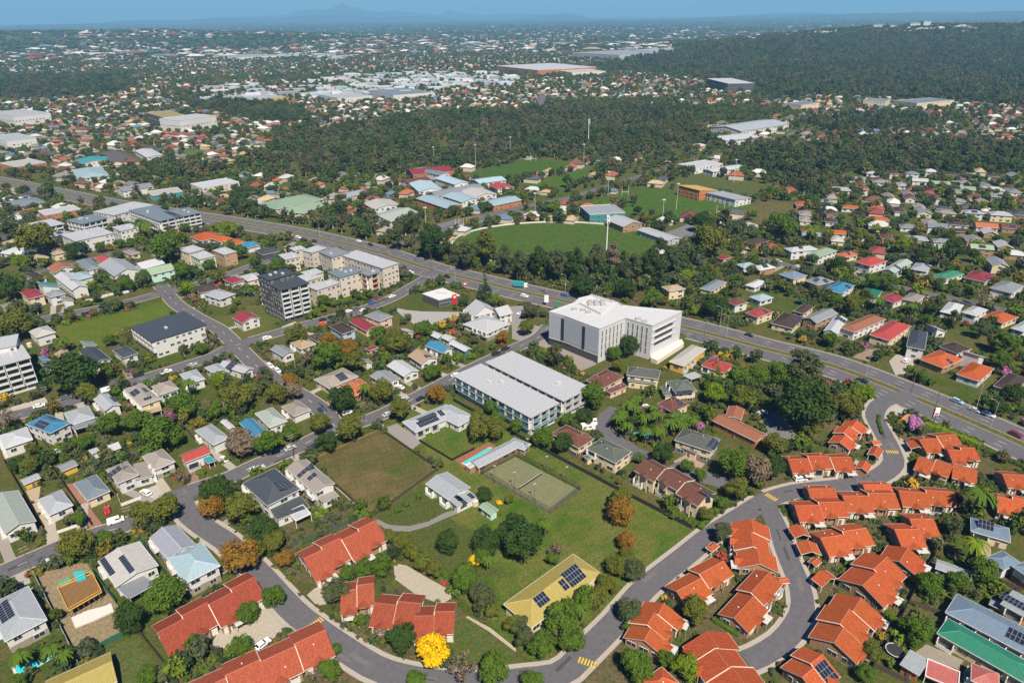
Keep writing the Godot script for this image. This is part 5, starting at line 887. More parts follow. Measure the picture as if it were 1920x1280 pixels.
var OPEN := [
[1.0,-213.0,-12.0,-202.0,12.0,-180.0,23.0,-192.0],
[-22.0,-212.0,-10.0,-223.0,-7.0,-220.0,-18.0,-206.0],
[108.0,-473.0,106.0,-465.0,102.0,-458.0,96.0,-451.0,89.0,-446.0,81.0,-440.0,72.0,-436.0,62.0,-433.0,52.0,-431.0,41.0,-429.0,31.0,-429.0,20.0,-430.0,9.0,-432.0,-1.0,-435.0,-10.0,-439.0,-19.0,-444.0,-26.0,-449.0,-32.0,-456.0,-37.0,-463.0,-40.0,-470.0,-42.0,-478.0,-42.0,-486.0,-39.0,-495.0,-35.0,-502.0,-29.0,-510.0,-21.0,-516.0,-11.0,-522.0,-1.0,-526.0,11.0,-530.0,24.0,-531.0,37.0,-532.0,50.0,-530.0,62.0,-528.0,74.0,-524.0,84.0,-518.0,93.0,-512.0,100.0,-505.0,105.0,-497.0,108.0,-489.0,109.0,-481.0],
[-53.0,-720.0,27.0,-804.0,66.0,-773.0,60.0,-733.0,-14.0,-680.0,-41.0,-686.0],
[15.0,-665.0,90.0,-754.0,77.0,-669.0,26.0,-638.0],
[59.0,-587.0,124.0,-651.0,167.0,-638.0,217.0,-567.0,147.0,-537.0,86.0,-559.0],
[143.0,-659.0,195.0,-713.0,255.0,-654.0,237.0,-624.0,210.0,-609.0],
[181.0,-552.0,224.0,-593.0,251.0,-582.0,239.0,-553.0,198.0,-523.0],
[-404.0,-852.0,-412.0,-885.0,-383.0,-887.0,-360.0,-839.0,-377.0,-826.0],
[161.0,-530.0,180.0,-547.0,198.0,-514.0,176.0,-494.0],
[-74.0,-515.0,-47.0,-544.0,1.0,-576.0,23.0,-558.0,-25.0,-534.0,-60.0,-506.0],
[113.0,-497.0,140.0,-525.0,153.0,-495.0,128.0,-458.0],
[-508.0,-858.0,-505.0,-894.0,-437.0,-819.0,-450.0,-789.0],
[-69.0,-361.0,-59.0,-356.0,-50.0,-354.0,-27.0,-353.0,-26.0,-343.0,-41.0,-333.0,-49.0,-331.0,-57.0,-342.0],
[-124.0,-335.0,-119.0,-342.0,-112.0,-335.0,-118.0,-329.0],
[-53.0,-234.0,-47.0,-237.0,-36.0,-224.0,-39.0,-219.0],
[-57.0,-236.0,-55.0,-240.0,-52.0,-236.0,-54.0,-234.0],
[-45.0,-179.0,-41.0,-176.0,-34.0,-175.0,-28.0,-177.0,-23.0,-182.0,-19.0,-183.0,-19.0,-181.0,-24.0,-178.0,-28.0,-175.0,-34.0,-172.0,-40.0,-173.0,-45.0,-177.0],
[-63.0,-196.0,-49.0,-181.0,-48.0,-181.0,-62.0,-196.0],
[-58.0,-149.0,-51.0,-153.0,-49.0,-151.0,-54.0,-143.0,-56.0,-142.0,-60.0,-146.0],
[-37.0,-158.0,-33.0,-157.0,-25.0,-152.0,-19.0,-148.0,-18.0,-145.0,-21.0,-142.0,-28.0,-146.0,-35.0,-152.0],
[-80.0,-141.0,-71.0,-143.0,-67.0,-139.0,-62.0,-135.0,-64.0,-132.0,-67.0,-129.0,-72.0,-125.0,-81.0,-128.0],
[-14.0,-138.0,-13.0,-138.0,-7.0,-134.0,0.0,-127.0,0.0,-126.0,-7.0,-133.0],
[-131.0,-195.0,-127.0,-199.0,-121.0,-190.0,-125.0,-186.0],
[-161.0,-199.0,-158.0,-200.0,-142.0,-183.0,-135.0,-177.0,-138.0,-175.0],
[-172.0,-196.0,-169.0,-198.0,-165.0,-192.0,-144.0,-169.0,-146.0,-168.0],
[-222.0,-247.0,-213.0,-256.0,-206.0,-262.0,-202.0,-258.0,-210.0,-251.0,-219.0,-243.0],
[-142.0,-156.0,-132.0,-160.0,-113.0,-143.0,-107.0,-133.0,-114.0,-126.0,-144.0,-155.0],
[152.0,-245.0,159.0,-253.0,168.0,-239.0,159.0,-239.0,156.0,-242.0],
[151.0,-223.0,152.0,-220.0,149.0,-211.0,146.0,-209.0,142.0,-200.0,140.0,-199.0,145.0,-211.0],
[119.0,-198.0,127.0,-210.0,129.0,-204.0,138.0,-208.0,136.0,-204.0,128.0,-199.0],
[101.0,-237.0,111.0,-246.0,112.0,-224.0,103.0,-215.0,98.0,-224.0],
[59.0,-209.0,65.0,-213.0,71.0,-207.0,69.0,-205.0,62.0,-205.0],
[56.0,-205.0,61.0,-209.0,80.0,-197.0,76.0,-191.0,66.0,-197.0],
[0.0,-341.0,18.0,-330.0,40.0,-288.0,32.0,-281.0,20.0,-304.0,0.0,-317.0],
[-4.0,-360.0,8.0,-361.0,7.0,-341.0,-4.0,-330.0],
[104.0,-124.0,108.0,-127.0,115.0,-122.0,112.0,-119.0,106.0,-122.0],
[179.0,-287.0,186.0,-294.0,193.0,-294.0,189.0,-284.0,181.0,-275.0,175.0,-274.0],
[164.0,-292.0,173.0,-300.0,185.0,-302.0,179.0,-294.0,170.0,-288.0],
[-29.0,-259.0,58.0,-173.0,6.0,-122.0,-48.0,-179.0,-26.0,-206.0,-54.0,-235.0],
[-75.0,-212.0,-55.0,-232.0,-27.0,-206.0,-48.0,-181.0,-61.0,-195.0],
[-249.0,-336.0,-199.0,-377.0,-188.0,-362.0,-205.0,-332.0,-209.0,-314.0,-230.0,-313.0],
[-17.0,-133.0,-13.0,-138.0,3.0,-122.0,-5.0,-120.0,-16.0,-123.0],
[-166.0,-341.0,-148.0,-368.0,-129.0,-344.0,-129.0,-327.0,-148.0,-317.0],
[-109.0,-128.0,-103.0,-132.0,-90.0,-121.0,-96.0,-116.0,-102.0,-118.0],
[395.0,-3524.0,904.0,-3638.0,687.0,-2750.0,309.0,-2750.0]]
var RANGES := [
[[-42,42],26000,[[-12.4,603,1.0],[-14.2,380,3.1],[-11.9,425,2.3],[-9.0,313,4.4],[-4.4,313,0.6],[-4.0,246,2.4],[-17.2,201,6.5],[4.4,179,1.6],[0.0,179,4.8]],"far blue range with a sharp central peak"],
[[-42,42],21000,[[-25.6,126,4.1],[-20.8,162,3.6],[-13.5,199,5.5],[-8.0,144,4.8],[3.6,162,2.4],[20.8,126,5.4],[29.1,126,5.8]],"low blue hills in front of the far range"],
[[-42,42],17000,[[25.9,117,6.7],[33.5,131,4.3],[17.2,73,5.7],[-29.7,73,7.1],[-18.7,73,5.2]],"low wooded ridge at the edge of the plain"]]
var ESTATES := [[-1718,-6813,622,910,26],[-1037,-6216,279,546,14],[-285,-5390,307,557,24],[378,-4195,260,424,30],[1209,-4885,254,455,26],[1748,-4930,277,463,30],[2513,-5448,382,570,30],[3445,-5706,341,458,26],[-900,-3167,167,239,14],[-13,-4303,183,350,14],[-4596,-12620,284,722,5],[2229,-7179,259,475,10],[-709,-2934,66,161,6],[-2845,-5281,133,534,4],[-259,-1816,227,238,60],[-315,-1554,104,95,30],[-124,-1786,131,125,34],[-524,-1461,78,51,10],[-614,-1654,75,79,10],[691,-4270,174,345,16]]
var SPOT := {"office_h":17.5,"office":[18.55,-309.7,25.43,-304.79,34.98,-294.61,40.81,-288.9,54.7,-301.11,65.98,-291.78,83.75,-308.3,55.71,-316.31,54.09,-320.57,41.92,-330.87,34.68,-326.63,31.87,-320.71],"office_plant":[34.33,-318.99,41.72,-329.01,51.49,-319.7,43.42,-305.18],"office_unit":[31.04,-312.17,35.33,-310.93,37.67,-308.08,60.61,-299.37,63.02,-296.16],"podium":[66.0,-289.64,68.6,-286.77,85.38,-304.91,85.47,-310.11,68.02,-295.82],"office_base":[18.88,-315.38,22.86,-310.05,34.75,-298.76,42.11,-287.74,45.48,-290.89,43.08,-295.67,36.76,-305.64,23.33,-317.4],"diner":[-51.84,-368.99,-41.25,-358.84,-29.63,-365.85,-40.64,-377.88],"diner_panel":[-36.3,-369.59,-32.94,-371.57],"diner_pylon":[-26.97,-372.44],"deck":[-131.09,-146.67,-124.24,-152.27,-117.49,-144.98,-123.04,-138.21],"slab":[-123.22,-138.38,-120.01,-140.92,-115.83,-142.54,-114.82,-143.5,-112.54,-140.58,-116.38,-137.36,-120.12,-134.91],"tarp":[-129.95,-152.41,-127.04,-153.17,-124.66,-149.97,-126.65,-148.7],"tarp_b":[-134.28,-150.53,-132.18,-152.61,-129.82,-151.25,-131.51,-148.17],"court":[0.8,-213.07,-11.73,-202.33,12.15,-180.0,23.42,-192.34],"net":[1.91,-193.25,10.21,-201.68],"masts":[0.39,-193.28,7.17,-186.74,-6.57,-197.17,18.7,-196.1,5.34,-213.85,12.06,-202.52],"pools":[["narrow turquoise lap pool on the brick terrace",[-18.93,-209.53,-9.65,-219.11,-8.24,-218.86,-17.01,-208.46],0.05],["small raised turquoise pool behind the bright blue roof",[-176.9,-220.71,-173.31,-223.82,-170.92,-221.05,-174.61,-218.17],0.9],["long turquoise pool among palms",[-129.07,-122.84,-121.8,-127.86,-120.42,-127.42,-120.09,-126.17,-124.99,-120.75,-127.34,-121.24],0.05],["green-tinted pool inside the palm garden",[47.88,-230.88,50.8,-230.82,56.17,-226.88,54.84,-224.08,50.94,-225.56,47.59,-227.51],0.05],["turquoise pool on red paving beside a white-roofed house",[-160.5,-384.63,-157.04,-386.28,-154.08,-382.27,-157.0,-379.13],0.05]],"oval":[109.02,-473.11,107.39,-467.41,104.89,-461.93,101.57,-456.73,97.5,-451.85,92.73,-447.34,87.35,-443.25,81.41,-439.59,74.99,-436.41,68.16,-433.72,61.0,-431.54,53.58,-429.88,45.97,-428.76,38.24,-428.19,30.47,-428.16,22.72,-428.68,15.07,-429.74,7.6,-431.34,0.37,-433.47,-6.54,-436.1,-13.06,-439.24,-19.11,-442.84,-24.63,-446.9,-29.54,-451.36,-33.77,-456.2,-37.26,-461.38,-39.95,-466.83,-41.77,-472.51,-42.68,-478.35,-42.64,-484.29,-41.61,-490.24,-39.58,-496.13,-36.54,-501.87,-32.52,-507.38,-27.53,-512.57,-21.63,-517.35,-14.88,-521.63,-7.38,-525.34,0.77,-528.41,9.45,-530.78,18.52,-532.4,27.83,-533.24,37.24,-533.28,46.59,-532.53,55.71,-530.99,64.48,-528.69,72.74,-525.69,80.38,-522.04,87.28,-517.81,93.36,-513.09,98.54,-507.94,102.76,-502.46,106.0,-496.74,108.24,-490.86,109.48,-484.91,109.73,-478.97],"towers":[[-37.8,-758.0,24],[0.4,-805.2,24],[79.8,-751.9,24],[89.2,-620.2,22],[19.6,-540.3,22],[117.1,-515.1,22],[-84.5,-769.3,20],[140.2,-568.9,22],[218.9,-669.2,22],[-63.5,-499.0,22]],"telecom":[66.35,-454.99,99.44,-889.08],"goals":[-39.72,-516.56,-37.4,-519.42,105.0,-621.6,172.12,-550.53,26.38,-787.83],"humps":[["village street beside the brick-orange rows",[-55.99,-134.3,-53.21,-137.45]],["village street at the corner lawn",[16.15,-123.31,20.64,-121.38]],["village street before the single carport",[140.65,-213.75,145.31,-213.32]],["village lane mouth beside the loop lane",[87.11,-189.45,89.64,-185.82]]],"truck":[6.04,-389.96],"signs":[19.89,-360.97,26.71,-355.87],"caravan":[30.06,-231.3],"village_sign":[155.28,-232.33,162.16,-234.69],"pylon":[169.61,-233.04],"trampoline":[98.4,-124.53],"tanks":[26.38,-149.77,-13.04,-185.38,-245.53,-313.39],"shelter":[-227.94,-365.72],"hilltop":[[1528,-3120,44,24,18],[1610,-3150,34,22,15],[1682,-3120,50,26,20],[1742,-3140,36,24,25],[1792,-3160,40,22,16]]}


# ---------------------------------------------------------------- mesh collector
class Shape:
	var v := PackedVector3Array()
	var n := PackedVector3Array()
	var uv := PackedVector2Array()
	var c := PackedColorArray()
	var tint := Color(1, 1, 1)
	# corners run anticlockwise seen from outside; emitted clockwise for Godot
	func tri(a: Vector3, b: Vector3, d: Vector3, ua := Vector2.ZERO, ub := Vector2.ZERO, ud := Vector2.ZERO) -> void:
		var nn := (b - a).cross(d - a).normalized()
		v.append(a); v.append(d); v.append(b)
		uv.append(ua); uv.append(ud); uv.append(ub)
		for k in 3:
			n.append(nn)
			c.append(tint)
	func quad(a: Vector3, b: Vector3, d: Vector3, e: Vector3, ua := Vector2.ZERO, ub := Vector2.ZERO, ud := Vector2.ZERO, ue := Vector2.ZERO) -> void:
		tri(a, b, d, ua, ub, ud)
		tri(a, d, e, ua, ud, ue)
	# a quad with uv in metres: u along a->b, v towards e
	func panel(a: Vector3, b: Vector3, d: Vector3, e: Vector3) -> void:
		var x := (b - a).normalized()
		var up := (e - a) - x * (e - a).dot(x)
		var y := up.normalized()
		var f := func(p: Vector3) -> Vector2: return Vector2((p - a).dot(x), -(p - a).dot(y))
		quad(a, b, d, e, f.call(a), f.call(b), f.call(d), f.call(e))
	func panel3(a: Vector3, b: Vector3, d: Vector3) -> void:
		var x := (b - a).normalized()
		var y := ((d - a) - x * (d - a).dot(x)).normalized()
		tri(a, b, d, Vector2.ZERO, Vector2((b - a).length(), 0), Vector2((d - a).dot(x), -(d - a).dot(y)))
	func box(o: Vector3, s: Vector3, t := Transform3D.IDENTITY, bottom := false) -> void:
		var h := s * 0.5
		var p := []
		for k in 8:
			p.append(t * (o + Vector3(h.x * (1 if k & 1 else -1), h.y * (1 if k & 2 else -1), h.z * (1 if k & 4 else -1))))
		panel(p[4], p[5], p[7], p[6])
		panel(p[1], p[0], p[2], p[3])
		panel(p[5], p[1], p[3], p[7])
		panel(p[0], p[4], p[6], p[2])
		panel(p[6], p[7], p[3], p[2])
		if bottom:
			panel(p[0], p[1], p[5], p[4])
	func tube(a: Vector3, b: Vector3, ra: float, rb: float, sides := 6, cap := true) -> void:
		var d := (b - a).normalized()
		var x := d.cross(Vector3(0.31, 0.2, 0.93)).normalized()
		var y := d.cross(x)
		for k in sides:
			var p := TAU * k / sides
			var q := TAU * (k + 1) / sides
			var e := x * cos(p) + y * sin(p)
			var f := x * cos(q) + y * sin(q)
			quad(a + e * ra, a + f * ra, b + f * rb, b + e * rb, Vector2(k * 0.3, 0), Vector2(k * 0.3 + 0.3, 0), Vector2(k * 0.3 + 0.3, 1), Vector2(k * 0.3, 1))
			if cap:
				tri(b, b + e * rb, b + f * rb)
	func slab(poly: PackedVector2Array, y0: float, y1: float) -> void:
		var p := poly
		if Geometry2D.is_polygon_clockwise(p):
			p = p.duplicate()
			p.reverse()
		var ix := Geometry2D.triangulate_polygon(p)
		for k in range(0, ix.size(), 3):
			var a := p[ix[k]]
			var b := p[ix[k + 1]]
			var d := p[ix[k + 2]]
			if (b - a).cross(d - a) > 0:
				var s := b
				b = d
				d = s
			tri(Vector3(a.x, y1, a.y), Vector3(b.x, y1, b.y), Vector3(d.x, y1, d.y), a, b, d)
		if y1 - y0 > 0.001:
			for k in p.size():
				var a := p[k]
				var b := p[(k + 1) % p.size()]
				panel(Vector3(b.x, y0, b.y), Vector3(a.x, y0, a.y), Vector3(a.x, y1, a.y), Vector3(b.x, y1, b.y))
	func into(m: ArrayMesh, mat: Material, colors := false) -> ArrayMesh:
		if v.is_empty():
			return m
		var arr := []
		arr.resize(Mesh.ARRAY_MAX)
		arr[Mesh.ARRAY_VERTEX] = v
		arr[Mesh.ARRAY_NORMAL] = n
		arr[Mesh.ARRAY_TEX_UV] = uv
		if colors:
			arr[Mesh.ARRAY_COLOR] = c
		m.add_surface_from_arrays(Mesh.PRIMITIVE_TRIANGLES, arr)
		if mat:
			m.surface_set_material(m.get_surface_count() - 1, mat)
		return m

func one(s: Shape, mat: Material, colors := false) -> ArrayMesh:
	return s.into(ArrayMesh.new(), mat, colors)

# ---------------------------------------------------------------- nodes
func add(called: String, m: Mesh, parent: Node3D, at := Transform3D.IDENTITY) -> MeshInstance3D:
	var o := MeshInstance3D.new()
	o.name = called
	o.mesh = m
	o.transform = at
	parent.add_child(o, true)
	return o

func thing(called: String, label: String, category: String, group := "", at := Vector3.ZERO, turn := 0.0) -> Node3D:
	var o := Node3D.new()
	o.name = numbered(called)
	add_child(o)
	o.position = at
	o.rotation.y = turn
	tag(o, label, category, group)
	return o

func tag(o: Node3D, label: String, category := "", group := "") -> void:
	o.set_meta("label", label)
	if category:
		o.set_meta("category", category)
	if group:
		o.set_meta("group", group)

var used := {}
func numbered(called: String) -> String:
	used[called] = used.get(called, -1) + 1
	return called if used[called] == 0 else "%s_%03d" % [called, used[called]]

func setting(called: String, m: Mesh, label := "") -> MeshInstance3D:
	var o := add(numbered(called), m, self)
	o.set_meta("kind", "structure")
	if label:
		o.set_meta("label", label)
	return o

# ---------------------------------------------------------------- textures and materials
func noise_image(size: int, freq: float, octaves: int, seed_: int, kind := FastNoiseLite.TYPE_SIMPLEX_SMOOTH) -> Image:
	var f := FastNoiseLite.new()
	f.noise_type = kind
	f.frequency = freq
	f.fractal_octaves = octaves
	f.seed = seed_
	var i := f.get_seamless_image(size, size)
	i.convert(Image.FORMAT_RF)
	return i

func paint(called: String, size: int, f: Callable) -> ImageTexture:
	var i := Image.create(size, size, false, Image.FORMAT_RGB8)
	for y in size:
		for x in size:
			i.set_pixel(x, y, f.call(x, y))
	tex[called] = ImageTexture.create_from_image(i)
	return tex[called]

func make_textures() -> void:
	var a := noise_image(256, 0.02, 4, 3)
	var b := noise_image(256, 0.12, 3, 5)
	var w := noise_image(256, 0.45, 2, 9)
	var grey := func(t: float) -> Color: return Color(t, t, t)
	paint("plaster", 256, func(x, y): return grey.call(0.90 + 0.06 * a.get_pixel(x, y).r + 0.04 * b.get_pixel(x, y).r))
	# ribbed steel sheets: 5 m a tile, a rib each 0.625 m, streaks of weather down the slope
	paint("steel", 256, func(x, y):
		var rib := 0.80 if (x % 32) < 5 else (1.0 if (x % 32) < 9 else 0.93)
		return grey.call(rib * (0.84 + 0.10 * a.get_pixel(x, (y / 3) % 256).r + 0.08 * b.get_pixel(x, y / 2).r)))
	# courses of roof tiles: 5.12 m a tile, a course each 0.32 m, single tiles of uneven tone
	paint("tiles", 256, func(x, y):
		var row := int(y / 16)
		var k := hash(row * 71 + int((x + (row % 2) * 8) / 16)) % 100
		var t := 0.82 + 0.13 * (k / 100.0) + 0.18 * (a.get_pixel(x, y).r - 0.5) + 0.12 * (b.get_pixel(x, y).r - 0.5)
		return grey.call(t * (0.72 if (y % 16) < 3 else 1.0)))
	paint("grass", 256, func(x, y):
		var t := 0.42 + 0.42 * b.get_pixel(x, y).r + 0.45 * w.get_pixel(x, y).r - 0.25 * a.get_pixel(x, y).r
		var m := a.get_pixel((x + 90) % 256, (y + 40) % 256).r
		return Color(t * (0.78 + 0.44 * m), t, t * (0.85 + 0.2 * m)))
	paint("asphalt", 256, func(x, y): return grey.call(0.74 + 0.10 * a.get_pixel(x, y).r + 0.07 * b.get_pixel(x, y).r + 0.09 * w.get_pixel(x, y).r))
	paint("brick", 256, func(x, y):
		var row := int(y / 8)
		var k := hash(row * 131 + int((x + (row % 2) * 8) / 16)) % 100
		var joint: bool = (y % 8) < 1 or ((x + (row % 2) * 8) % 16) < 1
		return grey.call(0.95 if joint else 0.70 + 0.28 * (k / 100.0)))
	paint("wood", 128, func(x, y):
		var k := hash(int(x / 8)) % 100
		return grey.call((0.55 if x % 8 == 0 else 0.75 + 0.22 * k / 100.0) * (0.86 + 0.14 * b.get_pixel(x, y / 4).r)))
	paint("solar", 64, func(x, y): return grey.call(1.0 if (x % 10 == 0 or y % 8 == 0) else 0.62))

func lin(r: float, g: float, b: float) -> Color:
	return Color(r, g, b).linear_to_srgb()

# finish: plaster, steel, tiles, grass, asphalt, brick, wood or "" for plain
func paintof(col: Array, finish := "plaster", rough := 0.85, size := 6.0, world := false, metal := 0.0) -> StandardMaterial3D:
	var key := [col, finish, rough, size, world, metal]
	if mats.has(key):
		return mats[key]
	var m := StandardMaterial3D.new()
	m.albedo_color = lin(col[0], col[1], col[2])
	m.roughness = rough
	m.metallic = metal
	if finish in ["grass", "asphalt", "tiles", "brick", "wood"]:
		m.metallic_specular = 0.2
	if finish != "":
		m.albedo_texture = tex[finish]
		m.uv1_scale = Vector3.ONE / size
		if world:
			m.uv1_triplanar = true
			m.uv1_world_triplanar = true
	mats[key] = m
	return m

func leafy(col: Array, thin := 0.45) -> StandardMaterial3D:
	var key := ["leaf", col, thin]
	if not mats.has(key):
		var m := StandardMaterial3D.new()
		m.albedo_color = lin(col[0], col[1], col[2])
		m.vertex_color_use_as_albedo = true
		m.roughness = 0.9
		m.metallic_specular = 0.15
		m.backlight_enabled = true
		m.backlight = Color(thin, thin, thin * 0.6)
		m.cull_mode = BaseMaterial3D.CULL_DISABLED
		mats[key] = m
	return mats[key]

func glass() -> StandardMaterial3D:
	if not mats.has("glass"):
		var m := StandardMaterial3D.new()
		m.albedo_color = lin(0.025, 0.032, 0.04)
		m.roughness = 0.08
		m.metallic_specular = 0.7
		mats["glass"] = m
	return mats["glass"]

func water() -> StandardMaterial3D:
	if not mats.has("water"):
		var m := StandardMaterial3D.new()
		m.albedo_color = lin(0.03, 0.42, 0.46)
		m.roughness = 0.07
		mats["water"] = m
	return mats["water"]

# ---------------------------------------------------------------- plants
func leaf_quad(s: Shape, p: Vector3, dir: Vector3, size: float, col: Color) -> void:
	var nn := (dir + Vector3(rng.randf_range(-0.7, 0.7), rng.randf_range(-0.4, 0.9), rng.randf_range(-0.7, 0.7))).normalized()
	var x := nn.cross(Vector3(rng.randf_range(-1, 1), rng.randf_range(-1, 1), rng.randf_range(-1, 1))).normalized() * size
	var y := nn.cross(x.normalized()) * size * rng.randf_range(0.6, 1.0)
	s.tint = col
	s.quad(p - x * 0.5 - y * 0.3, p + x * 0.1 - y * 0.55, p + x * 0.55 + y * 0.2, p - x * 0.1 + y * 0.5)

# lumps: [x, y, z, radius] of the leafy masses of a crown, in crown radii
func crown_shape(lumps: Array, leaves: int, size: float, spread := 0.16) -> Shape:
	var s := Shape.new()
	var total := 0.0
	for l in lumps:
		total += l[3] * l[3]
	for l in lumps:
		var hue := rng.randf_range(-0.12, 0.12)
		var tone := rng.randf_range(0.86, 1.14)
		for k in int(leaves * l[3] * l[3] / total):
			var d := Vector3(rng.randfn(), rng.randfn(), rng.randfn()).normalized()
			if d.y < -0.35 and rng.randf() < 0.6:
				d.y = -d.y
			var p: Vector3 = Vector3(l[0], l[1], l[2]) + d * l[3] * rng.randf_range(1.0 - spread * 2.2, 1.0 + spread * 0.7)
			var t := tone * rng.randf_range(0.72, 1.25)
			leaf_quad(s, p, d, size * rng.randf_range(0.7, 1.35), Color(t * (1.0 + hue + rng.randf_range(-0.08, 0.08)), t, t * (1.0 - hue)))
	return s

func trunk_shape(h: float, r: float, lumps: Array, limbs: int) -> Shape:
	var s := Shape.new()
	var lean := Vector3(rng.randf_range(-0.08, 0.08), 0, rng.randf_range(-0.08, 0.08))
	var fork := Vector3(0, h, 0) + lean
	s.tube(Vector3(0, -0.02, 0), Vector3(0, h * 0.12, 0), r * 1.7, r * 1.15, 7, false)
	s.tube(Vector3(0, h * 0.12, 0), fork, r * 1.15, r * 0.8, 7, false)
	for k in mini(limbs, lumps.size()):
		var l: Array = lumps[k]
		var e := Vector3(l[0], l[1], l[2])
		var mid := fork.lerp(e, 0.5) + Vector3(0, 0.06, 0)
		s.tube(fork - Vector3(0, h * 0.06, 0), mid, r * 0.62, r * 0.36, 5, false)
		s.tube(mid, e, r * 0.36, r * 0.14, 5, false)
	return s

# each kind: lumps of the crown in units of the crown's radius, the trunk's height and radius
func plant_meshes(kind: String, variant: int, leaves: int, size: float) -> Array:
	rng.seed = hash(kind) + variant * 97 + leaves
	var lumps := []
	var th := 0.7
	var tr := 0.075
	match kind:
		"round":
			# an uneven crown: some limbs reach out, one side is thinner
			var thin := rng.randf() * TAU
			for k in 30:
				var t := rng.randf() * TAU
				var y := rng.randf_range(-0.6, 0.95)
				var reach := 1.0 - 0.35 * maxf(0.0, cos(t - thin)) + 0.12 * sin(t * 3.0 + variant)
				var q := sqrt(maxf(0.0, 1.0 - y * y * 0.95)) * rng.randf_range(0.4, 0.8) * reach
				lumps.append([cos(t) * q, 1.12 + y * (0.5 + 0.12 * sin(t * 2.0 + variant)), sin(t) * q, rng.randf_range(0.16, 0.40)])
			lumps.append([0.06, 1.05, -0.04, 0.48])
		"ball":
			for k in 22:
				var d := Vector3(rng.randfn(), rng.randfn(), rng.randfn()).normalized() * 0.62
				lumps.append([d.x, 0.98 + d.y, d.z, rng.randf_range(0.30, 0.38)])
			lumps.append([0, 0.98, 0, 0.7])
			th = 0.4
		"gum":
			th = 1.5
			tr = 0.06
			for k in 24:
				var t := rng.randf() * TAU
				var y := rng.randf()
				var q := (0.25 + 0.6 * sin(PI * clampf(y * 0.9 + 0.08, 0, 1))) * rng.randf_range(0.35, 0.95)
				lumps.append([cos(t) * q, 1.15 + y * 1.75, sin(t) * q, rng.randf_range(0.2, 0.36)])
		"cone":
			th = 1.2
			tr = 0.07
			for k in 11:
				var y := k / 10.0
				var q := (1.0 - y) * 0.72 + 0.05
				for j in maxi(1, int(7 * (1.0 - y))):
					var t := rng.randf() * TAU
					lumps.append([cos(t) * q, 0.5 + y * 2.9, sin(t) * q, 0.16 + 0.16 * (1.0 - y)])
		"shrub":
			th = 0.25
			for k in 14:
				var t := rng.randf() * TAU
				var q := rng.randf_range(0.15, 0.68)
				lumps.append([cos(t) * q, rng.randf_range(0.3, 0.85) - q * 0.2, sin(t) * q, rng.randf_range(0.24, 0.4)])
		"bare":
			th = 0.6
			for k in 20:
				var t := rng.randf() * TAU
				var q := rng.randf_range(0.2, 0.85)
				lumps.append([cos(t) * q, rng.randf_range(0.8, 1.7), sin(t) * q, rng.randf_range(0.18, 0.3)])
	var crown := crown_shape(lumps, leaves, size, 0.16 if kind != "gum" else 0.24)
	return [one(trunk_shape(th, tr, lumps, 6 if kind != "shrub" else 3), paintof([0.13, 0.10, 0.075], "wood", 0.95, 1.0)), one(crown, null, true)]

func palm_meshes(variant: int) -> Array:
	rng.seed = 900 + variant
	var t := Shape.new()
	var bend := Vector3(rng.randf_range(-0.2, 0.2), 0, rng.randf_range(-0.2, 0.2))
	var was := Vector3(0, -0.02, 0)
	for k in 6:
		var e := Vector3(0, 2.6 * (k + 1) / 6.0, 0) + bend * pow((k + 1) / 6.0, 2)
		t.tube(was, e, 0.10 - 0.008 * k, 0.095 - 0.008 * k, 7, false)
		was = e
	var s := Shape.new()
	for k in 22:
		var a := TAU * k / 22.0 + rng.randf_range(-0.15, 0.15)
		var out := Vector3(cos(a), 0, sin(a))
		var lift := rng.randf_range(0.1, 1.1)
		var p := was
		for j in 7:
			var f := j / 6.0
			var e := was + out * f * (1.15 - 0.2 * lift) + Vector3(0, lift * f * 0.8 - f * f * (0.75 + 0.3 * lift), 0)
			var tone := rng.randf_range(0.8, 1.25)
			s.tint = Color(tone * 1.05, tone, tone * 0.9)
			var side := out.cross(Vector3.UP) * 0.19 * (1.0 - 0.75 * absf(f - 0.45))
			for g in [-1.0, 1.0]:
				s.quad(p, p + side * g * 0.9 + Vector3(0, -0.10, 0) + out * 0.14, e + side * g * 0.5 + Vector3(0, -0.12, 0) + out * 0.1, e)
			p = e
	return [one(t, paintof([0.20, 0.17, 0.13], "wood", 0.95, 1.0)), one(s, null, true)]

func plant_kind(kind: String, variant: int) -> Array:
	var key := kind + str(variant)
	if not meshes.has(key):
		if kind == "palm":
			meshes[key] = palm_meshes(variant)
		else:
			var n: int = {"round": 3700, "ball": 3800, "gum": 3300, "cone": 2800, "shrub": 900, "bare": 520}[kind]
			meshes[key] = plant_meshes(kind, variant, n, {"round": 0.108, "ball": 0.098, "gum": 0.115, "cone": 0.105, "shrub": 0.2, "bare": 0.11}[kind])
	return meshes[key]

func plant(called: String, kind: String, at: Vector3, r: float, tall: float, col: Array, label: String, category: String, group: String, number: int) -> void:
	var t := thing(called, label, category, group, at, number * 2.399)
	var m := plant_kind(kind, number % (6 if kind == "round" else 3))
	var b := Transform3D(Basis.from_scale(Vector3(r, r * tall, r)), Vector3.ZERO)
	add("trunk" if kind != "shrub" else "stem", m[0], t, b)
	var c := add("crown" if kind != "shrub" else "foliage", m[1], t, b)
	c.material_override = leafy(col)

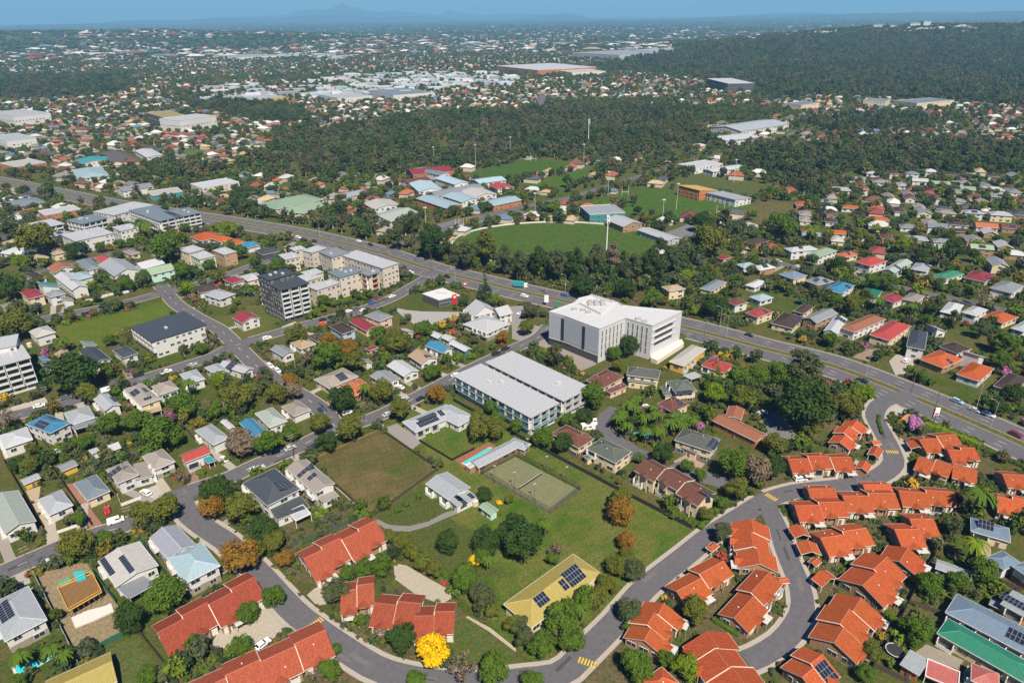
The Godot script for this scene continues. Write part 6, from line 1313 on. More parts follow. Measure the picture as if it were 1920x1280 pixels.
# ---------------------------------------------------------------- houses
func window_mesh(wide: float, high: float) -> ArrayMesh:
	var key := "window %.1f %.1f" % [wide, high]
	if not meshes.has(key):
		var f := Shape.new()
		f.box(Vector3(0, 0, 0.0), Vector3(wide, high, 0.10))
		var g := Shape.new()
		for k in 2:
			var x := (k - 0.5) * (wide * 0.5 - 0.03)
			var w := wide * 0.5 - 0.10
			g.quad(Vector3(x - w / 2, -high / 2 + 0.07, 0.055), Vector3(x + w / 2, -high / 2 + 0.07, 0.055), Vector3(x + w / 2, high / 2 - 0.07, 0.055), Vector3(x - w / 2, high / 2 - 0.07, 0.055))
		var m := one(f, paintof([0.62, 0.62, 0.60], "", 0.6))
		meshes[key] = g.into(m, glass())
	return meshes[key]

func door_mesh(wide: float, high: float, col: Array) -> ArrayMesh:
	var key := "door %s %s %s" % [wide, high, col]
	if not meshes.has(key):
		var f := Shape.new()
		f.box(Vector3(0, high / 2, 0), Vector3(wide, high, 0.12))
		var g := Shape.new()
		var rows := 4
		for k in rows:
			g.box(Vector3(0, high * (k + 0.5) / rows * 0.96, 0.06), Vector3(wide * 0.92, high / rows * 0.86, 0.05))
		meshes[key] = g.into(one(f, paintof([0.5, 0.48, 0.45], "", 0.7)), paintof(col, "plaster", 0.6, 2.0))
	return meshes[key]

# height of a roof over its eaves at u (along the ridge) and v
func rise(w: Array, u: float, v: float) -> float:
	var t := tan(deg_to_rad(w[7]))
	match w[6]:
		"g": return (w[4] / 2 - absf(v)) * t
		"h": return minf(w[4] / 2 - absf(v), w[3] / 2 - absf(u)) * t
		"s": return (w[4] / 2 + v) * t
	return 0.0

# w: x, z, turn, length, width, eaves height, roof form (g gable, h hip, s lean-to, f flat), pitch, storeys
func wing(t: Node3D, w: Array, roof: Material, wall: Material, trim: Material, cap: Material, lite := false, bare := false) -> Node3D:
	var at := Transform3D(Basis(Vector3.UP, w[2]), Vector3(w[0], 0, w[1]) - t.position)
	var L: float = w[3] / 2.0
	var W: float = w[4] / 2.0
	var h: float = w[5]
	var oh := 0.5 if w[6] != "f" else 0.12
	var l := L - oh
	var d := W - oh
	var tp := tan(deg_to_rad(w[7]))
	var s := Shape.new()
	var dark := wall
	if not bare:
		var sk := h - 0.02
		s.panel(Vector3(-l, 0, d), Vector3(l, 0, d), Vector3(l, sk, d), Vector3(-l, sk, d))
		s.panel(Vector3(l, 0, -d), Vector3(-l, 0, -d), Vector3(-l, sk, -d), Vector3(l, sk, -d))
		s.panel(Vector3(l, 0, d), Vector3(l, 0, -d), Vector3(l, sk, -d), Vector3(l, sk, d))
		s.panel(Vector3(-l, 0, -d), Vector3(-l, 0, d), Vector3(-l, sk, d), Vector3(-l, sk, -d))
	var r := Shape.new()
	var f := Shape.new()
	var c := Shape.new()
	var ridge := h
	var e := 0.2
	match w[6]:
		"g":
			ridge = h + W * tp
			var a := Vector3(-L, ridge, 0)
			var b := Vector3(L, ridge, 0)
			r.panel(Vector3(-L, h, W), Vector3(L, h, W), b, a)
			r.panel(Vector3(L, h, -W), Vector3(-L, h, -W), a, b)
			c.tube(a + Vector3(0, 0.02, 0), b + Vector3(0, 0.02, 0), 0.12, 0.12, 5)
			for g in [-1.0, 1.0]:
				if not bare:
					var p := Vector3(l * g, h - 0.02, d)
					var q := Vector3(l * g, h - 0.02, -d)
					var o := Vector3(l * g, h + d * tp - 0.02, 0)
					if g > 0: s.panel3(p, q, o)
					else: s.panel3(q, p, o)
				for z in [-1.0, 1.0]:
					f.quad(Vector3(L * g, h - e, W * z), Vector3(L * g, ridge - e, 0), Vector3(L * g, ridge, 0), Vector3(L * g, h, W * z))
				f.box(Vector3(0, h - e / 2, (W + 0.03) * g), Vector3(L * 2, e, 0.08), Transform3D.IDENTITY, true)
		"h":
			var k := minf(L, W)
			ridge = h + k * tp
			var a := Vector3(-(L - k), ridge, -(W - k) * 0.0)
			var b := Vector3(L - k, ridge, 0)
			var az := maxf(0.0, W - k)
			var p := [Vector3(-L, h, W), Vector3(L, h, W), Vector3(L, h, -W), Vector3(-L, h, -W)]
			if az <= 0.0:
				r.panel(p[0], p[1], b, a)
				r.panel(p[2], p[3], a, b)
				r.panel3(p[1], p[2], b)
				r.panel3(p[3], p[0], a)
				c.tube(a, b + Vector3(0.01, 0, 0), 0.12, 0.12, 5)
				for q in [[p[0], a], [p[3], a], [p[1], b], [p[2], b]]:
					c.tube(q[0], q[1], 0.1, 0.1, 4)
			else:
				a = Vector3(0, ridge, az)
				b = Vector3(0, ridge, -az)
				r.panel3(p[0], p[1], a)
				r.panel(p[1], p[2], b, a)
				r.panel3(p[2], p[3], b)
				r.panel(p[3], p[0], a, b)
				c.tube(a, b, 0.12, 0.12, 5)
				for q in [[p[0], a], [p[1], a], [p[3], b], [p[2], b]]:
					c.tube(q[0], q[1], 0.1, 0.1, 4)
			for g in [-1.0, 1.0]:
				f.box(Vector3(0, h - e / 2, (W + 0.03) * g), Vector3(L * 2, e, 0.08), Transform3D.IDENTITY, true)
				f.box(Vector3((L + 0.03) * g, h - e / 2, 0), Vector3(0.08, e, W * 2), Transform3D.IDENTITY, true)
		"s":
			var g := W * 2 * tp
			r.panel(Vector3(L, h, -W), Vector3(-L, h, -W), Vector3(-L, h + g, W), Vector3(L, h + g, W))
			f.box(Vector3(0, h - e / 2, -W), Vector3(L * 2, e, 0.08), Transform3D.IDENTITY, true)
			f.box(Vector3(0, h + g - e / 2 - 0.02, W), Vector3(L * 2, e, 0.08), Transform3D.IDENTITY, true)
			for x in [-L, L]:
				f.quad(Vector3(x, h - e, -W), Vector3(x, h + g - e, W), Vector3(x, h + g - 0.01, W), Vector3(x, h - 0.01, -W))
			if not bare:
				s.panel(Vector3(-l, h - 0.02, d), Vector3(l, h - 0.02, d), Vector3(l, h + g - 0.1, d), Vector3(-l, h + g - 0.1, d))
				for x in [-l, l]:
					s.tri(Vector3(x, h - 0.02, -d), Vector3(x, h - 0.02, d), Vector3(x, h + g - 0.1, d))
		"f":
			r.box(Vector3(0, h + 0.12, 0), Vector3(L * 2, 0.24, W * 2))
			for g in [-1.0, 1.0]:
				f.box(Vector3(0, h + 0.36, (W - 0.1) * g), Vector3(L * 2 - 0.02, 0.24, 0.18))
				f.box(Vector3((L - 0.1) * g, h + 0.36, 0), Vector3(0.18, 0.24, W * 2 - 0.42))
	if not bare:
		add("wall", one(s, wall), t, at)
	else:
		var q := Shape.new()
		q.box(Vector3(0, h / 2 - 0.02, 0), Vector3(0.18, h - 0.02, 0.18))
		var post := one(q, trim)
		for x in [-l, l]:
			for z in [-d, d]:
				add("post", post, t, at * Transform3D(Basis.IDENTITY, Vector3(x, 0, z)))
	var ro := add("roof", f.into(one(r, roof), trim), t, at)
	if c.v.size() and not lite:
		add("ridge_cap", one(c, cap), ro)
	if bare:
		return ro
	# windows, storey by storey, on every side
	var storeys: int = w[8]
	var fh: float = h / maxi(storeys, 1)
	# some houses open on a veranda to the street, some stand on a darker base
	var deck := -1
	if rng.randf() < 0.55 and h > 3.0:
		deck = 0 if sin(w[2]) * w[0] + cos(w[2]) * w[1] < 0 else 1
	if storeys == 2 and rng.randf() < 0.5 and not lite:
		var base := Shape.new()
		base.box(Vector3(0, fh * 0.42, 0), Vector3(2 * l + 0.1, fh * 0.84, 2 * d + 0.1))
		add("base_wall", one(base, paintof([[0.20, 0.13, 0.09], [0.22, 0.23, 0.24], [0.34, 0.30, 0.25]][rng.randi() % 3], "brick", 0.9, 2.5)), t, at)
	for side in 4:
		var span := 2 * (l if side < 2 else d)
		var n := int(span / (3.4 if not lite else 4.6))
		for st in storeys:
			for k in n:
				var roll := rng.randf()
				if roll < 0.1:
					continue
				var wide := 1.3 if roll < 0.35 else (1.9 if roll < 0.7 else 2.6)
				var x := (k + 0.5) / n * span - span / 2
				var turn: float = [0.0, PI, PI / 2, -PI / 2][side]
				var out := Basis(Vector3.UP, turn)
				var p: Vector3 = out * Vector3(x, 0, (d if side < 2 else l) + 0.07)
				if st == 0 and k == n / 2 and side == 0 and not lite:
					add("door", door_mesh(1.0, 2.05, [0.16, 0.10, 0.07]), t, at * Transform3D(out, p))
				elif side == deck and not lite and (st > 0 or storeys == 1) and k % 2 == 0:
					add("veranda", balcony_mesh(minf(span / n - 0.1, 4.0), [0.6, 0.6, 0.58] if roll < 0.6 else [0.3, 0.3, 0.3]), t, at * Transform3D(out, p + Vector3(0, st * fh + 0.09, -0.02)))
				else:
					add("window", window_mesh(wide, 1.45), t, at * Transform3D(out, p + Vector3(0, st * fh + fh * 0.56, 0)))
	return ro

func solar(t: Node3D, w: Array, q: Array) -> void:
	var at := Transform3D(Basis(Vector3.UP, w[2]), Vector3(w[0], 0, w[1]) - t.position)
	var u: float = q[1]
	var v: float = q[2]
	var g := Vector3((rise(w, u + 0.05, v) - rise(w, u - 0.05, v)) * 10, 0, (rise(w, u, v + 0.05) - rise(w, u, v - 0.05)) * 10)
	var nn := Vector3(-g.x, 1, -g.z).normalized()
	var down := Vector3(-g.x, -(g.x * g.x + g.z * g.z), -g.z)
	var z := down.normalized() if down.length() > 0.01 else Vector3(0, 0, 1)
	var x := nn.cross(z).normalized() * -1.0
	x = z.cross(nn) * -1.0
	var a := Node3D.new()
	a.name = "solar_array"
	t.add_child(a, true)
	a.transform = at * Transform3D(Basis(x, nn, z), Vector3(u, w[5] + rise(w, u, v) + 0.12, v))
	if not meshes.has("panel"):
		var s := Shape.new()
		s.box(Vector3.ZERO, Vector3(0.99, 0.05, 1.63), Transform3D.IDENTITY, true)
		var f := Shape.new()
		f.quad(Vector3(-0.46, 0.029, 0.78), Vector3(0.46, 0.029, 0.78), Vector3(0.46, 0.029, -0.78), Vector3(-0.46, 0.029, -0.78), Vector2(0, 1), Vector2(1, 1), Vector2(1, 0), Vector2(0, 0))
		meshes["panel"] = f.into(one(s, paintof([0.25, 0.26, 0.28], "", 0.4)), paintof([0.022, 0.032, 0.06], "solar", 0.22, 1.0))
	for i in q[3]:
		for j in q[4]:
			add("panel", meshes["panel"], a, Transform3D(Basis.IDENTITY, Vector3((i - (q[3] - 1) / 2.0) * 1.03, 0, (j - (q[4] - 1) / 2.0) * 1.67)))

# d: name, label, roof, wall, wings, solar arrays
func house(d: Array) -> void:
	var wings: Array = d[4]
	var w0: Array = wings[0]
	var t := thing(d[0], d[1], KINDS[d[0]][0], KINDS[d[0]][1], Vector3(w0[0], 0, w0[1]))
	rng.seed = hash(d[1]) + int(w0[0] * 10)
	var lite: bool = Vector2(w0[0], w0[1]).length() > 330
	var rc: Array = ROOF[d[2]].duplicate()
	# each roof has weathered in its own way
	var tone := 0.88 + 0.06 * (rng.randi() % 5)
	var fade := (0.94 + 0.04 * (rng.randi() % 4)) if d[2] in TILED else 1.0
	rc = [rc[0] * tone, rc[1] * tone * fade, rc[2] * tone]
	var tiled: bool = d[2] in TILED
	var row: bool = d[0] in ["villa_row", "townhouse_row"]
	var brick: bool = d[3] in ["bk", "ob"]
	var roof := paintof(rc, "tiles" if tiled else "steel", 0.8 if tiled else 0.5, 5.0)
	var wall := paintof(WALL[d[3]], "brick" if brick else "plaster", 0.85, 2.5 if brick else 5.0)
	var trim := paintof([0.55, 0.5, 0.44] if row else [0.6, 0.6, 0.58], "", 0.6)
	var cap := paintof([rc[0] * 0.85 + 0.03, rc[1] * 0.85 + 0.03, rc[2] * 0.85 + 0.03], "", 0.7)
	for i in wings.size():
		var w: Array = wings[i]
		var rf := roof
		if w.size() > 9 and w[9] is Array:
			rf = paintof(w[9], "steel", 0.5, 5.0)
		var ro := wing(t, w, rf, wall, trim, cap, lite, w.size() > 10)
		var at := Transform3D(Basis(Vector3.UP, w[2]), Vector3(w[0], 0, w[1]) - t.position)
		if tiled and not lite and w[3] > 7 and w[6] != "f":
			for k in rng.randi_range(1, 2):
				var u: float = rng.randf_range(-0.35, 0.35) * w[3]
				var v: float = rng.randf_range(0.1, 0.3) * w[4] * (1 if rng.randf() < 0.5 else -1)
				var s := Shape.new()
				var b := Vector3(u, w[5] + rise(w, u, v) - 0.05, v)
				s.tube(b, b + Vector3(0, 0.35, 0), 0.12, 0.12, 7)
				s.tube(b + Vector3(0, 0.35, 0), b + Vector3(0, 0.45, 0), 0.22, 0.06, 7)
				add("roof_vent", one(s, paintof([0.55, 0.5, 0.47], "", 0.6)), ro)
		if row:
			# a garage door and now and then a pale awning on the front of each unit
			var front := Basis(Vector3.UP, 0.0 if sin(w[2]) * w[0] + cos(w[2]) * w[1] < 0 else PI)
			add("garage_door", door_mesh(2.6, 2.2, [0.62, 0.60, 0.56]), t, at * Transform3D(front, front * Vector3(w[3] * (0.22 if i % 2 else -0.2), 0, w[4] / 2 - 0.44)))
			var tp := tan(deg_to_rad(w[7]))
			var hw := 1.9
			var px: float = w[3] * (-0.16 if i % 2 else 0.02)
			var W: float = w[4] / 2
			var pr := Shape.new()
			var ra := Vector3(px, w[5] + hw * tp + 0.03, W - hw)
			var rb := Vector3(px, w[5] + hw * tp + 0.03, W + 0.9)
			for g in [-1.0, 1.0]:
				var q := [Vector3(px + hw * g, w[5] + 0.03, W - 0.05), Vector3(px + hw * g, w[5] + 0.03, W + 0.9)]
				if g > 0: pr.panel(q[1], q[0], ra, rb)
				else: pr.panel(q[0], q[1], rb, ra)
			var pg := Shape.new()
			pg.panel3(Vector3(px - hw, w[5] - 0.02, W + 0.7), Vector3(px + hw, w[5] - 0.02, W + 0.7), Vector3(px, w[5] + hw * tp - 0.02, W + 0.7))
			pg.box(Vector3(px - hw + 0.2, w[5] / 2, W + 0.6), Vector3(0.3, w[5], 0.3))
			pg.box(Vector3(px + hw - 0.2, w[5] / 2, W + 0.6), Vector3(0.3, w[5], 0.3))
			add("porch", pg.into(one(pr, rf), wall), t, at * Transform3D(front, Vector3.ZERO))
			if i > 0:
				var pc := Shape.new()
				var ux: float = -w[3] / 2 + 0.02
				var top := Vector3(ux, w[5] + W * tp + 0.06, 0)
				pc.tube(Vector3(ux, w[5] + 0.06, W), top, 0.13, 0.13, 4)
				pc.tube(top, Vector3(ux, w[5] + 0.06, -W), 0.13, 0.13, 4)
				add("party_wall_cap", one(pc, paintof([0.55, 0.46, 0.36], "", 0.8)), ro)
			if d[0] == "villa_row" and i % 2 == 0:
				var s := Shape.new()
				s.box(Vector3(0, 2.45, 0), Vector3(3.4, 0.08, 2.4), Transform3D.IDENTITY, true)
				for k in [-1, 1]:
					s.box(Vector3(k * 1.6, 1.2, 1.1), Vector3(0.1, 2.4, 0.1))
				add("awning", one(s, paintof([0.6, 0.6, 0.58], "steel", 0.5, 5.0)), t, at * Transform3D(front, front * Vector3(w[3] * 0.25, 0, w[4] / 2 + 0.7)))
	for q in d[5]:
		solar(t, wings[q[0]], q)

# ---------------------------------------------------------------- blocks of flats and offices
func balcony_mesh(wide: float, rail: Array) -> ArrayMesh:
	var key := "balcony %.1f %s" % [wide, rail]
	if not meshes.has(key):
		var a := Shape.new()
		a.box(Vector3(0, 0, 0.65), Vector3(wide, 0.16, 1.3), Transform3D.IDENTITY, true)
		for k in [-1, 1]:
			a.box(Vector3(k * (wide / 2 - 0.08), 1.3, 0.6), Vector3(0.16, 2.45, 1.15))
		var b := Shape.new()
		b.box(Vector3(0, 0.58, 1.24), Vector3(wide - 0.34, 0.95, 0.07), Transform3D.IDENTITY, true)
		var c := Shape.new()
		c.box(Vector3(0, 1.18, 0.02), Vector3(wide - 0.5, 2.15, 0.06))
		meshes[key] = c.into(b.into(one(a, paintof([0.66, 0.66, 0.64], "plaster", 0.8, 4.0)), paintof(rail, "", 0.5)), glass())
	return meshes[key]

# d: name, label, wall, roof, blocks [[x, z, turn, length, width, height, storeys, balcony sides, rail colour, wall override]]
func flats(d: Array) -> Node3D:
	var b0: Array = d[4][0]
	var t := thing(d[0], d[1], "apartments", "blocks of flats", Vector3(b0[0], 0, b0[1]))
	rng.seed = hash(d[1])
	var roof := paintof(d[3], "steel", 0.5, 5.0)
	for b in d[4]:
		var wc: Array = b[9] if b.size() > 9 and b[9] is Array else d[2]
		var rf: Material = paintof(b[10], "steel", 0.5, 5.0) if b.size() > 10 else roof
		var wall := paintof(wc, "plaster", 0.85, 5.0)
		var at := Transform3D(Basis(Vector3.UP, b[2]), Vector3(b[0], 0, b[1]) - t.position)
		var L: float = b[3] / 2
		var W: float = b[4] / 2
		var h: float = b[5]
		var s := Shape.new()
		s.box(Vector3(0, h / 2, 0), Vector3(L * 2, h, W * 2))
		add("wall", one(s, wall), t, at)
		var r := Shape.new()
		r.box(Vector3(0, h + 0.17, 0), Vector3(L * 2 + (2.7 if int(b[7]) & 12 else 0.7), 0.3, W * 2 + (2.7 if int(b[7]) & 3 else 0.7)), Transform3D.IDENTITY, true)
		var ro := add("roof", one(r, rf), t, at)
		var p := Shape.new()
		for k in rng.randi_range(1, 3):
			var u := rng.randf_range(-0.6, 0.6) * L
			var v := rng.randf_range(-0.5, 0.5) * W
			p.box(Vector3(u, h + 0.72, v), Vector3(1.6, 0.8, 1.2))
			p.tube(Vector3(u + 0.3, h + 1.1, v), Vector3(u + 0.3, h + 1.25, v), 0.4, 0.4, 8)
		add("roof_unit", one(p, paintof([0.42, 0.43, 0.44], "", 0.6)), ro)
		var n: int = b[6]
		var fh := h / n
		for side in 4:
			var span := 2 * (L if side < 2 else W)
			var out := Basis(Vector3.UP, [0.0, PI, PI / 2, -PI / 2][side])
			var off := W if side < 2 else L
			var bal: bool = (int(b[7]) >> side) & 1
			var cnt := maxi(1, int(span / (4.2 if bal else 3.0)))
			for st in n:
				for k in cnt:
					var x := (k + 0.5) / cnt * span - span / 2
					if bal and (st > 0 or n < 3):
						add("balcony", balcony_mesh(minf(span / cnt - 0.3, 4.6), b[8]), t, at * Transform3D(out, out * Vector3(x, st * fh + 0.1, off)))
					elif rng.randf() > 0.2:
						add("window", window_mesh(1.3 if rng.randf() < 0.5 else 1.9, 1.3), t, at * Transform3D(out, out * Vector3(x, st * fh + fh * 0.55, off + 0.03)))
	return t

# ---------------------------------------------------------------- roads and ground
func ribbon(pts: PackedVector2Array, half: float, y: float, shift := 0.0) -> Shape:
	var s := Shape.new()
	var l := PackedVector2Array()
	var r := PackedVector2Array()
	for k in pts.size():
		var a := pts[maxi(k - 1, 0)]
		var b := pts[mini(k + 1, pts.size() - 1)]
		var d := (b - a).normalized()
		var nn := Vector2(-d.y, d.x)
		l.append(pts[k] + nn * (shift - half))
		r.append(pts[k] + nn * (shift + half))
	for k in pts.size() - 1:
		s.quad(Vector3(r[k].x, y, r[k].y), Vector3(r[k + 1].x, y, r[k + 1].y), Vector3(l[k + 1].x, y, l[k + 1].y), Vector3(l[k].x, y, l[k].y))
	return s

func smooth(pts: Array, step := 4.0) -> PackedVector2Array:
	var c := Curve2D.new()
	var n := int(pts.size() / 2.0)
	for k in n:
		var p := Vector2(pts[k * 2], pts[k * 2 + 1])
		var a := Vector2(pts[maxi(k - 1, 0) * 2], pts[maxi(k - 1, 0) * 2 + 1])
		var b := Vector2(pts[mini(k + 1, n - 1) * 2], pts[mini(k + 1, n - 1) * 2 + 1])
		var d := (b - a).normalized()
		var ia := minf(p.distance_to(a), p.distance_to(b)) if k > 0 and k < n - 1 else maxf(p.distance_to(a), p.distance_to(b))
		c.add_point(p, -d * ia * 0.3, d * ia * 0.3)
	c.bake_interval = step
	var out := PackedVector2Array()
	var total := c.get_baked_length()
	var m := maxi(2, int(total / step))
	for k in m + 1:
		out.append(c.sample_baked(total * k / m, true))
	return out

func kerb(pts: PackedVector2Array, shift: float, wide: float, high: float, number := -1) -> Shape:
	var all := Shape.new()
	var top := ribbon(pts, wide / 2, high, shift)
	var l := ribbon(pts, 0.0, 0.0, shift - wide / 2)
	var r := ribbon(pts, 0.0, 0.0, shift + wide / 2)
	for k in range(0, top.v.size(), 6):
		var m := (top.v[k] + top.v[k + 1]) / 2
		if number >= 0 and (on_road(m, number) or on_road(top.v[k], number)):
			continue
		for j in 6:
			all.v.append(top.v[k + j])
			all.n.append(top.n[k + j])
			all.uv.append(top.uv[k + j])
			all.c.append(top.c[k + j])
		for a in [l, r]:
			var p: Vector3 = a.v[k]
			var q: Vector3 = a.v[k + 2]
			all.quad(p, q, q + Vector3(0, high, 0), p + Vector3(0, high, 0))
	return all

# does a point lie on another road than this one
var lanes_at := []
func on_road(p: Vector3, number: int) -> bool:
	if lanes_at.is_empty():
		for d in ROADS:
			lanes_at.append(smooth(d[2]))
	for k in ROADS.size():
		if k == number: continue
		var half: float = ROADS[k][3] / 2.0 + 0.6
		for q in lanes_at[k]:
			if absf(q.x - p.x) < half + 2 and Vector2(p.x, p.z).distance_to(q) < half + 0.4:
				return true
	return false

# d: name, label, centre line, width, kerbs, divided
func road(d: Array, number: int) -> void:
	var pts := smooth(d[2])
	var y := 0.040 + number * 0.004
	var o := setting(d[0], one(ribbon(pts, d[3] / 2.0, y), paintof([0.125, 0.122, 0.135], "asphalt", 0.9, 14.0, true)), d[1])
	var conc := paintof([0.40, 0.36, 0.31], "asphalt", 0.9, 5.0, true)
	if d[4]:
		for g in [-1.0, 1.0]:
			add("kerb", one(kerb(pts, g * (d[3] / 2.0 + (0.15 if d[4] < 2 else 0.6)), 0.42 if d[4] < 2 else 1.3, 0.15, number), conc), o)
	var white := paintof([0.62, 0.62, 0.60], "asphalt", 0.8, 3.0, true)
	if d[5]:
		add("median_strip", one(kerb(pts, 0.0, 3.4, 0.17, number), paintof([0.15, 0.15, 0.045], "grass", 1.0, 9.0, true)), o)
		for g in [-1.0, 1.0]:
			add("kerb", one(kerb(pts, g * 1.85, 0.3, 0.19, number), conc), o)
			add("edge_line", one(ribbon(pts, 0.09, y + 0.012, g * (d[3] / 2.0 - 0.6)), white), o)
	var dash := Shape.new()
	var lanes := [0.0] if not d[5] else [-5.4, -8.6, 5.4, 8.6]
	var fine := smooth(d[2], 3.0)
	for sh in lanes:
		for k in range(0, fine.size() - 1, 4):
			var b := ribbon(PackedVector2Array([fine[k], fine[k + 1]]), 0.09, y + 0.012, sh)
			dash.v.append_array(b.v)
			dash.n.append_array(b.n)
			dash.uv.append_array(b.uv)
			dash.c.append_array(b.c)
	if d[3] > 7.5:
		add("lane_marking", one(dash, white), o)
	# trenches filled with darker asphalt, and paler worn strips
	rng.seed = 300 + number
	for tone in [[0.075, 0.074, 0.082], [0.155, 0.15, 0.155]]:
		var fix := Shape.new()
		for k in int(pts.size() * 0.14):
			var i := rng.randi() % (pts.size() - 1)
			var dd := (pts[i + 1] - pts[i]).normalized()
			var off: float = rng.randf_range(-0.36, 0.36) * d[3]
			if d[5] and absf(off) < 3.5: continue
			var q := pts[i] + Vector2(-dd.y, dd.x) * off
			fix.box(Vector3.ZERO, Vector3(rng.randf_range(1.2, 7.0), 0.006, rng.randf_range(0.5, 1.6)), Transform3D(Basis(Vector3.UP, atan2(-dd.y, dd.x)), Vector3(q.x, y + 0.002, q.y)))
		var f := add("asphalt_repairs", one(fix, paintof(tone, "asphalt", 0.95, 5.0, true)), o)
		f.set_meta("kind", "stuff")

func poly(a: Array) -> PackedVector2Array:
	var p := PackedVector2Array()
	for k in range(0, a.size() - 1, 2):
		p.append(Vector2(a[k], a[k + 1]))
	return p

func patch(d: Array, number: int) -> void:
	var s := Shape.new()
	s.slab(poly(d[2]), 0.0, 0.012 + number * 0.0006)
	setting(d[0], one(s, paintof(d[3], d[4], 0.95, d[5], true)), d[1])

# a strip of concrete from a house to the kerb of the road it stands on
var drives := 0
func driveway(w: Array) -> void:
	var c := Vector2(w[0], w[1])
	var best := 1e9
	var hit := Vector2.ZERO
	var half := 0.0
	for k in ROADS.size():
		if k == 0: continue
		for q in lanes_at[k]:
			var e := c.distance_to(q)
			if e < best:
				best = e
				hit = q
				half = ROADS[k][3] / 2.0
	var dir := (hit - c).normalized()
	var side := Vector2(-dir.y, dir.x)
	var start: Vector2 = c + side * (w[3] * 0.22) + dir * minf(w[3], w[4]) * 0.45
	var length: float = best - half - minf(w[3], w[4]) * 0.45
	if length < 2.5 or length > 22.0: return
	for k in 8:
		var q := start + dir * length * (k + 0.5) / 8.0
		if k > 1 and k < 7 and built(q.x, q.y, -1.0): return
	var s := Shape.new()
	var m := start + dir * length / 2
	s.box(Vector3.ZERO, Vector3(length, 0.01, 2.9), Transform3D(Basis(Vector3.UP, atan2(-dir.y, dir.x)), Vector3(m.x, 0.034 + 0.00004 * drives, m.y)))
	var tones := [[0.36, 0.34, 0.31], [0.30, 0.27, 0.24], [0.40, 0.36, 0.30], [0.26, 0.17, 0.13]]
	setting("driveway", one(s, paintof(tones[drives % 4], "asphalt", 0.95, 4.0, true)))
	drives += 1

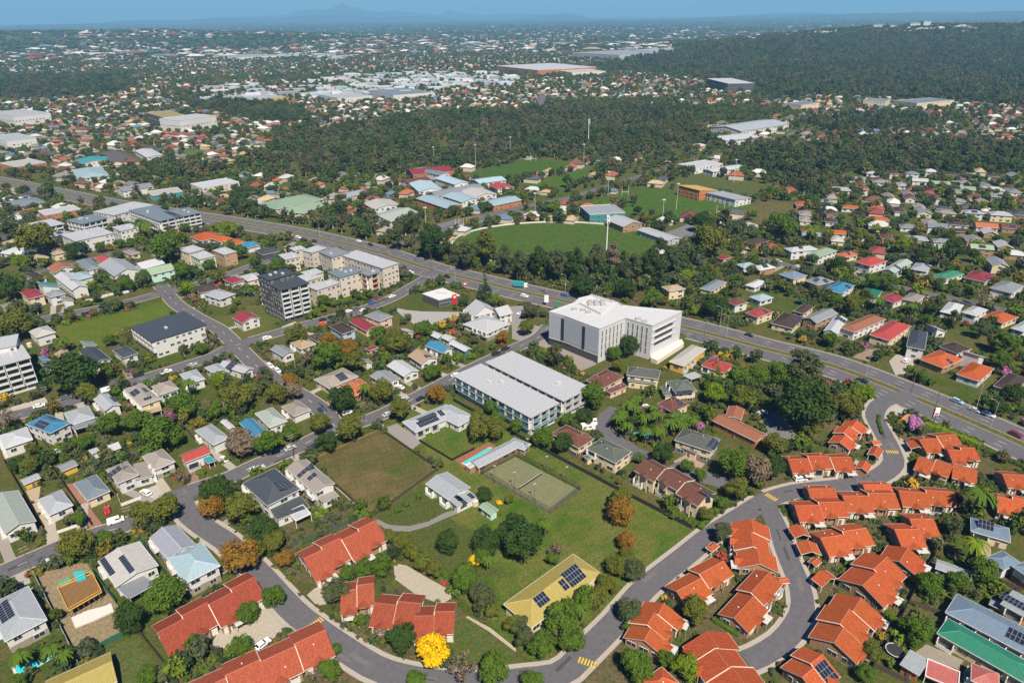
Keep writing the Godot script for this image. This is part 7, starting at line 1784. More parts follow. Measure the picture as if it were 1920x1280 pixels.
# ---------------------------------------------------------------- vehicles
func car_meshes(kind: String) -> Array:
	var key := "car " + kind
	if meshes.has(key):
		return meshes[key]
	# side outlines as (z, y): z forward
	var lower := PackedVector2Array([Vector2(-2.2, 0.35), Vector2(2.2, 0.35), Vector2(2.24, 0.62), Vector2(2.1, 0.78), Vector2(1.0, 0.95), Vector2(-2.15, 0.98), Vector2(-2.25, 0.6)])
	var cabin := PackedVector2Array([Vector2(1.05, 0.94), Vector2(0.35, 1.42), Vector2(-1.15, 1.45), Vector2(-1.85, 0.97)])
	var wide := 0.88
	match kind:
		"suv":
			lower = PackedVector2Array([Vector2(-2.3, 0.42), Vector2(2.3, 0.42), Vector2(2.34, 0.8), Vector2(2.2, 0.98), Vector2(1.15, 1.1), Vector2(-2.3, 1.12), Vector2(-2.36, 0.7)])
			cabin = PackedVector2Array([Vector2(1.2, 1.09), Vector2(0.6, 1.7), Vector2(-1.95, 1.74), Vector2(-2.3, 1.11)])
			wide = 0.94
		"ute":
			lower = PackedVector2Array([Vector2(-2.6, 0.5), Vector2(2.5, 0.5), Vector2(2.52, 0.85), Vector2(2.35, 1.02), Vector2(1.4, 1.12), Vector2(-2.6, 1.14)])
			cabin = PackedVector2Array([Vector2(1.4, 1.11), Vector2(0.85, 1.72), Vector2(-0.5, 1.76), Vector2(-0.75, 1.13)])
			wide = 0.94
		"van":
			lower = PackedVector2Array([Vector2(-2.6, 0.4), Vector2(2.3, 0.4), Vector2(2.38, 0.8), Vector2(2.2, 1.1), Vector2(1.7, 1.25), Vector2(-2.62, 1.25)])
			cabin = PackedVector2Array([Vector2(1.7, 1.24), Vector2(1.0, 2.0), Vector2(-2.5, 2.05), Vector2(-2.6, 1.24)])
			wide = 0.95
	var body := Shape.new()
	var extr := func(s: Shape, p: PackedVector2Array, w0: float, w1: float, y0: float, y1: float) -> void:
		var at := func(q: Vector2, g: float) -> Vector3:
			return Vector3(g * lerpf(w0, w1, clampf((q.y - y0) / maxf(y1 - y0, 0.01), 0, 1)), q.y, q.x)
		var c := Vector2.ZERO
		for q in p: c += q / p.size()
		for k in p.size():
			var a := p[k]
			var b := p[(k + 1) % p.size()]
			s.quad(at.call(a, 1.0), at.call(a, -1.0), at.call(b, -1.0), at.call(b, 1.0))
			s.tri(at.call(c, 1.0), at.call(a, 1.0), at.call(b, 1.0))
			s.tri(at.call(c, -1.0), at.call(b, -1.0), at.call(a, -1.0))
	extr.call(body, lower, wide, wide, 0.3, 1.2)
	var top := cabin[1].y
	extr.call(body, cabin, wide - 0.04, wide - 0.2, cabin[0].y, top)
	var g := Shape.new()
	var lift := 0.015
	# windscreen, rear window, side windows just proud of the cabin
	var lean := func(q: Vector2) -> float: return lerpf(wide - 0.04, wide - 0.2, clampf((q.y - cabin[0].y) / (top - cabin[0].y), 0, 1))
	var fw := [cabin[0].lerp(cabin[1], 0.12), cabin[0].lerp(cabin[1], 0.9)]
	var off := Vector3(0, lift, lift * 1.4)
	g.quad(Vector3(lean.call(fw[0]) - 0.08, fw[0].y, fw[0].x) + off, Vector3(-lean.call(fw[0]) + 0.08, fw[0].y, fw[0].x) + off, Vector3(-lean.call(fw[1]) + 0.08, fw[1].y, fw[1].x) + off, Vector3(lean.call(fw[1]) - 0.08, fw[1].y, fw[1].x) + off)
	var bw := [cabin[3].lerp(cabin[2], 0.2), cabin[3].lerp(cabin[2], 0.9)]
	off = Vector3(0, lift, -lift * 1.4)
	g.quad(Vector3(lean.call(bw[0]) - 0.1, bw[0].y, bw[0].x) + off, Vector3(-lean.call(bw[0]) + 0.1, bw[0].y, bw[0].x) + off, Vector3(-lean.call(bw[1]) + 0.1, bw[1].y, bw[1].x) + off, Vector3(lean.call(bw[1]) - 0.1, bw[1].y, bw[1].x) + off)
	var rear := 0.93 if kind != "van" else 0.42
	for sd in [-1.0, 1.0]:
		var a := cabin[0].lerp(cabin[1], 0.15)
		var b := cabin[0].lerp(cabin[1], 0.85)
		var c2 := Vector2(lerpf(cabin[1].x, cabin[2].x, rear), b.y)
		var d2 := Vector2(lerpf(cabin[0].x, cabin[3].x, rear), a.y)
		var o := Vector3(sd * 0.02, 0, 0)
		g.quad(Vector3(sd * lean.call(a), a.y, a.x - 0.1) + o, Vector3(sd * lean.call(d2), d2.y, d2.x) + o, Vector3(sd * lean.call(c2), c2.y, c2.x) + o, Vector3(sd * lean.call(b), b.y, b.x - 0.1) + o)
	if kind == "ute":
		var tub := Shape.new()
		g.box(Vector3(0, 1.15, -1.7), Vector3(wide * 2 - 0.25, 0.03, 1.6))
	var wh := Shape.new()
	wh.tube(Vector3(-0.11, 0, 0), Vector3(0.11, 0, 0), 0.34, 0.34, 10)
	wh.tube(Vector3(0.11, 0, 0), Vector3(-0.11, 0, 0), 0.34, 0.34, 10)
	var lamp := Shape.new()
	lamp.box(Vector3.ZERO, Vector3(0.36, 0.16, 0.08))
	meshes[key] = [one(body, null), one(g, glass()), one(wh, paintof([0.02, 0.02, 0.022], "", 0.8)), one(lamp, paintof([0.7, 0.7, 0.66], "", 0.2)), wide, lower]
	return meshes[key]

func car(d: Array) -> void:
	var kind: String = d[5]
	var t := thing({"sedan": "sedan_car", "suv": "sport_utility_car", "ute": "pickup_truck", "van": "delivery_van"}[kind], d[0], {"ute": "pickup", "van": "van"}.get(kind, "car"), "cars on and beside the streets", Vector3(d[1], d[3], d[2]), d[4])
	var m := car_meshes(kind)
	var key := ["paint", d[6]]
	var pc: Array = PAINT[d[6]]
	if not mats.has(key):
		var p := StandardMaterial3D.new()
		p.albedo_color = lin(pc[0], pc[1], pc[2])
		p.roughness = 0.35
		p.clearcoat_enabled = true
		p.clearcoat = 0.6
		p.clearcoat_roughness = 0.08
		mats[key] = p
	add("body", m[0], t).material_override = mats[key]
	add("window", m[1], t)
	var zs := [1.35, -1.35] if kind in ["sedan", "suv"] else [1.5, -1.6]
	for z in zs:
		for x in [-1, 1]:
			add("wheel", m[2], t, Transform3D(Basis.IDENTITY, Vector3(x * (m[4] - 0.08), 0.34, z)))
	for x in [-1, 1]:
		add("headlight", m[3], t, Transform3D(Basis.IDENTITY, Vector3(x * (m[4] - 0.25), 0.72, m[5][2].x - 0.02)))

# ---------------------------------------------------------------- street furniture, fences, hedges
func power_pole(at: Vector3, h: float, turn: float, lamp: bool, label: String, group: String) -> void:
	var t := thing("street_lamp" if lamp else "power_pole", label, "street lamp" if lamp else "power pole", group, at, turn)
	var s := Shape.new()
	s.tube(Vector3(0, -0.02, 0), Vector3(0, h, 0), 0.17 if not lamp else 0.11, 0.11 if not lamp else 0.07, 7)
	add("pole", one(s, paintof([0.36, 0.35, 0.33] if lamp else [0.24, 0.21, 0.17], "wood" if not lamp else "", 0.8, 2.0)), t)
	var a := Shape.new()
	if lamp:
		a.tube(Vector3(0, h - 0.1, 0), Vector3(1.2, h + 0.45, 0), 0.06, 0.05, 5)
		a.tube(Vector3(1.2, h + 0.45, 0), Vector3(2.3, h + 0.5, 0), 0.05, 0.05, 5)
		add("arm", one(a, paintof([0.36, 0.35, 0.33], "", 0.7)), t)
		var l := Shape.new()
		l.box(Vector3(2.6, h + 0.48, 0), Vector3(0.75, 0.12, 0.3), Transform3D.IDENTITY, true)
		add("lamp_head", one(l, paintof([0.5, 0.5, 0.5], "", 0.5)), t)
	else:
		for y in [h - 0.5, h - 1.6]:
			a.box(Vector3(0, y, 0.14), Vector3(2.3, 0.12, 0.1), Transform3D.IDENTITY, true)
			for x in [-1.0, -0.5, 0.5, 1.0]:
				a.tube(Vector3(x, y + 0.05, 0.14), Vector3(x, y + 0.25, 0.14), 0.05, 0.04, 5)
		add("crossarm", one(a, paintof([0.30, 0.27, 0.23], "", 0.8)), t)

# d: name, label, points, height, colour, finish, piece length
func fence(d: Array) -> void:
	var p := poly(d[2])
	var t := thing(d[0], d[1], "wall" if "wall" in d[0] else "fence", "fences and garden walls", Vector3(p[0].x, 0, p[0].y))
	var key := "fence %s %s" % [d[3], d[4]]
	if not meshes.has(key):
		var s := Shape.new()
		s.box(Vector3(0.5, d[3] / 2.0, 0), Vector3(0.985, d[3], 0.06))
		var q := Shape.new()
		q.box(Vector3(0, d[3] / 2.0 + 0.04, 0), Vector3(0.12, d[3] + 0.08, 0.13))
		var m := paintof(d[4], d[5], 0.9, 1.5)
		meshes[key] = [one(s, m), one(q, m)]
	for k in p.size() - 1:
		var a := p[k]
		var b := p[k + 1]
		var n := maxi(1, int(round(a.distance_to(b) / d[6])))
		for j in n:
			var f := a.lerp(b, float(j) / n) - p[0]
			var dir := (b - a).normalized()
			var rot := Basis(Vector3.UP, atan2(-dir.y, dir.x))
			add("panel", meshes[key][0], t, Transform3D(rot * Basis.from_scale(Vector3(a.distance_to(b) / n, 1, 1)), Vector3(f.x, 0, f.y)))
			add("post", meshes[key][1], t, Transform3D(rot, Vector3(f.x, 0, f.y)))

func hedge(d: Array) -> void:
	var p := poly(d[1])
	var t := thing("hedge", d[0], "hedge", "clipped hedges", Vector3(p[0].x, 0, p[0].y))
	rng.seed = hash(d[0])
	var s := Shape.new()
	var k2 := Shape.new()
	for k in p.size() - 1:
		var len := p[k].distance_to(p[k + 1])
		var dir := (p[k + 1] - p[k]).normalized()
		var nn := Vector2(-dir.y, dir.x)
		k2.box(Vector3(0, 0, 0), Vector3(len, d[2] * 0.7, d[3] * 0.5), Transform3D(Basis(Vector3.UP, atan2(-dir.y, dir.x)), Vector3((p[k].x + p[k + 1].x) / 2 - p[0].x, d[2] * 0.36, (p[k].y + p[k + 1].y) / 2 - p[0].y)))
		for j in int(len * (d[2] + d[3]) * 42):
			var u := rng.randf() * len
			var bump := 0.94 + 0.07 * sin(u * 1.7 + k) + rng.randf_range(-0.07, 0.07)
			var ang := rng.randf() * PI
			var f := Vector2(cos(ang), sin(ang))
			var w: Vector2 = p[k] + dir * u + nn * f.x * d[3] * 0.5 * bump - p[0]
			var t2 := rng.randf_range(0.75, 1.25)
			leaf_quad(s, Vector3(w.x, minf(1.0, 1.5 * pow(f.y, 0.7) * rng.randf_range(0.8, 1.05)) * d[2] * bump, w.y), Vector3(nn.x * f.x, f.y, nn.y * f.x), 0.5, Color(t2, t2, t2))
	add("branches", one(k2, paintof([0.13, 0.10, 0.075], "wood", 0.95, 1.0)), t)
	add("foliage", one(s, leafy(d[4]), true), t)

# ---------------------------------------------------------------- what is where
var grid := {}
func note_rect(x: float, z: float, turn: float, l: float, w: float, pad := 1.0) -> void:
	var reach := Vector2(l, w).length() / 2 + pad
	for i in range(int(floor((x - reach) / 20)), int(floor((x + reach) / 20)) + 1):
		for j in range(int(floor((z - reach) / 20)), int(floor((z + reach) / 20)) + 1):
			var k := Vector2i(i, j)
			if not grid.has(k): grid[k] = []
			grid[k].append([x, z, cos(turn), sin(turn), l / 2 + pad, w / 2 + pad])

func built(x: float, z: float, pad := 0.0) -> bool:
	for r in grid.get(Vector2i(int(floor(x / 20)), int(floor(z / 20))), []):
		var dx: float = x - r[0]
		var dz: float = z - r[1]
		if absf(dx * r[2] - dz * r[3]) < r[4] + pad and absf(dx * r[3] + dz * r[2]) < r[5] + pad:
			return true
	return false

func note_road(pts: PackedVector2Array, half: float) -> void:
	for k in pts.size() - 1:
		var m := (pts[k] + pts[k + 1]) / 2
		var d := pts[k + 1] - pts[k]
		note_rect(m.x, m.y, atan2(-d.y, d.x), d.length() + 2, half * 2, 1.2)

var areas := []
func within(list: Array, x: float, z: float) -> int:
	for k in list.size():
		var b: Rect2 = list[k][1]
		if b.has_point(Vector2(x, z)) and Geometry2D.is_point_in_polygon(Vector2(x, z), list[k][0]):
			return k
	return -1

func boxed(list: Array) -> Array:
	var out := []
	for a in list:
		var p := poly(a)
		var r := Rect2(p[0], Vector2.ZERO)
		for q in p:
			r = r.expand(q)
		out.append([p, r])
	return out

var bumps := FastNoiseLite.new()
func hill(x: float, z: float) -> float:
	var h := 0.0
	var r := Vector2(x, z).length()
	if r < 900.0:
		return 0.0
	h += 95.0 * exp(-pow((z + 3150.0) / 780.0, 2)) * (1.0 / (1.0 + exp(-(x - 1150.0) / 260.0)))
	h += 78.0 * exp(-pow((z + 4700.0) / 1100.0, 2)) * (1.0 / (1.0 + exp((x + 1350.0) / 420.0)))
	h += 26.0 * exp(-pow((z + 2600.0) / 500.0, 2)) * exp(-pow((x - 820.0) / 260.0, 2))
	h += smoothstep(1500.0, 4000.0, r) * 14.0 * bumps.get_noise_2d(x * 0.35, z * 0.35)
	return h * smoothstep(900.0, 1500.0, r)

# ---------------------------------------------------------------- the ground sheet
func ground() -> void:
	var zs := []
	for z in ZONES:
		zs.append(z[0])
	var boxes := boxed(zs)
	var f := FastNoiseLite.new()
	f.seed = 4
	f.frequency = 0.02
	f.fractal_octaves = 4
	var f2 := FastNoiseLite.new()
	f2.seed = 8
	f2.frequency = 0.11
	f2.fractal_octaves = 3
	var v := PackedVector3Array()
	var n := PackedVector3Array()
	var c := PackedColorArray()
	var ix := PackedInt32Array()
	var cols := 300
	var rows := 560
	var green := Color(0.070, 0.122, 0.018)
	var brown := Color(0.155, 0.135, 0.055)
	for i in rows + 1:
		var r := 45.0 * pow(1.01232, i)
		for j in cols + 1:
			var a := deg_to_rad(-72.0 + 144.0 * j / cols)
			var x := sin(a) * r
			var z := -cos(a) * r
			v.append(Vector3(x, hill(x, z), z))
			n.append(Vector3.UP)
			var t := f2.get_noise_2d(x, z) * 0.5 + 0.5
			var s := f.get_noise_2d(x, z) * 0.5 + 0.5
			var col := green.lerp(brown, clampf((s * 0.6 + t * 0.7 - 0.40) * 2.2, 0, 1))
			if r < 700:
				# the edge of a lawn wanders by a metre or so
				var k := within(boxes, x + f2.get_noise_2d(x * 3 + 70, z * 3) * 1.6, z + f2.get_noise_2d(x * 3, z * 3 + 50) * 1.6)
				# a later zone lies over an earlier one
				for q in range(boxes.size() - 1, k, -1):
					if boxes[q][1].has_point(Vector2(x, z)) and Geometry2D.is_point_in_polygon(Vector2(x, z), boxes[q][0]):
						k = q
						break
				if k >= 0:
					var p: Array = ZONES[k][1]
					var q: Array = ZONES[k][2]
					col = Color(p[0], p[1], p[2]).lerp(Color(q[0], q[1], q[2]), clampf((t * 0.9 + s * 0.7 - 0.45) * 2.0, 0, 1))
			c.append(col)
	for i in rows:
		for j in cols:
			var o := i * (cols + 1) + j
			ix.append_array(PackedInt32Array([o, o + cols + 1, o + 1, o + 1, o + cols + 1, o + cols + 2]))
	# the land goes on behind the viewer
	var base := v.size()
	for p in [Vector3(-45000, -0.3, 30000), Vector3(45000, -0.3, 30000), Vector3(45000, -0.3, -10), Vector3(-45000, -0.3, -10)]:
		v.append(p)
		n.append(Vector3.UP)
		c.append(green)
	ix.append_array(PackedInt32Array([base, base + 2, base + 1, base, base + 3, base + 2]))
	var arr := []
	arr.resize(Mesh.ARRAY_MAX)
	arr[Mesh.ARRAY_VERTEX] = v
	arr[Mesh.ARRAY_NORMAL] = n
	arr[Mesh.ARRAY_COLOR] = c
	arr[Mesh.ARRAY_INDEX] = ix
	var m := ArrayMesh.new()
	m.add_surface_from_arrays(Mesh.PRIMITIVE_TRIANGLES, arr)
	var mat: StandardMaterial3D = paintof([1.25, 1.25, 1.25], "grass", 1.0, 7.3, true).duplicate()
	mat.albedo_color = Color(1, 1, 1)
	mat.vertex_color_use_as_albedo = true
	m.surface_set_material(0, mat)
	setting("ground", m, "lawns, garden beds and bare soil of the suburb")

func mountains() -> void:
	# far ranges: bearing in degrees, distance, list of heights along the crest
	for d in RANGES:
		var s := Shape.new()
		var f := FastNoiseLite.new()
		f.seed = int(d[1])
		f.frequency = 0.9
		f.fractal_octaves = 4
		var n := 150
		var was := []
		for k in n + 1:
			var b := lerpf(d[0][0], d[0][1], float(k) / n)
			var h := 0.0
			for q in d[2]:
				h = maxf(h, q[1] * exp(-pow((b - q[0]) / q[2], 2)))
			h *= 1.0 + 0.16 * f.get_noise_1d(b * 2.2)
			var o := Vector3(sin(deg_to_rad(b)), 0, -cos(deg_to_rad(b)))
			var p := [o * (d[1] - 2600.0) + Vector3(0, -5, 0), o * (d[1] - 1100.0) + Vector3(0, h * (0.42 + 0.12 * f.get_noise_1d(b * 5)), 0), o * d[1] + Vector3(0, h, 0), o * (d[1] + 2500.0) + Vector3(0, -5, 0)]
			if k > 0:
				for j in 3:
					s.quad(was[j], p[j], p[j + 1], was[j + 1])
			was = p
		setting("mountain_range", one(s, paintof([0.045, 0.06, 0.03], "grass", 1.0, 400.0, true)), d[3])

# ---------------------------------------------------------------- masses of far things
func mass(called: String, label: String, m: Mesh, list: Array) -> void:
	if list.is_empty():
		return
	var mm := MultiMesh.new()
	mm.transform_format = MultiMesh.TRANSFORM_3D
	mm.use_colors = true
	mm.mesh = m
	mm.instance_count = list.size()
	for k in list.size():
		mm.set_instance_transform(k, list[k][0])
		mm.set_instance_color(k, list[k][1])
	var o := MultiMeshInstance3D.new()
	o.name = numbered(called)
	o.multimesh = mm
	add_child(o)
	o.set_meta("kind", "stuff")
	o.set_meta("label", label)

func stand(kind: String, variant: int, leaves: int, size: float) -> ArrayMesh:
	var p := plant_meshes(kind, variant + 20, leaves, size)
	var m := ArrayMesh.new()
	m.add_surface_from_arrays(Mesh.PRIMITIVE_TRIANGLES, (p[1] as ArrayMesh).surface_get_arrays(0))
	m.surface_set_material(0, leafy([1, 1, 1], 0.35))
	m.add_surface_from_arrays(Mesh.PRIMITIVE_TRIANGLES, (p[0] as ArrayMesh).surface_get_arrays(0))
	m.surface_set_material(1, paintof([0.30, 0.26, 0.22], "", 0.95))
	return m

func far_house_mesh() -> ArrayMesh:
	var w := Shape.new()
	w.box(Vector3(0, 1.6, 0), Vector3(13, 3.2, 9))
	for k in 3:
		w.box(Vector3(-4 + k * 4, 1.7, 4.52), Vector3(1.6, 1.2, 0.06))
	var r := Shape.new()
	var p := [Vector3(-7, 3.1, 5), Vector3(7, 3.1, 5), Vector3(7, 3.1, -5), Vector3(-7, 3.1, -5), Vector3(-2.4, 5.4, 0), Vector3(2.4, 5.4, 0)]
	r.panel(p[0], p[1], p[5], p[4])
	r.panel(p[2], p[3], p[4], p[5])
	r.panel3(p[1], p[2], p[5])
	r.panel3(p[3], p[0], p[4])
	var rm: StandardMaterial3D = paintof([1, 1, 1], "tiles", 0.75, 5.0).duplicate()
	rm.vertex_color_use_as_albedo = true
	return w.into(one(r, rm, true), paintof([0.52, 0.46, 0.38], "plaster", 0.9, 5.0))

func pick(list: Array) -> Color:
	var c: Array = list[rng.randi() % list.size()]
	var t := rng.randf_range(0.8, 1.2)
	return Color(c[0] * t, c[1] * t, c[2] * t)

func spread() -> void:
	var forest := boxed(FORESTS)
	var open := boxed(OPEN)
	var leaf := [[0.036, 0.058, 0.022], [0.054, 0.074, 0.034], [0.048, 0.084, 0.022], [0.074, 0.088, 0.030], [0.066, 0.078, 0.044], [0.090, 0.094, 0.042], [0.060, 0.100, 0.024]]
	var cool := leaf.slice(0, 4)
	var dry := leaf.slice(2, 7) + [[0.09, 0.08, 0.045], [0.10, 0.095, 0.05]]
	var yard := leaf + [[0.07, 0.11, 0.016], [0.10, 0.14, 0.016], [0.13, 0.11, 0.022], [0.06, 0.085, 0.015]]
	var roofs := [[0.36, 0.12, 0.07], [0.28, 0.10, 0.06], [0.5, 0.52, 0.54], [0.62, 0.63, 0.62], [0.10, 0.11, 0.12], [0.16, 0.08, 0.06], [0.28, 0.26, 0.24], [0.45, 0.35, 0.22], [0.12, 0.2, 0.28], [0.24, 0.06, 0.06], [0.62, 0.62, 0.6], [0.20, 0.19, 0.18]]
	bumps.frequency = 0.0022
	var patchy := FastNoiseLite.new()
	patchy.seed = 31
	patchy.frequency = 0.0016
	patchy.fractal_octaves = 3
	rng.seed = 77
	# shrubs, small trees and flower beds in the gardens
	var small := [[], [], []]
	for k in 34000:
		var r := sqrt(rng.randf()) * 440.0 + 60.0
		var a := deg_to_rad(rng.randf_range(-46, 46))
		var x := sin(a) * r
		var z := -cos(a) * r
		if r < 100 or r > 470 or built(x, z) or within(open, x, z) >= 0:
			continue
		if patchy.get_noise_2d(x * 14, z * 14) < -0.12:
			continue
		var s := rng.randf_range(0.5, 1.4) if rng.randf() < 0.72 else rng.randf_range(1.4, 3.2)
		if s > 1.4 and built(x, z, s * 0.6):
			s = 1.0
		var col := pick(yard)
		if rng.randf() < 0.04: col = pick([[0.35, 0.06, 0.05], [0.4, 0.25, 0.03], [0.30, 0.10, 0.22]])
		small[rng.randi() % 3].append([Transform3D(Basis(Vector3.UP, rng.randf() * TAU).scaled(Vector3(s, s * rng.randf_range(0.8, 1.5), s)), Vector3(x, -0.02, z)), col])
	# the village beds are planted closely
	var beds := boxed([ZONES[0][0]])
	for k in 16000:
		var x := rng.randf_range(beds[0][1].position.x, beds[0][1].end.x)
		var z := rng.randf_range(beds[0][1].position.y, beds[0][1].end.y)
		if within(beds, x, z) < 0 or built(x, z, -0.5) or within(open, x, z) >= 0 or patchy.get_noise_2d(x * 30, z * 30) < 0.0:
			continue
		var s := rng.randf_range(0.35, 1.15)
		small[rng.randi() % 2].append([Transform3D(Basis(Vector3.UP, rng.randf() * TAU).scaled(Vector3(s, s * rng.randf_range(0.8, 1.4), s)), Vector3(x, -0.02, z)), pick(yard)])
	for k in 3:
		mass("garden_shrubs", "low garden shrubs and bushes between the houses", stand("shrub" if k < 2 else "round", k, 260, 0.30), small[k])
	# farther out: woods, yard trees, houses
	var kinds := [stand("gum", 1, 520, 0.26), stand("round", 2, 560, 0.25), stand("gum", 3, 480, 0.28), stand("round", 4, 520, 0.26)]
	var wood := [[], [], [], []]
	var homes := []
	var ca := cos(0.42)
	var sa := sin(0.42)
	var step := 6.4
	var r0 := 150.0
	while r0 < 3700.0:
		var da := step / r0
		var a := -0.72
		while a < 0.72:
			var x := sin(a) * r0 + rng.randf_range(-2.6, 2.6)
			var z := -cos(a) * r0 + rng.randf_range(-2.6, 2.6)
			a += da * (1.0 if r0 < 1500 else 1.25)
			var inw := within(forest, x, z)
			if built(x, z, 1.0 if r0 > 470 else 3.0): continue
			var s := rng.randf_range(2.4, 4.8) if rng.randf() < 0.75 else rng.randf_range(4.8, 7.4)
			var t := 0.0
			var lie := patchy.get_noise_2d(x * 3.5 + 400, z * 3.5)
			if inw >= 0:
				t = 0.74 if lie > -0.2 else 0.28
			elif within(open, x, z) >= 0:
				continue
			else:
				var w: float = patchy.get_noise_2d(x, z)
				t = (0.45 if r0 < 850 else 0.24) + clampf((w - 0.3) * 2.2, 0, 0.5) if r0 > 400 else 0.12
				s = rng.randf_range(2.0, 4.8) if r0 > 400 else rng.randf_range(1.6, 3.6)
			if rng.randf() > t: continue
			var q := rng.randi() % 4 if inw >= 0 else (1 + 2 * (rng.randi() % 2))
			var grow := (1.0 if q % 2 == 1 else 0.72) * s * (1.0 if r0 < 1500 else 1.25)
			wood[q].append([Transform3D(Basis(Vector3.UP, rng.randf() * TAU).scaled(Vector3(grow, grow * rng.randf_range(0.85, 1.2), grow)), Vector3(x, hill(x, z) - 0.1, z)), pick((cool if lie > 0.06 else dry) if inw >= 0 else yard)])
		r0 += step * (1.0 if r0 < 1500 else 1.35)
	for k in 4:
		mass("bushland", "eucalypt bushland and street trees reaching to the far plain", kinds[k], wood[k])
	# houses on a turned grid of streets
	for i in range(-260, 260):
		for j in range(-260, 260):
			var gx := i * 17.0 + rng.randf_range(-2, 2)
			var gz := j * 21.0 + float(j % 2 == 0) * 4.0 + rng.randf_range(-2, 2)
			var x := gx * ca - gz * sa
			var z := gx * sa + gz * ca - 1800
			var r := Vector2(x, z).length()
			if z > -430 or r > 3900 or absf(atan2(x, -z)) > 0.74 or i % 9 == 0: continue
			if built(x, z, 6.0) or within(open, x, z) >= 0: continue
			if within(forest, x, z) >= 0: continue
			var w: float = patchy.get_noise_2d(x, z)
			if w > 0.36 or rng.randf() < 0.18: continue
			if r < 900 and rng.randf() < 0.25: continue
			var sc := rng.randf_range(0.8, 1.15)
			homes.append([Transform3D(Basis(Vector3.UP, -0.42 + (PI / 2 if rng.randf() < 0.4 else 0.0)).scaled(Vector3(sc, sc * rng.randf_range(0.9, 1.35), sc)), Vector3(x, hill(x, z), z)), pick(roofs)])
	var hm := far_house_mesh()
	mass("far_houses", "thousands of tiled and iron roofs of the farther suburbs", hm, homes)
	# beyond: clumps of trees and specks of roofs
	var clumps := []
	var specks := []
	for k in 30000:
		var r := 3300.0 * pow(6.0, rng.randf())
		var a := rng.randf_range(-0.72, 0.72)
		var x := sin(a) * r
		var z := -cos(a) * r
		var w: float = patchy.get_noise_2d(x * 0.5 + 900, z * 0.5)
		var s := rng.randf_range(4.5, 8.5) * (1.0 + r / 7000.0)
		clumps.append([Transform3D(Basis(Vector3.UP, rng.randf() * TAU).scaled(Vector3(s * 1.5, s * 0.7, s * 1.5)), Vector3(x, hill(x, z) - 1, z)), pick(leaf)])
		if w < 0.16:
			var big := 1.0 if rng.randf() < 0.9 else rng.randf_range(2.0, 3.6)
			x += rng.randf_range(-60, 60)
			z += rng.randf_range(-60, 60)
			specks.append([Transform3D(Basis(Vector3.UP, rng.randf() * TAU).scaled(Vector3(big * 1.6, 1.6 + big * 0.4, big * 1.6)), Vector3(x, hill(x, z), z)), pick(roofs + [[0.6, 0.62, 0.63], [0.65, 0.65, 0.64]])])
	mass("far_woods", "woods of the far plain fading into haze", stand("round", 7, 130, 0.5), clumps)
	mass("far_roofs", "pale roofs scattered over the far plain", hm, specks)
	# industrial estates: broad white roofs
	var sheds := []
	for d in ESTATES:
		for k in int(d[4] * 1.7):
			var x: float = d[0] + rng.randf_range(-1, 1) * d[2]
			var z: float = d[1] + rng.randf_range(-1, 1) * d[3]
			var s: float = rng.randf_range(2.6, 7.0) if d[1] < -2500 else rng.randf_range(1.4, 3.4)
			sheds.append([Transform3D(Basis(Vector3.UP, 0.3 + (PI / 2 if rng.randf() < 0.3 else 0.0)).scaled(Vector3(s, rng.randf_range(1.8, 3.6), s * 0.8)), Vector3(x, hill(x, z), z)), pick([[0.44, 0.46, 0.48], [0.36, 0.38, 0.41], [0.48, 0.48, 0.47], [0.26, 0.28, 0.31], [0.40, 0.43, 0.46], [0.3, 0.4, 0.44]])])
	var flat := Shape.new()
	flat.box(Vector3(0, 1.7, 0), Vector3(13, 3.4, 9))
	var fw := paintof([1, 1, 1], "plaster", 0.7, 40.0).duplicate() as StandardMaterial3D
	fw.vertex_color_use_as_albedo = true
	mass("far_warehouses", "broad white warehouse roofs far off on the plain", one(flat, fw, true), sheds)

func at(key: String, n := 0, y := 0.0) -> Vector3:
	return Vector3(SPOT[key][n * 2], y, SPOT[key][n * 2 + 1])

func block_of(pts: PackedVector2Array, y0: float, y1: float, mat: Material) -> ArrayMesh:
	var s := Shape.new()
	s.slab(pts, y0, y1)
	return one(s, mat)

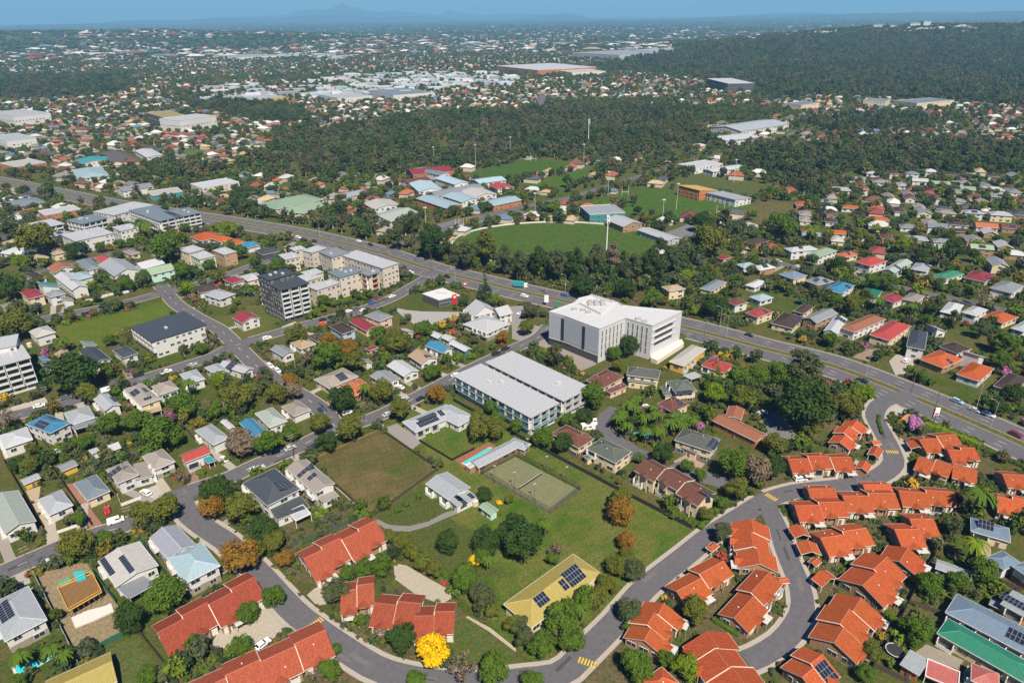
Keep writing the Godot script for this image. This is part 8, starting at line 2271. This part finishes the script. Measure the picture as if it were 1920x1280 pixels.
func office() -> void:
	var p := poly(SPOT.office)
	var h: float = SPOT.office_h
	var c := Vector2.ZERO
	for q in p: c += q / p.size()
	var t := thing("office_building", "large white angular office building with slot windows beside the main road", "office", "", Vector3(c.x, 0, c.y))
	for k in p.size(): p[k] -= c
	var white := paintof([0.50, 0.51, 0.53], "plaster", 0.75, 8.0)
	var grey := paintof([0.34, 0.37, 0.42], "plaster", 0.7, 8.0)
	add("wall", block_of(p, 0.0, h, white), t)
	var r := add("roof", block_of(p, h + 0.01, h + 0.25, paintof([0.45, 0.46, 0.475], "plaster", 0.6, 12.0)), t)
	var rim := Shape.new()
	for k in p.size():
		var a := p[k]
		var b := p[(k + 1) % p.size()]
		var d := (b - a).normalized()
		rim.box(Vector3(0, h + 0.5, 0), Vector3(a.distance_to(b), 0.5, 0.3), Transform3D(Basis(Vector3.UP, atan2(-d.y, d.x)), Vector3((a.x + b.x) / 2, 0, (a.y + b.y) / 2)))
	add("parapet", one(rim, white), r)
	var face := func(i: int, f: float, y: float, out: float) -> Transform3D:
		var a := p[i]
		var b := p[(i + 1) % p.size()]
		var d := (b - a).normalized()
		var n := Vector2(d.y, -d.x)
		if n.dot((a + b) / 2) < 0: n = -n
		if i == 3 or i == 4:
			# the two faces of the notch look out between the wings
			n = n if n.y > 0 else -n
		var q := a.lerp(b, f) + n * out
		return Transform3D(Basis(Vector3.UP, atan2(n.x, n.y)), Vector3(q.x, y, q.y))
	# upright slot windows in four storeys
	for e in [[3, 6], [4, 5]]:
		for k in e[1]:
			for st in 4:
				add("window", window_mesh(0.9, h * 0.19), t, face.call(e[0], (k + 0.8) / (e[1] + 0.8), h * (0.14 + 0.2 * st) + h * 0.1, 0.03))
	for st in 3:
		for k in 8:
			add("window", window_mesh(1.9, 1.7), t, face.call(5, 0.14 + 0.075 * k, h * (0.42 + 0.19 * st), 0.03))
		var band := Shape.new()
		band.box(Vector3.ZERO, Vector3(19, 0.35, 0.4), Transform3D.IDENTITY, true)
		add("sun_hood", one(band, white), t, face.call(5, 0.4, h * (0.42 + 0.19 * st) + 1.2, 0.2))
	# the long front: grey cladding sheets, two deep dark slots
	for k in 3:
		for j in 4:
			var s := Shape.new()
			var a := p[k]
			var wide := a.distance_to(p[k + 1])
			s.box(Vector3(0, 0, 0), Vector3(wide / 4 - 0.12, h * 0.70, 0.12))
			add("panel", one(s, grey), t, face.call(k, (j + 0.5) / 4.0, h * 0.63, 0.07))
	for k in [0, 1]:
		var s := Shape.new()
		s.box(Vector3.ZERO, Vector3(1.7, h * 0.66, 0.3))
		add("window", one(s, glass()), t, face.call(k, 0.93, h * 0.6, 0.12))
	var d := Shape.new()
	for k in 3:
		var a := p[k]
		var b := p[k + 1]
		var e := (b - a).normalized()
		d.box(Vector3(0, 2.0, 0), Vector3(a.distance_to(b) - 0.3, 3.4, 0.2), Transform3D(Basis(Vector3.UP, atan2(-e.y, e.x)), Vector3((a.x + b.x) / 2, 0, (a.y + b.y) / 2) + face.call(k, 0.5, 0, 0.12).basis.z * 0.1))
	add("undercroft_glazing", one(d, glass()), t)
	# plant on the roof inside a screen of posts
	var q := poly(SPOT.office_plant)
	for k in q.size(): q[k] -= c
	var sc := Shape.new()
	for k in 4:
		var a := q[k]
		var b := q[(k + 1) % 4]
		for j in 9:
			var w := a.lerp(b, j / 9.0)
			sc.box(Vector3(w.x, h + 1.3, w.y), Vector3(0.16, 2.1, 0.16))
		var dd := (b - a).normalized()
		sc.box(Vector3(0, h + 0.85, 0), Vector3(a.distance_to(b), 1.2, 0.12), Transform3D(Basis(Vector3.UP, atan2(-dd.y, dd.x)), Vector3((a.x + b.x) / 2, 0, (a.y + b.y) / 2)))
	add("plant_screen", one(sc, paintof([0.50, 0.51, 0.52], "", 0.6)), r)
	var mid := (q[0] + q[2]) / 2
	for k in 6:
		var s := Shape.new()
		var w := mid + Vector2((k % 3 - 1) * 3.2, (k / 3 - 0.5) * 3.4)
		s.box(Vector3(w.x, h + 1.05, w.y), Vector3(2.3, 1.6, 1.8))
		s.tube(Vector3(w.x, h + 1.85, w.y), Vector3(w.x, h + 2.05, w.y), 0.7, 0.7, 9)
		add("roof_unit", one(s, paintof([0.33, 0.34, 0.35], "", 0.6)), r)
	var u := poly(SPOT.office_unit)
	for w in u:
		var s := Shape.new()
		s.box(Vector3(w.x - c.x, h + 0.8, w.y - c.y), Vector3(2.6, 1.1, 1.4))
		add("roof_unit", one(s, paintof([0.30, 0.31, 0.32], "", 0.6)), r)
	var pd := poly(SPOT.podium)
	for k in pd.size(): pd[k] -= c
	add("podium", block_of(pd, 0.0, 2.2, paintof([0.62, 0.56, 0.48], "plaster", 0.9, 6.0)), t)

func diner() -> void:
	var p := poly(SPOT.diner)
	var c := (p[0] + p[2]) / 2
	for k in p.size(): p[k] -= c
	var t := thing("fast_food_building", "dark fast-food building with white roof and red front panel", "restaurant", "", Vector3(c.x, 0, c.y))
	add("wall", block_of(p, 0, 4.6, paintof([0.07, 0.07, 0.075], "plaster", 0.8, 5.0)), t)
	var r := add("roof", block_of(p, 4.61, 5.0, paintof([0.68, 0.68, 0.68], "steel", 0.5, 5.0)), t)
	for k in 3:
		var s := Shape.new()
		s.box(Vector3(-2 + k * 2.2, 5.5, -1.0 + k * 0.4), Vector3(1.5, 1.0, 1.3))
		add("roof_unit", one(s, paintof([0.4, 0.4, 0.42], "", 0.6)), r)
	var e := (p[2] - p[1]).normalized()
	var turn := Basis(Vector3.UP, atan2(-e.y, e.x))
	var mid := p[1].lerp(p[2], 0.72)
	var s := Shape.new()
	s.box(Vector3(0, 3.2, 0.25), Vector3(2.6, 6.0, 0.5))
	add("red_panel", one(s, paintof([0.55, 0.01, 0.03], "", 0.5)), t, Transform3D(turn, Vector3(mid.x, 0, mid.y)))
	s = Shape.new()
	s.box(Vector3(0, 4.8, 0.54), Vector3(1.2, 1.2, 0.08))
	add("emblem", one(s, paintof([0.7, 0.7, 0.7], "", 0.5)), t, Transform3D(turn, Vector3(mid.x, 0, mid.y)))
	for k in 4:
		var w := p[1].lerp(p[2], 0.1 + 0.13 * k)
		add("window", window_mesh(1.9, 1.7), t, Transform3D(turn, turn * Vector3(0, 0, 0.03) + Vector3(w.x, 1.6, w.y)))
	for q in [["diner_pylon", [0.6, 0.02, 0.03], "tall red and white pylon sign before the fast-food building", 9.0], ["pylon", [0.7, 0.7, 0.7], "white and red panel sign on posts beside the village entry", 5.0]]:
		var g := thing("pylon_sign", q[2], "sign", "roadside signs", at(q[0]))
		s = Shape.new()
		s.tube(Vector3(0, -0.02, 0), Vector3(0, q[3], 0), 0.2, 0.18, 8)
		add("pole", one(s, paintof([0.1, 0.1, 0.1], "", 0.6)), g)
		s = Shape.new()
		s.box(Vector3(0, q[3] + 0.6, 0), Vector3(1.9, 1.7 if q[3] > 6 else 3.4, 0.4), Transform3D.IDENTITY, true)
		add("sign_panel", one(s, paintof(q[1], "", 0.5)), g)
		s = Shape.new()
		s.box(Vector3(0, q[3] + (0.4 if q[3] > 6 else -0.4), 0.22), Vector3(1.3, 0.8, 0.06))
		add("sign_band", one(s, paintof([0.7, 0.7, 0.7] if q[3] > 6 else [0.6, 0.02, 0.05], "", 0.5)), g)

func building_site() -> void:
	var p := poly(SPOT.deck)
	var c := (p[0] + p[2]) / 2
	for k in p.size(): p[k] -= c
	var t := thing("unfinished_house", "unfinished house with a brown timber deck and yellow edge boards", "building site", "", Vector3(c.x, 0, c.y))
	add("deck", block_of(p, 2.75, 3.0, paintof([0.30, 0.17, 0.07], "wood", 0.9, 2.0)), t)
	var sl := poly(SPOT.slab)
	for k in sl.size(): sl[k] -= c
	add("floor_slab", block_of(sl, 0.0, 0.4, paintof([0.52, 0.50, 0.47], "plaster", 0.9, 4.0)), t)
	var studs := paintof([0.42, 0.30, 0.15], "wood", 0.9, 1.0)
	for k in 4:
		var a := p[k]
		var b := p[(k + 1) % 4]
		var d := (b - a).normalized()
		var rot := Basis(Vector3.UP, atan2(-d.y, d.x))
		var s := Shape.new()
		s.box(Vector3(0, 3.12, 0), Vector3(a.distance_to(b), 0.24, 0.08))
		s.box(Vector3(0, 3.95, 0), Vector3(a.distance_to(b), 0.12, 0.06), Transform3D.IDENTITY, true)
		add("edge_rail", one(s, paintof([0.62, 0.38, 0.04], "", 0.8)), t, Transform3D(rot, Vector3((a.x + b.x) / 2, 0, (a.y + b.y) / 2)))
		var n := int(a.distance_to(b) / 1.3)
		for j in n:
			var w := a.lerp(b, (j + 0.5) / n) * 0.97
			s = Shape.new()
			s.box(Vector3(w.x, 1.37, w.y), Vector3(0.1, 2.74, 0.1))
			add("stud", one(s, studs), t)
	for q in [["tarp", [0.02, 0.36, 0.38], 3.01, 3.5], ["tarp_b", [0.10, 0.24, 0.14], 0.0, 1.6]]:
		var b := poly(SPOT[q[0]])
		var m := b[0]
		for k in b.size(): b[k] -= m
		var o := thing("covered_stack", "%s tarpaulin over a stack of materials at the building site" % ["turquoise" if q[2] > 1 else "dull green"], "materials", "covered stacks on the building site", Vector3(m.x, q[2], m.y))
		add("tarpaulin", block_of(b, 0.0, q[3] - q[2], paintof(q[1], "plaster", 0.8, 3.0)), o)
	rng.seed = 41
	for k in 16:
		var s := Shape.new()
		var w := at("deck") + Vector3(rng.randf_range(-3.5, 2.5), 0.0, rng.randf_range(-5.0, -0.5))
		var o := thing("timber_stack", "small stack of sawn timber lying at the building site", "timber", "timber stacks on the building site", w + Vector3(0, 0.012, 0), rng.randf() * PI)
		for j in 4:
			s.box(Vector3(0, 0.1 + 0.12 * (j / 2), (j % 2) * 0.26), Vector3(rng.randf_range(1.4, 3.0), 0.1, 0.22))
		add("plank", one(s, paintof([0.45, 0.33, 0.17] if k % 3 else [0.35, 0.36, 0.36], "wood", 0.9, 1.0)), o)
		if k > 6: break

func tennis() -> void:
	var p := poly(SPOT.court)
	var mesh_mat := StandardMaterial3D.new()
	mesh_mat.albedo_color = Color(0.10, 0.10, 0.11, 0.30)
	mesh_mat.transparency = BaseMaterial3D.TRANSPARENCY_ALPHA
	mesh_mat.roughness = 0.7
	mesh_mat.cull_mode = BaseMaterial3D.CULL_DISABLED
	var post := paintof([0.08, 0.08, 0.085], "", 0.6)
	var t := thing("court_fence", "tall dark chain-link fence round the tennis court", "fence", "", Vector3(p[0].x, 0, p[0].y))
	for k in 4:
		var a := p[k] - p[0]
		var b := p[(k + 1) % 4] - p[0]
		var n := int(a.distance_to(b) / 3.0)
		for j in n:
			var u := a.lerp(b, float(j) / n)
			var w := a.lerp(b, float(j + 1) / n)
			var s := Shape.new()
			s.quad(Vector3(u.x, 0.03, u.y), Vector3(w.x, 0.03, w.y), Vector3(w.x, 3.0, w.y), Vector3(u.x, 3.0, u.y))
			add("wire_panel", one(s, mesh_mat), t)
			s = Shape.new()
			s.tube(Vector3(u.x, 0, u.y), Vector3(u.x, 3.05, u.y), 0.05, 0.05, 5)
			s.tube(Vector3(u.x, 3.0, u.y), Vector3(w.x, 3.0, w.y), 0.035, 0.035, 4)
			add("post", one(s, post), t)
	# lines painted on the court
	var white := paintof([0.30, 0.32, 0.22], "asphalt", 0.8, 2.0, true)
	var n0 := Vector2(SPOT.net[0], SPOT.net[1])
	var n1 := Vector2(SPOT.net[2], SPOT.net[3])
	var c := (n0 + n1) / 2
	var x := (n1 - n0).normalized()
	var z := Vector2(-x.y, x.x)
	var s := Shape.new()
	var seg := func(a: Vector2, b: Vector2) -> void:
		var d := (b - a).normalized()
		var m := (a + b) / 2
		s.box(Vector3(0, 0.019, 0), Vector3(a.distance_to(b), 0.006, 0.07), Transform3D(Basis(Vector3.UP, atan2(-d.y, d.x)), Vector3(m.x, 0, m.y)))
	for g in [-1.0, 1.0]:
		seg.call(c + z * 11.6 * g - x * 5.2, c + z * 11.6 * g + x * 5.2)
		seg.call(c + z * 6.2 * g - x * 3.9, c + z * 6.2 * g + x * 3.9)
		seg.call(c + x * 5.2 * g - z * 11.5, c + x * 5.2 * g + z * 11.5)
		seg.call(c + x * 3.9 * g - z * 11.5, c + x * 3.9 * g + z * 11.5)
	seg.call(c - z * 6.1, c + z * 6.1)
	setting("court_lines", one(s, white), "white painted lines of the tennis court")
	var nt := thing("tennis_net", "dark tennis net with a white band across the court", "net", "", Vector3(c.x, 0.03, c.y), atan2(-x.y, x.x))
	var L := n0.distance_to(n1)
	s = Shape.new()
	s.box(Vector3(0, 0.5, 0), Vector3(L, 0.9, 0.03))
	add("netting", one(s, paintof([0.03, 0.03, 0.03], "", 0.9)), nt)
	s = Shape.new()
	s.box(Vector3(0, 1.0, 0), Vector3(L, 0.1, 0.06))
	add("band", one(s, paintof([0.6, 0.6, 0.6], "", 0.8)), nt)
	for g in [-0.5, 0.5]:
		s = Shape.new()
		s.tube(Vector3(L * g, 0, 0), Vector3(L * g, 1.1, 0), 0.07, 0.07, 6)
		add("post", one(s, post), nt)
	for k in 6:
		var m := thing("court_light", "slim dark floodlight mast beside the tennis court", "light mast", "floodlight masts at the tennis court", at("masts", k))
		s = Shape.new()
		s.tube(Vector3(0, -0.02, 0), Vector3(0, 7.4, 0), 0.09, 0.07, 6)
		add("pole", one(s, post), m)
		s = Shape.new()
		s.box(Vector3(0, 7.45, 0), Vector3(0.9, 0.18, 0.5), Transform3D.IDENTITY, true)
		add("lamp_head", one(s, paintof([0.3, 0.3, 0.3], "", 0.5)), m)

func sports() -> void:
	var p := poly(SPOT.oval)
	var t := thing("oval_fence", "low white picket rail ringing the grass oval", "fence", "", Vector3(p[0].x, 0, p[0].y))
	for k in p.size():
		var a := p[k] - p[0]
		var b := p[(k + 1) % p.size()] - p[0]
		var d := (b - a).normalized()
		var s := Shape.new()
		s.box(Vector3(0, 0.55, 0), Vector3(a.distance_to(b), 1.0, 0.5))
		add("panel", one(s, paintof([0.62, 0.60, 0.56], "plaster", 0.8, 4.0)), t, Transform3D(Basis(Vector3.UP, atan2(-d.y, d.x)), Vector3((a.x + b.x) / 2, 0, (a.y + b.y) / 2)))
	for q in SPOT.towers:
		var m := thing("field_light", "tall grey floodlight tower at the playing fields", "light tower", "floodlight towers at the playing fields", Vector3(q[0], 0, q[1]))
		var s := Shape.new()
		s.tube(Vector3(0, -0.05, 0), Vector3(0, q[2], 0), 0.24, 0.14, 7)
		add("pole", one(s, paintof([0.45, 0.45, 0.45], "", 0.6)), m)
		s = Shape.new()
		s.box(Vector3(0, q[2], 0), Vector3(2.4, 0.8, 0.5), Transform3D.IDENTITY, true)
		add("lamp_bank", one(s, paintof([0.50, 0.51, 0.53], "", 0.4)), m)
	for k in 2:
		var m := thing("phone_tower", ["white antenna tower rising over the trees at the oval", "pale antenna tower at the edge of the bushland"][k], "antenna tower", "antenna towers", at("telecom", k))
		var s := Shape.new()
		var h := 27.0 if k == 0 else 32.0
		s.tube(Vector3(0, -0.05, 0), Vector3(0, h, 0), 0.5, 0.3, 8)
		add("pole", one(s, paintof([0.6, 0.6, 0.6], "", 0.6)), m)
		for j in 6:
			s = Shape.new()
			s.box(Vector3(cos(j * TAU / 3) * 1.1, h - 1.5 - 3.0 * (j / 3), sin(j * TAU / 3) * 1.1), Vector3(0.5, 2.4, 0.5), Transform3D.IDENTITY, true)
			add("antenna", one(s, paintof([0.66, 0.66, 0.66], "", 0.6)), m)
		s = Shape.new()
		for y in [h - 1.5, h - 4.5]:
			s.tube(Vector3(0, y, 0), Vector3(0, y + 0.15, 0), 1.1, 1.1, 8)
		add("platform", one(s, paintof([0.5, 0.5, 0.5], "", 0.6)), m)
	for k in 5:
		var m := thing("goal_posts", "white goal posts standing on a playing field", "goal posts", "goal posts of the playing fields", at("goals", k))
		for x in [-3.0, 3.0]:
			var s := Shape.new()
			s.tube(Vector3(x, 0, 0), Vector3(x, 8.5, 0), 0.12, 0.1, 6)
			add("post", one(s, paintof([0.68, 0.68, 0.68], "", 0.6)), m)
		var s2 := Shape.new()
		s2.tube(Vector3(-3, 3, 0), Vector3(3, 3, 0), 0.1, 0.1, 6)
		add("crossbar", one(s2, paintof([0.68, 0.68, 0.68], "", 0.6)), m)

func small_things() -> void:
	for q in SPOT.pools:
		var p := poly(q[1])
		var c := p[0]
		for k in p.size(): c = c
		var m := Vector2.ZERO
		for w in p: m += w / p.size()
		for k in p.size(): p[k] -= m
		var t := thing("swimming_pool", q[0], "pool", "back yard pools", Vector3(m.x, 0, m.y))
		var o := PackedVector2Array()
		for w in p: o.append(w * (1.0 + 0.55 / maxf(w.length(), 0.5)))
		add("coping", block_of(o, 0.0, q[2] + 0.05, paintof([0.5, 0.46, 0.4], "plaster", 0.8, 3.0)), t)
		var s := Shape.new()
		s.slab(p, q[2] + 0.07, q[2] + 0.07)
		add("water", one(s, water()), t)
	for q in SPOT.humps:
		var a := Vector2(q[1][0], q[1][1])
		var b := Vector2(q[1][2], q[1][3])
		var d := (b - a).normalized()
		var m := (a + b) / 2
		var t := thing("speed_hump", "speed hump with yellow painted bars on the " + q[0], "speed hump", "speed humps of the village", Vector3(m.x, 0.07, m.y), atan2(-d.y, d.x))
		var L := a.distance_to(b)
		var s := Shape.new()
		var was := Vector2(-1.4, 0)
		for k in 7:
			var e := Vector2(-1.4 + 2.8 * (k + 1) / 7.0, 0.09 * sin(PI * (k + 1) / 7.0))
			s.quad(Vector3(-L / 2, was.y, was.x), Vector3(-L / 2, e.y, e.x), Vector3(L / 2, e.y, e.x), Vector3(L / 2, was.y, was.x))
			was = e
		add("hump", one(s, paintof([0.12, 0.12, 0.13], "asphalt", 0.9, 6.0)), t)
		for k in 6:
			s = Shape.new()
			s.box(Vector3((k - 2.5) * L / 6.0, 0.1, 0), Vector3(L / 12.0, 0.015, 1.9))
			add("stripe", one(s, paintof([0.68, 0.47, 0.03], "asphalt", 0.8, 3.0)), t)
	# truck on the main road
	var td := Basis(Vector3.UP, atan2(-0.22, -1.0))
	var t := thing("box_truck", "teal box truck with white cab on the main road", "truck", "", at("truck", 0, 0.06), 1.30)
	for q in [["cargo_box", Vector3(0, 2.3, -1.6), Vector3(2.4, 2.8, 6.4), [0.02, 0.25, 0.28]], ["cab", Vector3(0, 1.7, 2.9), Vector3(2.3, 2.2, 2.0), [0.68, 0.68, 0.68]], ["chassis", Vector3(0, 0.75, -0.4), Vector3(1.6, 0.3, 8.4), [0.05, 0.05, 0.05]]]:
		var s := Shape.new()
		s.box(q[1], q[2], Transform3D.IDENTITY, true)
		add(q[0], one(s, paintof(q[3], "", 0.5)), t)
	var ws := Shape.new()
	ws.box(Vector3(0, 2.15, 3.9), Vector3(2.0, 0.9, 0.06))
	add("windscreen", one(ws, glass()), t)
	for z in [2.8, -2.6, -3.8]:
		for x in [-1.0, 1.0]:
			var s := Shape.new()
			s.tube(Vector3(x - 0.15, 0.5, z), Vector3(x + 0.15, 0.5, z), 0.5, 0.5, 10)
			add("wheel", one(s, paintof([0.02, 0.02, 0.022], "", 0.8)), t)
	# caravan
	t = thing("caravan", "white caravan parked beside the private lane", "caravan", "", at("caravan", 0, 0.0), 0.2)
	var s := Shape.new()
	s.box(Vector3(0, 1.6, 0), Vector3(5.6, 2.3, 2.3), Transform3D.IDENTITY, true)
	add("body", one(s, paintof([0.70, 0.70, 0.69], "plaster", 0.5, 4.0)), t)
	for x in [-1.6, 0.6]:
		add("window", window_mesh(1.3, 0.8), t, Transform3D(Basis.IDENTITY, Vector3(x, 1.9, 1.16)))
	for z in [-1.0, 1.0]:
		s = Shape.new()
		s.tube(Vector3(0, 0.35, z * 1.0 - 0.1), Vector3(0, 0.35, z * 1.0 + 0.1), 0.35, 0.35, 10)
		add("wheel", one(s, paintof([0.02, 0.02, 0.022], "", 0.8)), t)
	# trampoline
	t = thing("trampoline", "round black trampoline with safety net on a back lawn", "trampoline", "", at("trampoline"))
	s = Shape.new()
	for k in 20:
		var a := Vector3(cos(k * TAU / 20), 0, sin(k * TAU / 20)) * 2.1
		var b := Vector3(cos((k + 1) * TAU / 20), 0, sin((k + 1) * TAU / 20)) * 2.1
		s.tri(Vector3(0, 0.85, 0), b + Vector3(0, 0.85, 0), a + Vector3(0, 0.85, 0))
	add("mat", one(s, paintof([0.02, 0.02, 0.02], "", 0.7)), t)
	s = Shape.new()
	for k in 20:
		var a := Vector3(cos(k * TAU / 20), 0, sin(k * TAU / 20)) * 2.2
		var b := Vector3(cos((k + 1) * TAU / 20), 0, sin((k + 1) * TAU / 20)) * 2.2
		s.tube(a + Vector3(0, 0.86, 0), b + Vector3(0, 0.86, 0), 0.11, 0.11, 5, false)
	add("rim", one(s, paintof([0.45, 0.47, 0.5], "", 0.6)), t)
	for k in 6:
		var a := Vector3(cos(k * TAU / 6), 0, sin(k * TAU / 6)) * 2.2
		s = Shape.new()
		s.tube(a, a + Vector3(0, 2.6, 0), 0.04, 0.04, 5)
		add("leg", one(s, paintof([0.08, 0.08, 0.08], "", 0.6)), t)
	# water tanks
	for k in 3:
		t = thing("water_tank", ["cream water tank beside the yellow-roofed house", "pale water tank at the white gabled house", "pale water tank behind the white cottage"][k], "water tank", "rain water tanks", at("tanks", k))
		s = Shape.new()
		s.tube(Vector3(0, -0.02, 0), Vector3(0, 2.1, 0), 1.15, 1.15, 16, false)
		add("body", one(s, paintof([0.55, 0.50, 0.40], "plaster", 0.7, 3.0)), t)
		s = Shape.new()
		s.tube(Vector3(0, 2.1, 0), Vector3(0, 2.35, 0), 1.18, 0.2, 16)
		add("lid", one(s, paintof([0.55, 0.50, 0.40], "plaster", 0.7, 3.0)), t)
	# bus shelter, signs, village wall
	t = thing("bus_shelter", "small grey bus shelter beside the bright green field", "bus shelter", "", at("shelter"), 0.35)
	s = Shape.new()
	s.box(Vector3(0, 2.5, 0), Vector3(4.2, 0.14, 1.8), Transform3D.IDENTITY, true)
	add("roof", one(s, paintof([0.33, 0.35, 0.37], "steel", 0.5, 4.0)), t)
	s = Shape.new()
	s.box(Vector3(0, 1.22, -0.8), Vector3(4.0, 2.4, 0.1))
	add("back_wall", one(s, paintof([0.3, 0.32, 0.34], "plaster", 0.7, 3.0)), t)
	for x in [-1.9, 1.9]:
		s = Shape.new()
		s.box(Vector3(x, 1.22, 0.7), Vector3(0.12, 2.4, 0.12))
		add("post", one(s, paintof([0.3, 0.3, 0.3], "", 0.6)), t)
	for k in 2:
		t = thing("road_sign", ["white shop direction sign on a post above the car park", "green road sign on a post beside the main road"][k], "sign", "roadside signs", at("signs", k))
		s = Shape.new()
		s.tube(Vector3(0, -0.02, 0), Vector3(0, 5.5 if k == 0 else 3.2, 0), 0.12, 0.1, 6)
		add("pole", one(s, paintof([0.4, 0.4, 0.4], "", 0.6)), t)
		s = Shape.new()
		s.box(Vector3(0, 4.2 if k == 0 else 3.0, 0.1), Vector3(2.4, 4.4 if k == 0 else 2.0, 0.12), Transform3D.IDENTITY, true)
		add("sign_panel", one(s, paintof([0.68, 0.68, 0.68] if k == 0 else [0.01, 0.20, 0.12], "", 0.5)), t)
	t = thing("village_sign", "orange curved entry wall with a grey sign panel at the village", "entry wall", "", at("village_sign"), 0.0)
	var v := Vector2(SPOT.village_sign[2] - SPOT.village_sign[0], SPOT.village_sign[3] - SPOT.village_sign[1])
	t.rotation.y = atan2(-v.y, v.x)
	s = Shape.new()
	var len := v.length()
	for k in 10:
		var x0 := len * k / 10.0
		s.box(Vector3(x0 + len / 20.0, (2.0 + 1.6 * sin(PI * (k + 0.5) / 10)) / 2, -0.6 * sin(PI * (k + 0.5) / 10)), Vector3(len / 10.0 + 0.02, 2.0 + 1.6 * sin(PI * (k + 0.5) / 10), 0.4))
	add("curved_wall", one(s, paintof([0.55, 0.25, 0.06], "plaster", 0.8, 4.0)), t)
	s = Shape.new()
	s.box(Vector3(len * 0.5, 1.2, 0.3), Vector3(len * 0.6, 1.6, 0.2))
	add("sign_panel", one(s, paintof([0.25, 0.33, 0.32], "plaster", 0.7, 4.0)), t)
	for q in SPOT.hilltop:
		t = thing("hilltop_building", "white block standing on the wooded ridge", "building", "white blocks on the wooded ridge", Vector3(q[0], hill(q[0], q[1]) - 3.0, q[1]), 0.25)
		s = Shape.new()
		s.box(Vector3(0, q[4] / 2, 0), Vector3(q[2], q[4], q[3]))
		add("wall", one(s, paintof([0.44, 0.45, 0.46], "plaster", 0.8, 20.0)), t)
		s = Shape.new()
		s.box(Vector3(0, q[4] + 0.5, 0), Vector3(q[2] + 2, 1.0, q[3] + 2))
		add("roof", one(s, paintof([0.4, 0.42, 0.45], "plaster", 0.8, 20.0)), t)
		note_rect(q[0], q[1], 0.25, q[2], q[3] + 40, 6)

func special() -> void:
	office()
	note_rect(at("office", 4).x, at("office", 4).z, 0.3, 52, 34, 2)
	diner()
	note_rect(at("diner").x, at("diner").z, 0.3, 20, 20, 2)
	building_site()
	tennis()
	sports()
	small_things()


func _ready() -> void:
	var cam := Camera3D.new()
	cam.name = "camera"
	add_child(cam)
	cam.fov = FOV
	cam.near = 1.0
	cam.far = 90000.0
	cam.transform = CAM
	cam.current = true
	var env := Environment.new()
	var sky := Sky.new()
	var sm := ProceduralSkyMaterial.new()
	sm.sky_top_color = Color(0.10, 0.27, 0.56)
	sm.sky_horizon_color = Color(0.54, 0.75, 0.85)
	sm.sky_curve = 0.09
	sm.ground_horizon_color = Color(0.42, 0.60, 0.72)
	sm.ground_bottom_color = Color(0.16, 0.17, 0.12)
	sm.sun_angle_max = 1.0
	sky.sky_material = sm
	env.background_mode = Environment.BG_SKY
	env.sky = sky
	env.background_energy_multiplier = 0.6
	env.tonemap_mode = Environment.TONE_MAPPER_LINEAR
	env.tonemap_exposure = 1.82
	env.fog_enabled = true
	env.fog_density = 0.000088
	env.fog_light_color = Color(0.58, 0.83, 1.0)
	env.sdfgi_enabled = true
	env.ssao_enabled = true
	env.ssil_enabled = true
	var we := WorldEnvironment.new()
	we.environment = env
	add_child(we)
	var sun := DirectionalLight3D.new()
	sun.name = "sun"
	sun.light_energy = 1.6
	sun.light_color = Color(1.0, 0.955, 0.88)
	sun.light_angular_distance = 0.5
	sun.shadow_enabled = true
	add_child(sun)
	var el := deg_to_rad(54.0)
	var az := deg_to_rad(-17.0)
	sun.look_at_from_position(Vector3.ZERO, Vector3(cos(el) * sin(az), -sin(el), -cos(el) * cos(az)))
	bumps.seed = 12
	make_textures()
	ground()
	mountains()
	for k in ROADS.size():
		road(ROADS[k], k)
		note_road(smooth(ROADS[k][2]), ROADS[k][3] / 2.0)
	for k in PATCHES.size():
		patch(PATCHES[k], k)
	for h in HOUSES:
		house(h)
		for w in h[4]:
			note_rect(w[0], w[1], w[2], w[3], w[4])
	for h in HOUSES:
		if h[0] == "house" and Vector2(h[4][0][0], h[4][0][1]).length() < 520:
			driveway(h[4][0])
	for f in FLATS:
		flats(f)
		for b in f[4]:
			note_rect(b[0], b[1], b[2], b[3], b[4], 2.0)
	special()
	for k in TREES.size():
		var d: Array = TREES[k]
		var called: String = {"palm": "palm_tree", "gum": "gum_tree", "cone": "pine_tree", "ball": "clipped_tree", "shrub": "garden_shrub", "bare": "bare_tree"}.get(d[0], "broad_tree")
		plant(called, d[0], Vector3(d[1], 0, d[2]), d[3], d[4], LEAF[d[5]], TREE_LABELS[d[6]].replace(" near ", ["", ", first out from ", ", second out from ", ", third out from ", ", fourth out from ", ", fifth out from ", ", sixth out from "][d[7]]) if d[7] else TREE_LABELS[d[6]], "shrub" if d[0] == "shrub" else "tree", TREE_LABELS[d[6]].replace(" tree near", " trees near"), k)
	for d in CARS:
		car(d)
	for d in POLES:
		power_pole(Vector3(d[0], 0, d[1]), d[2], d[3], d[4] == 1, ("grey steel street lamp near " if d[4] else "timber power pole with crossarms near ") + d[5], ("street lamps near " if d[4] else "power poles near ") + d[5])
	for d in FENCES:
		fence(d)
	for d in HEDGES:
		hedge(d)
	spread()
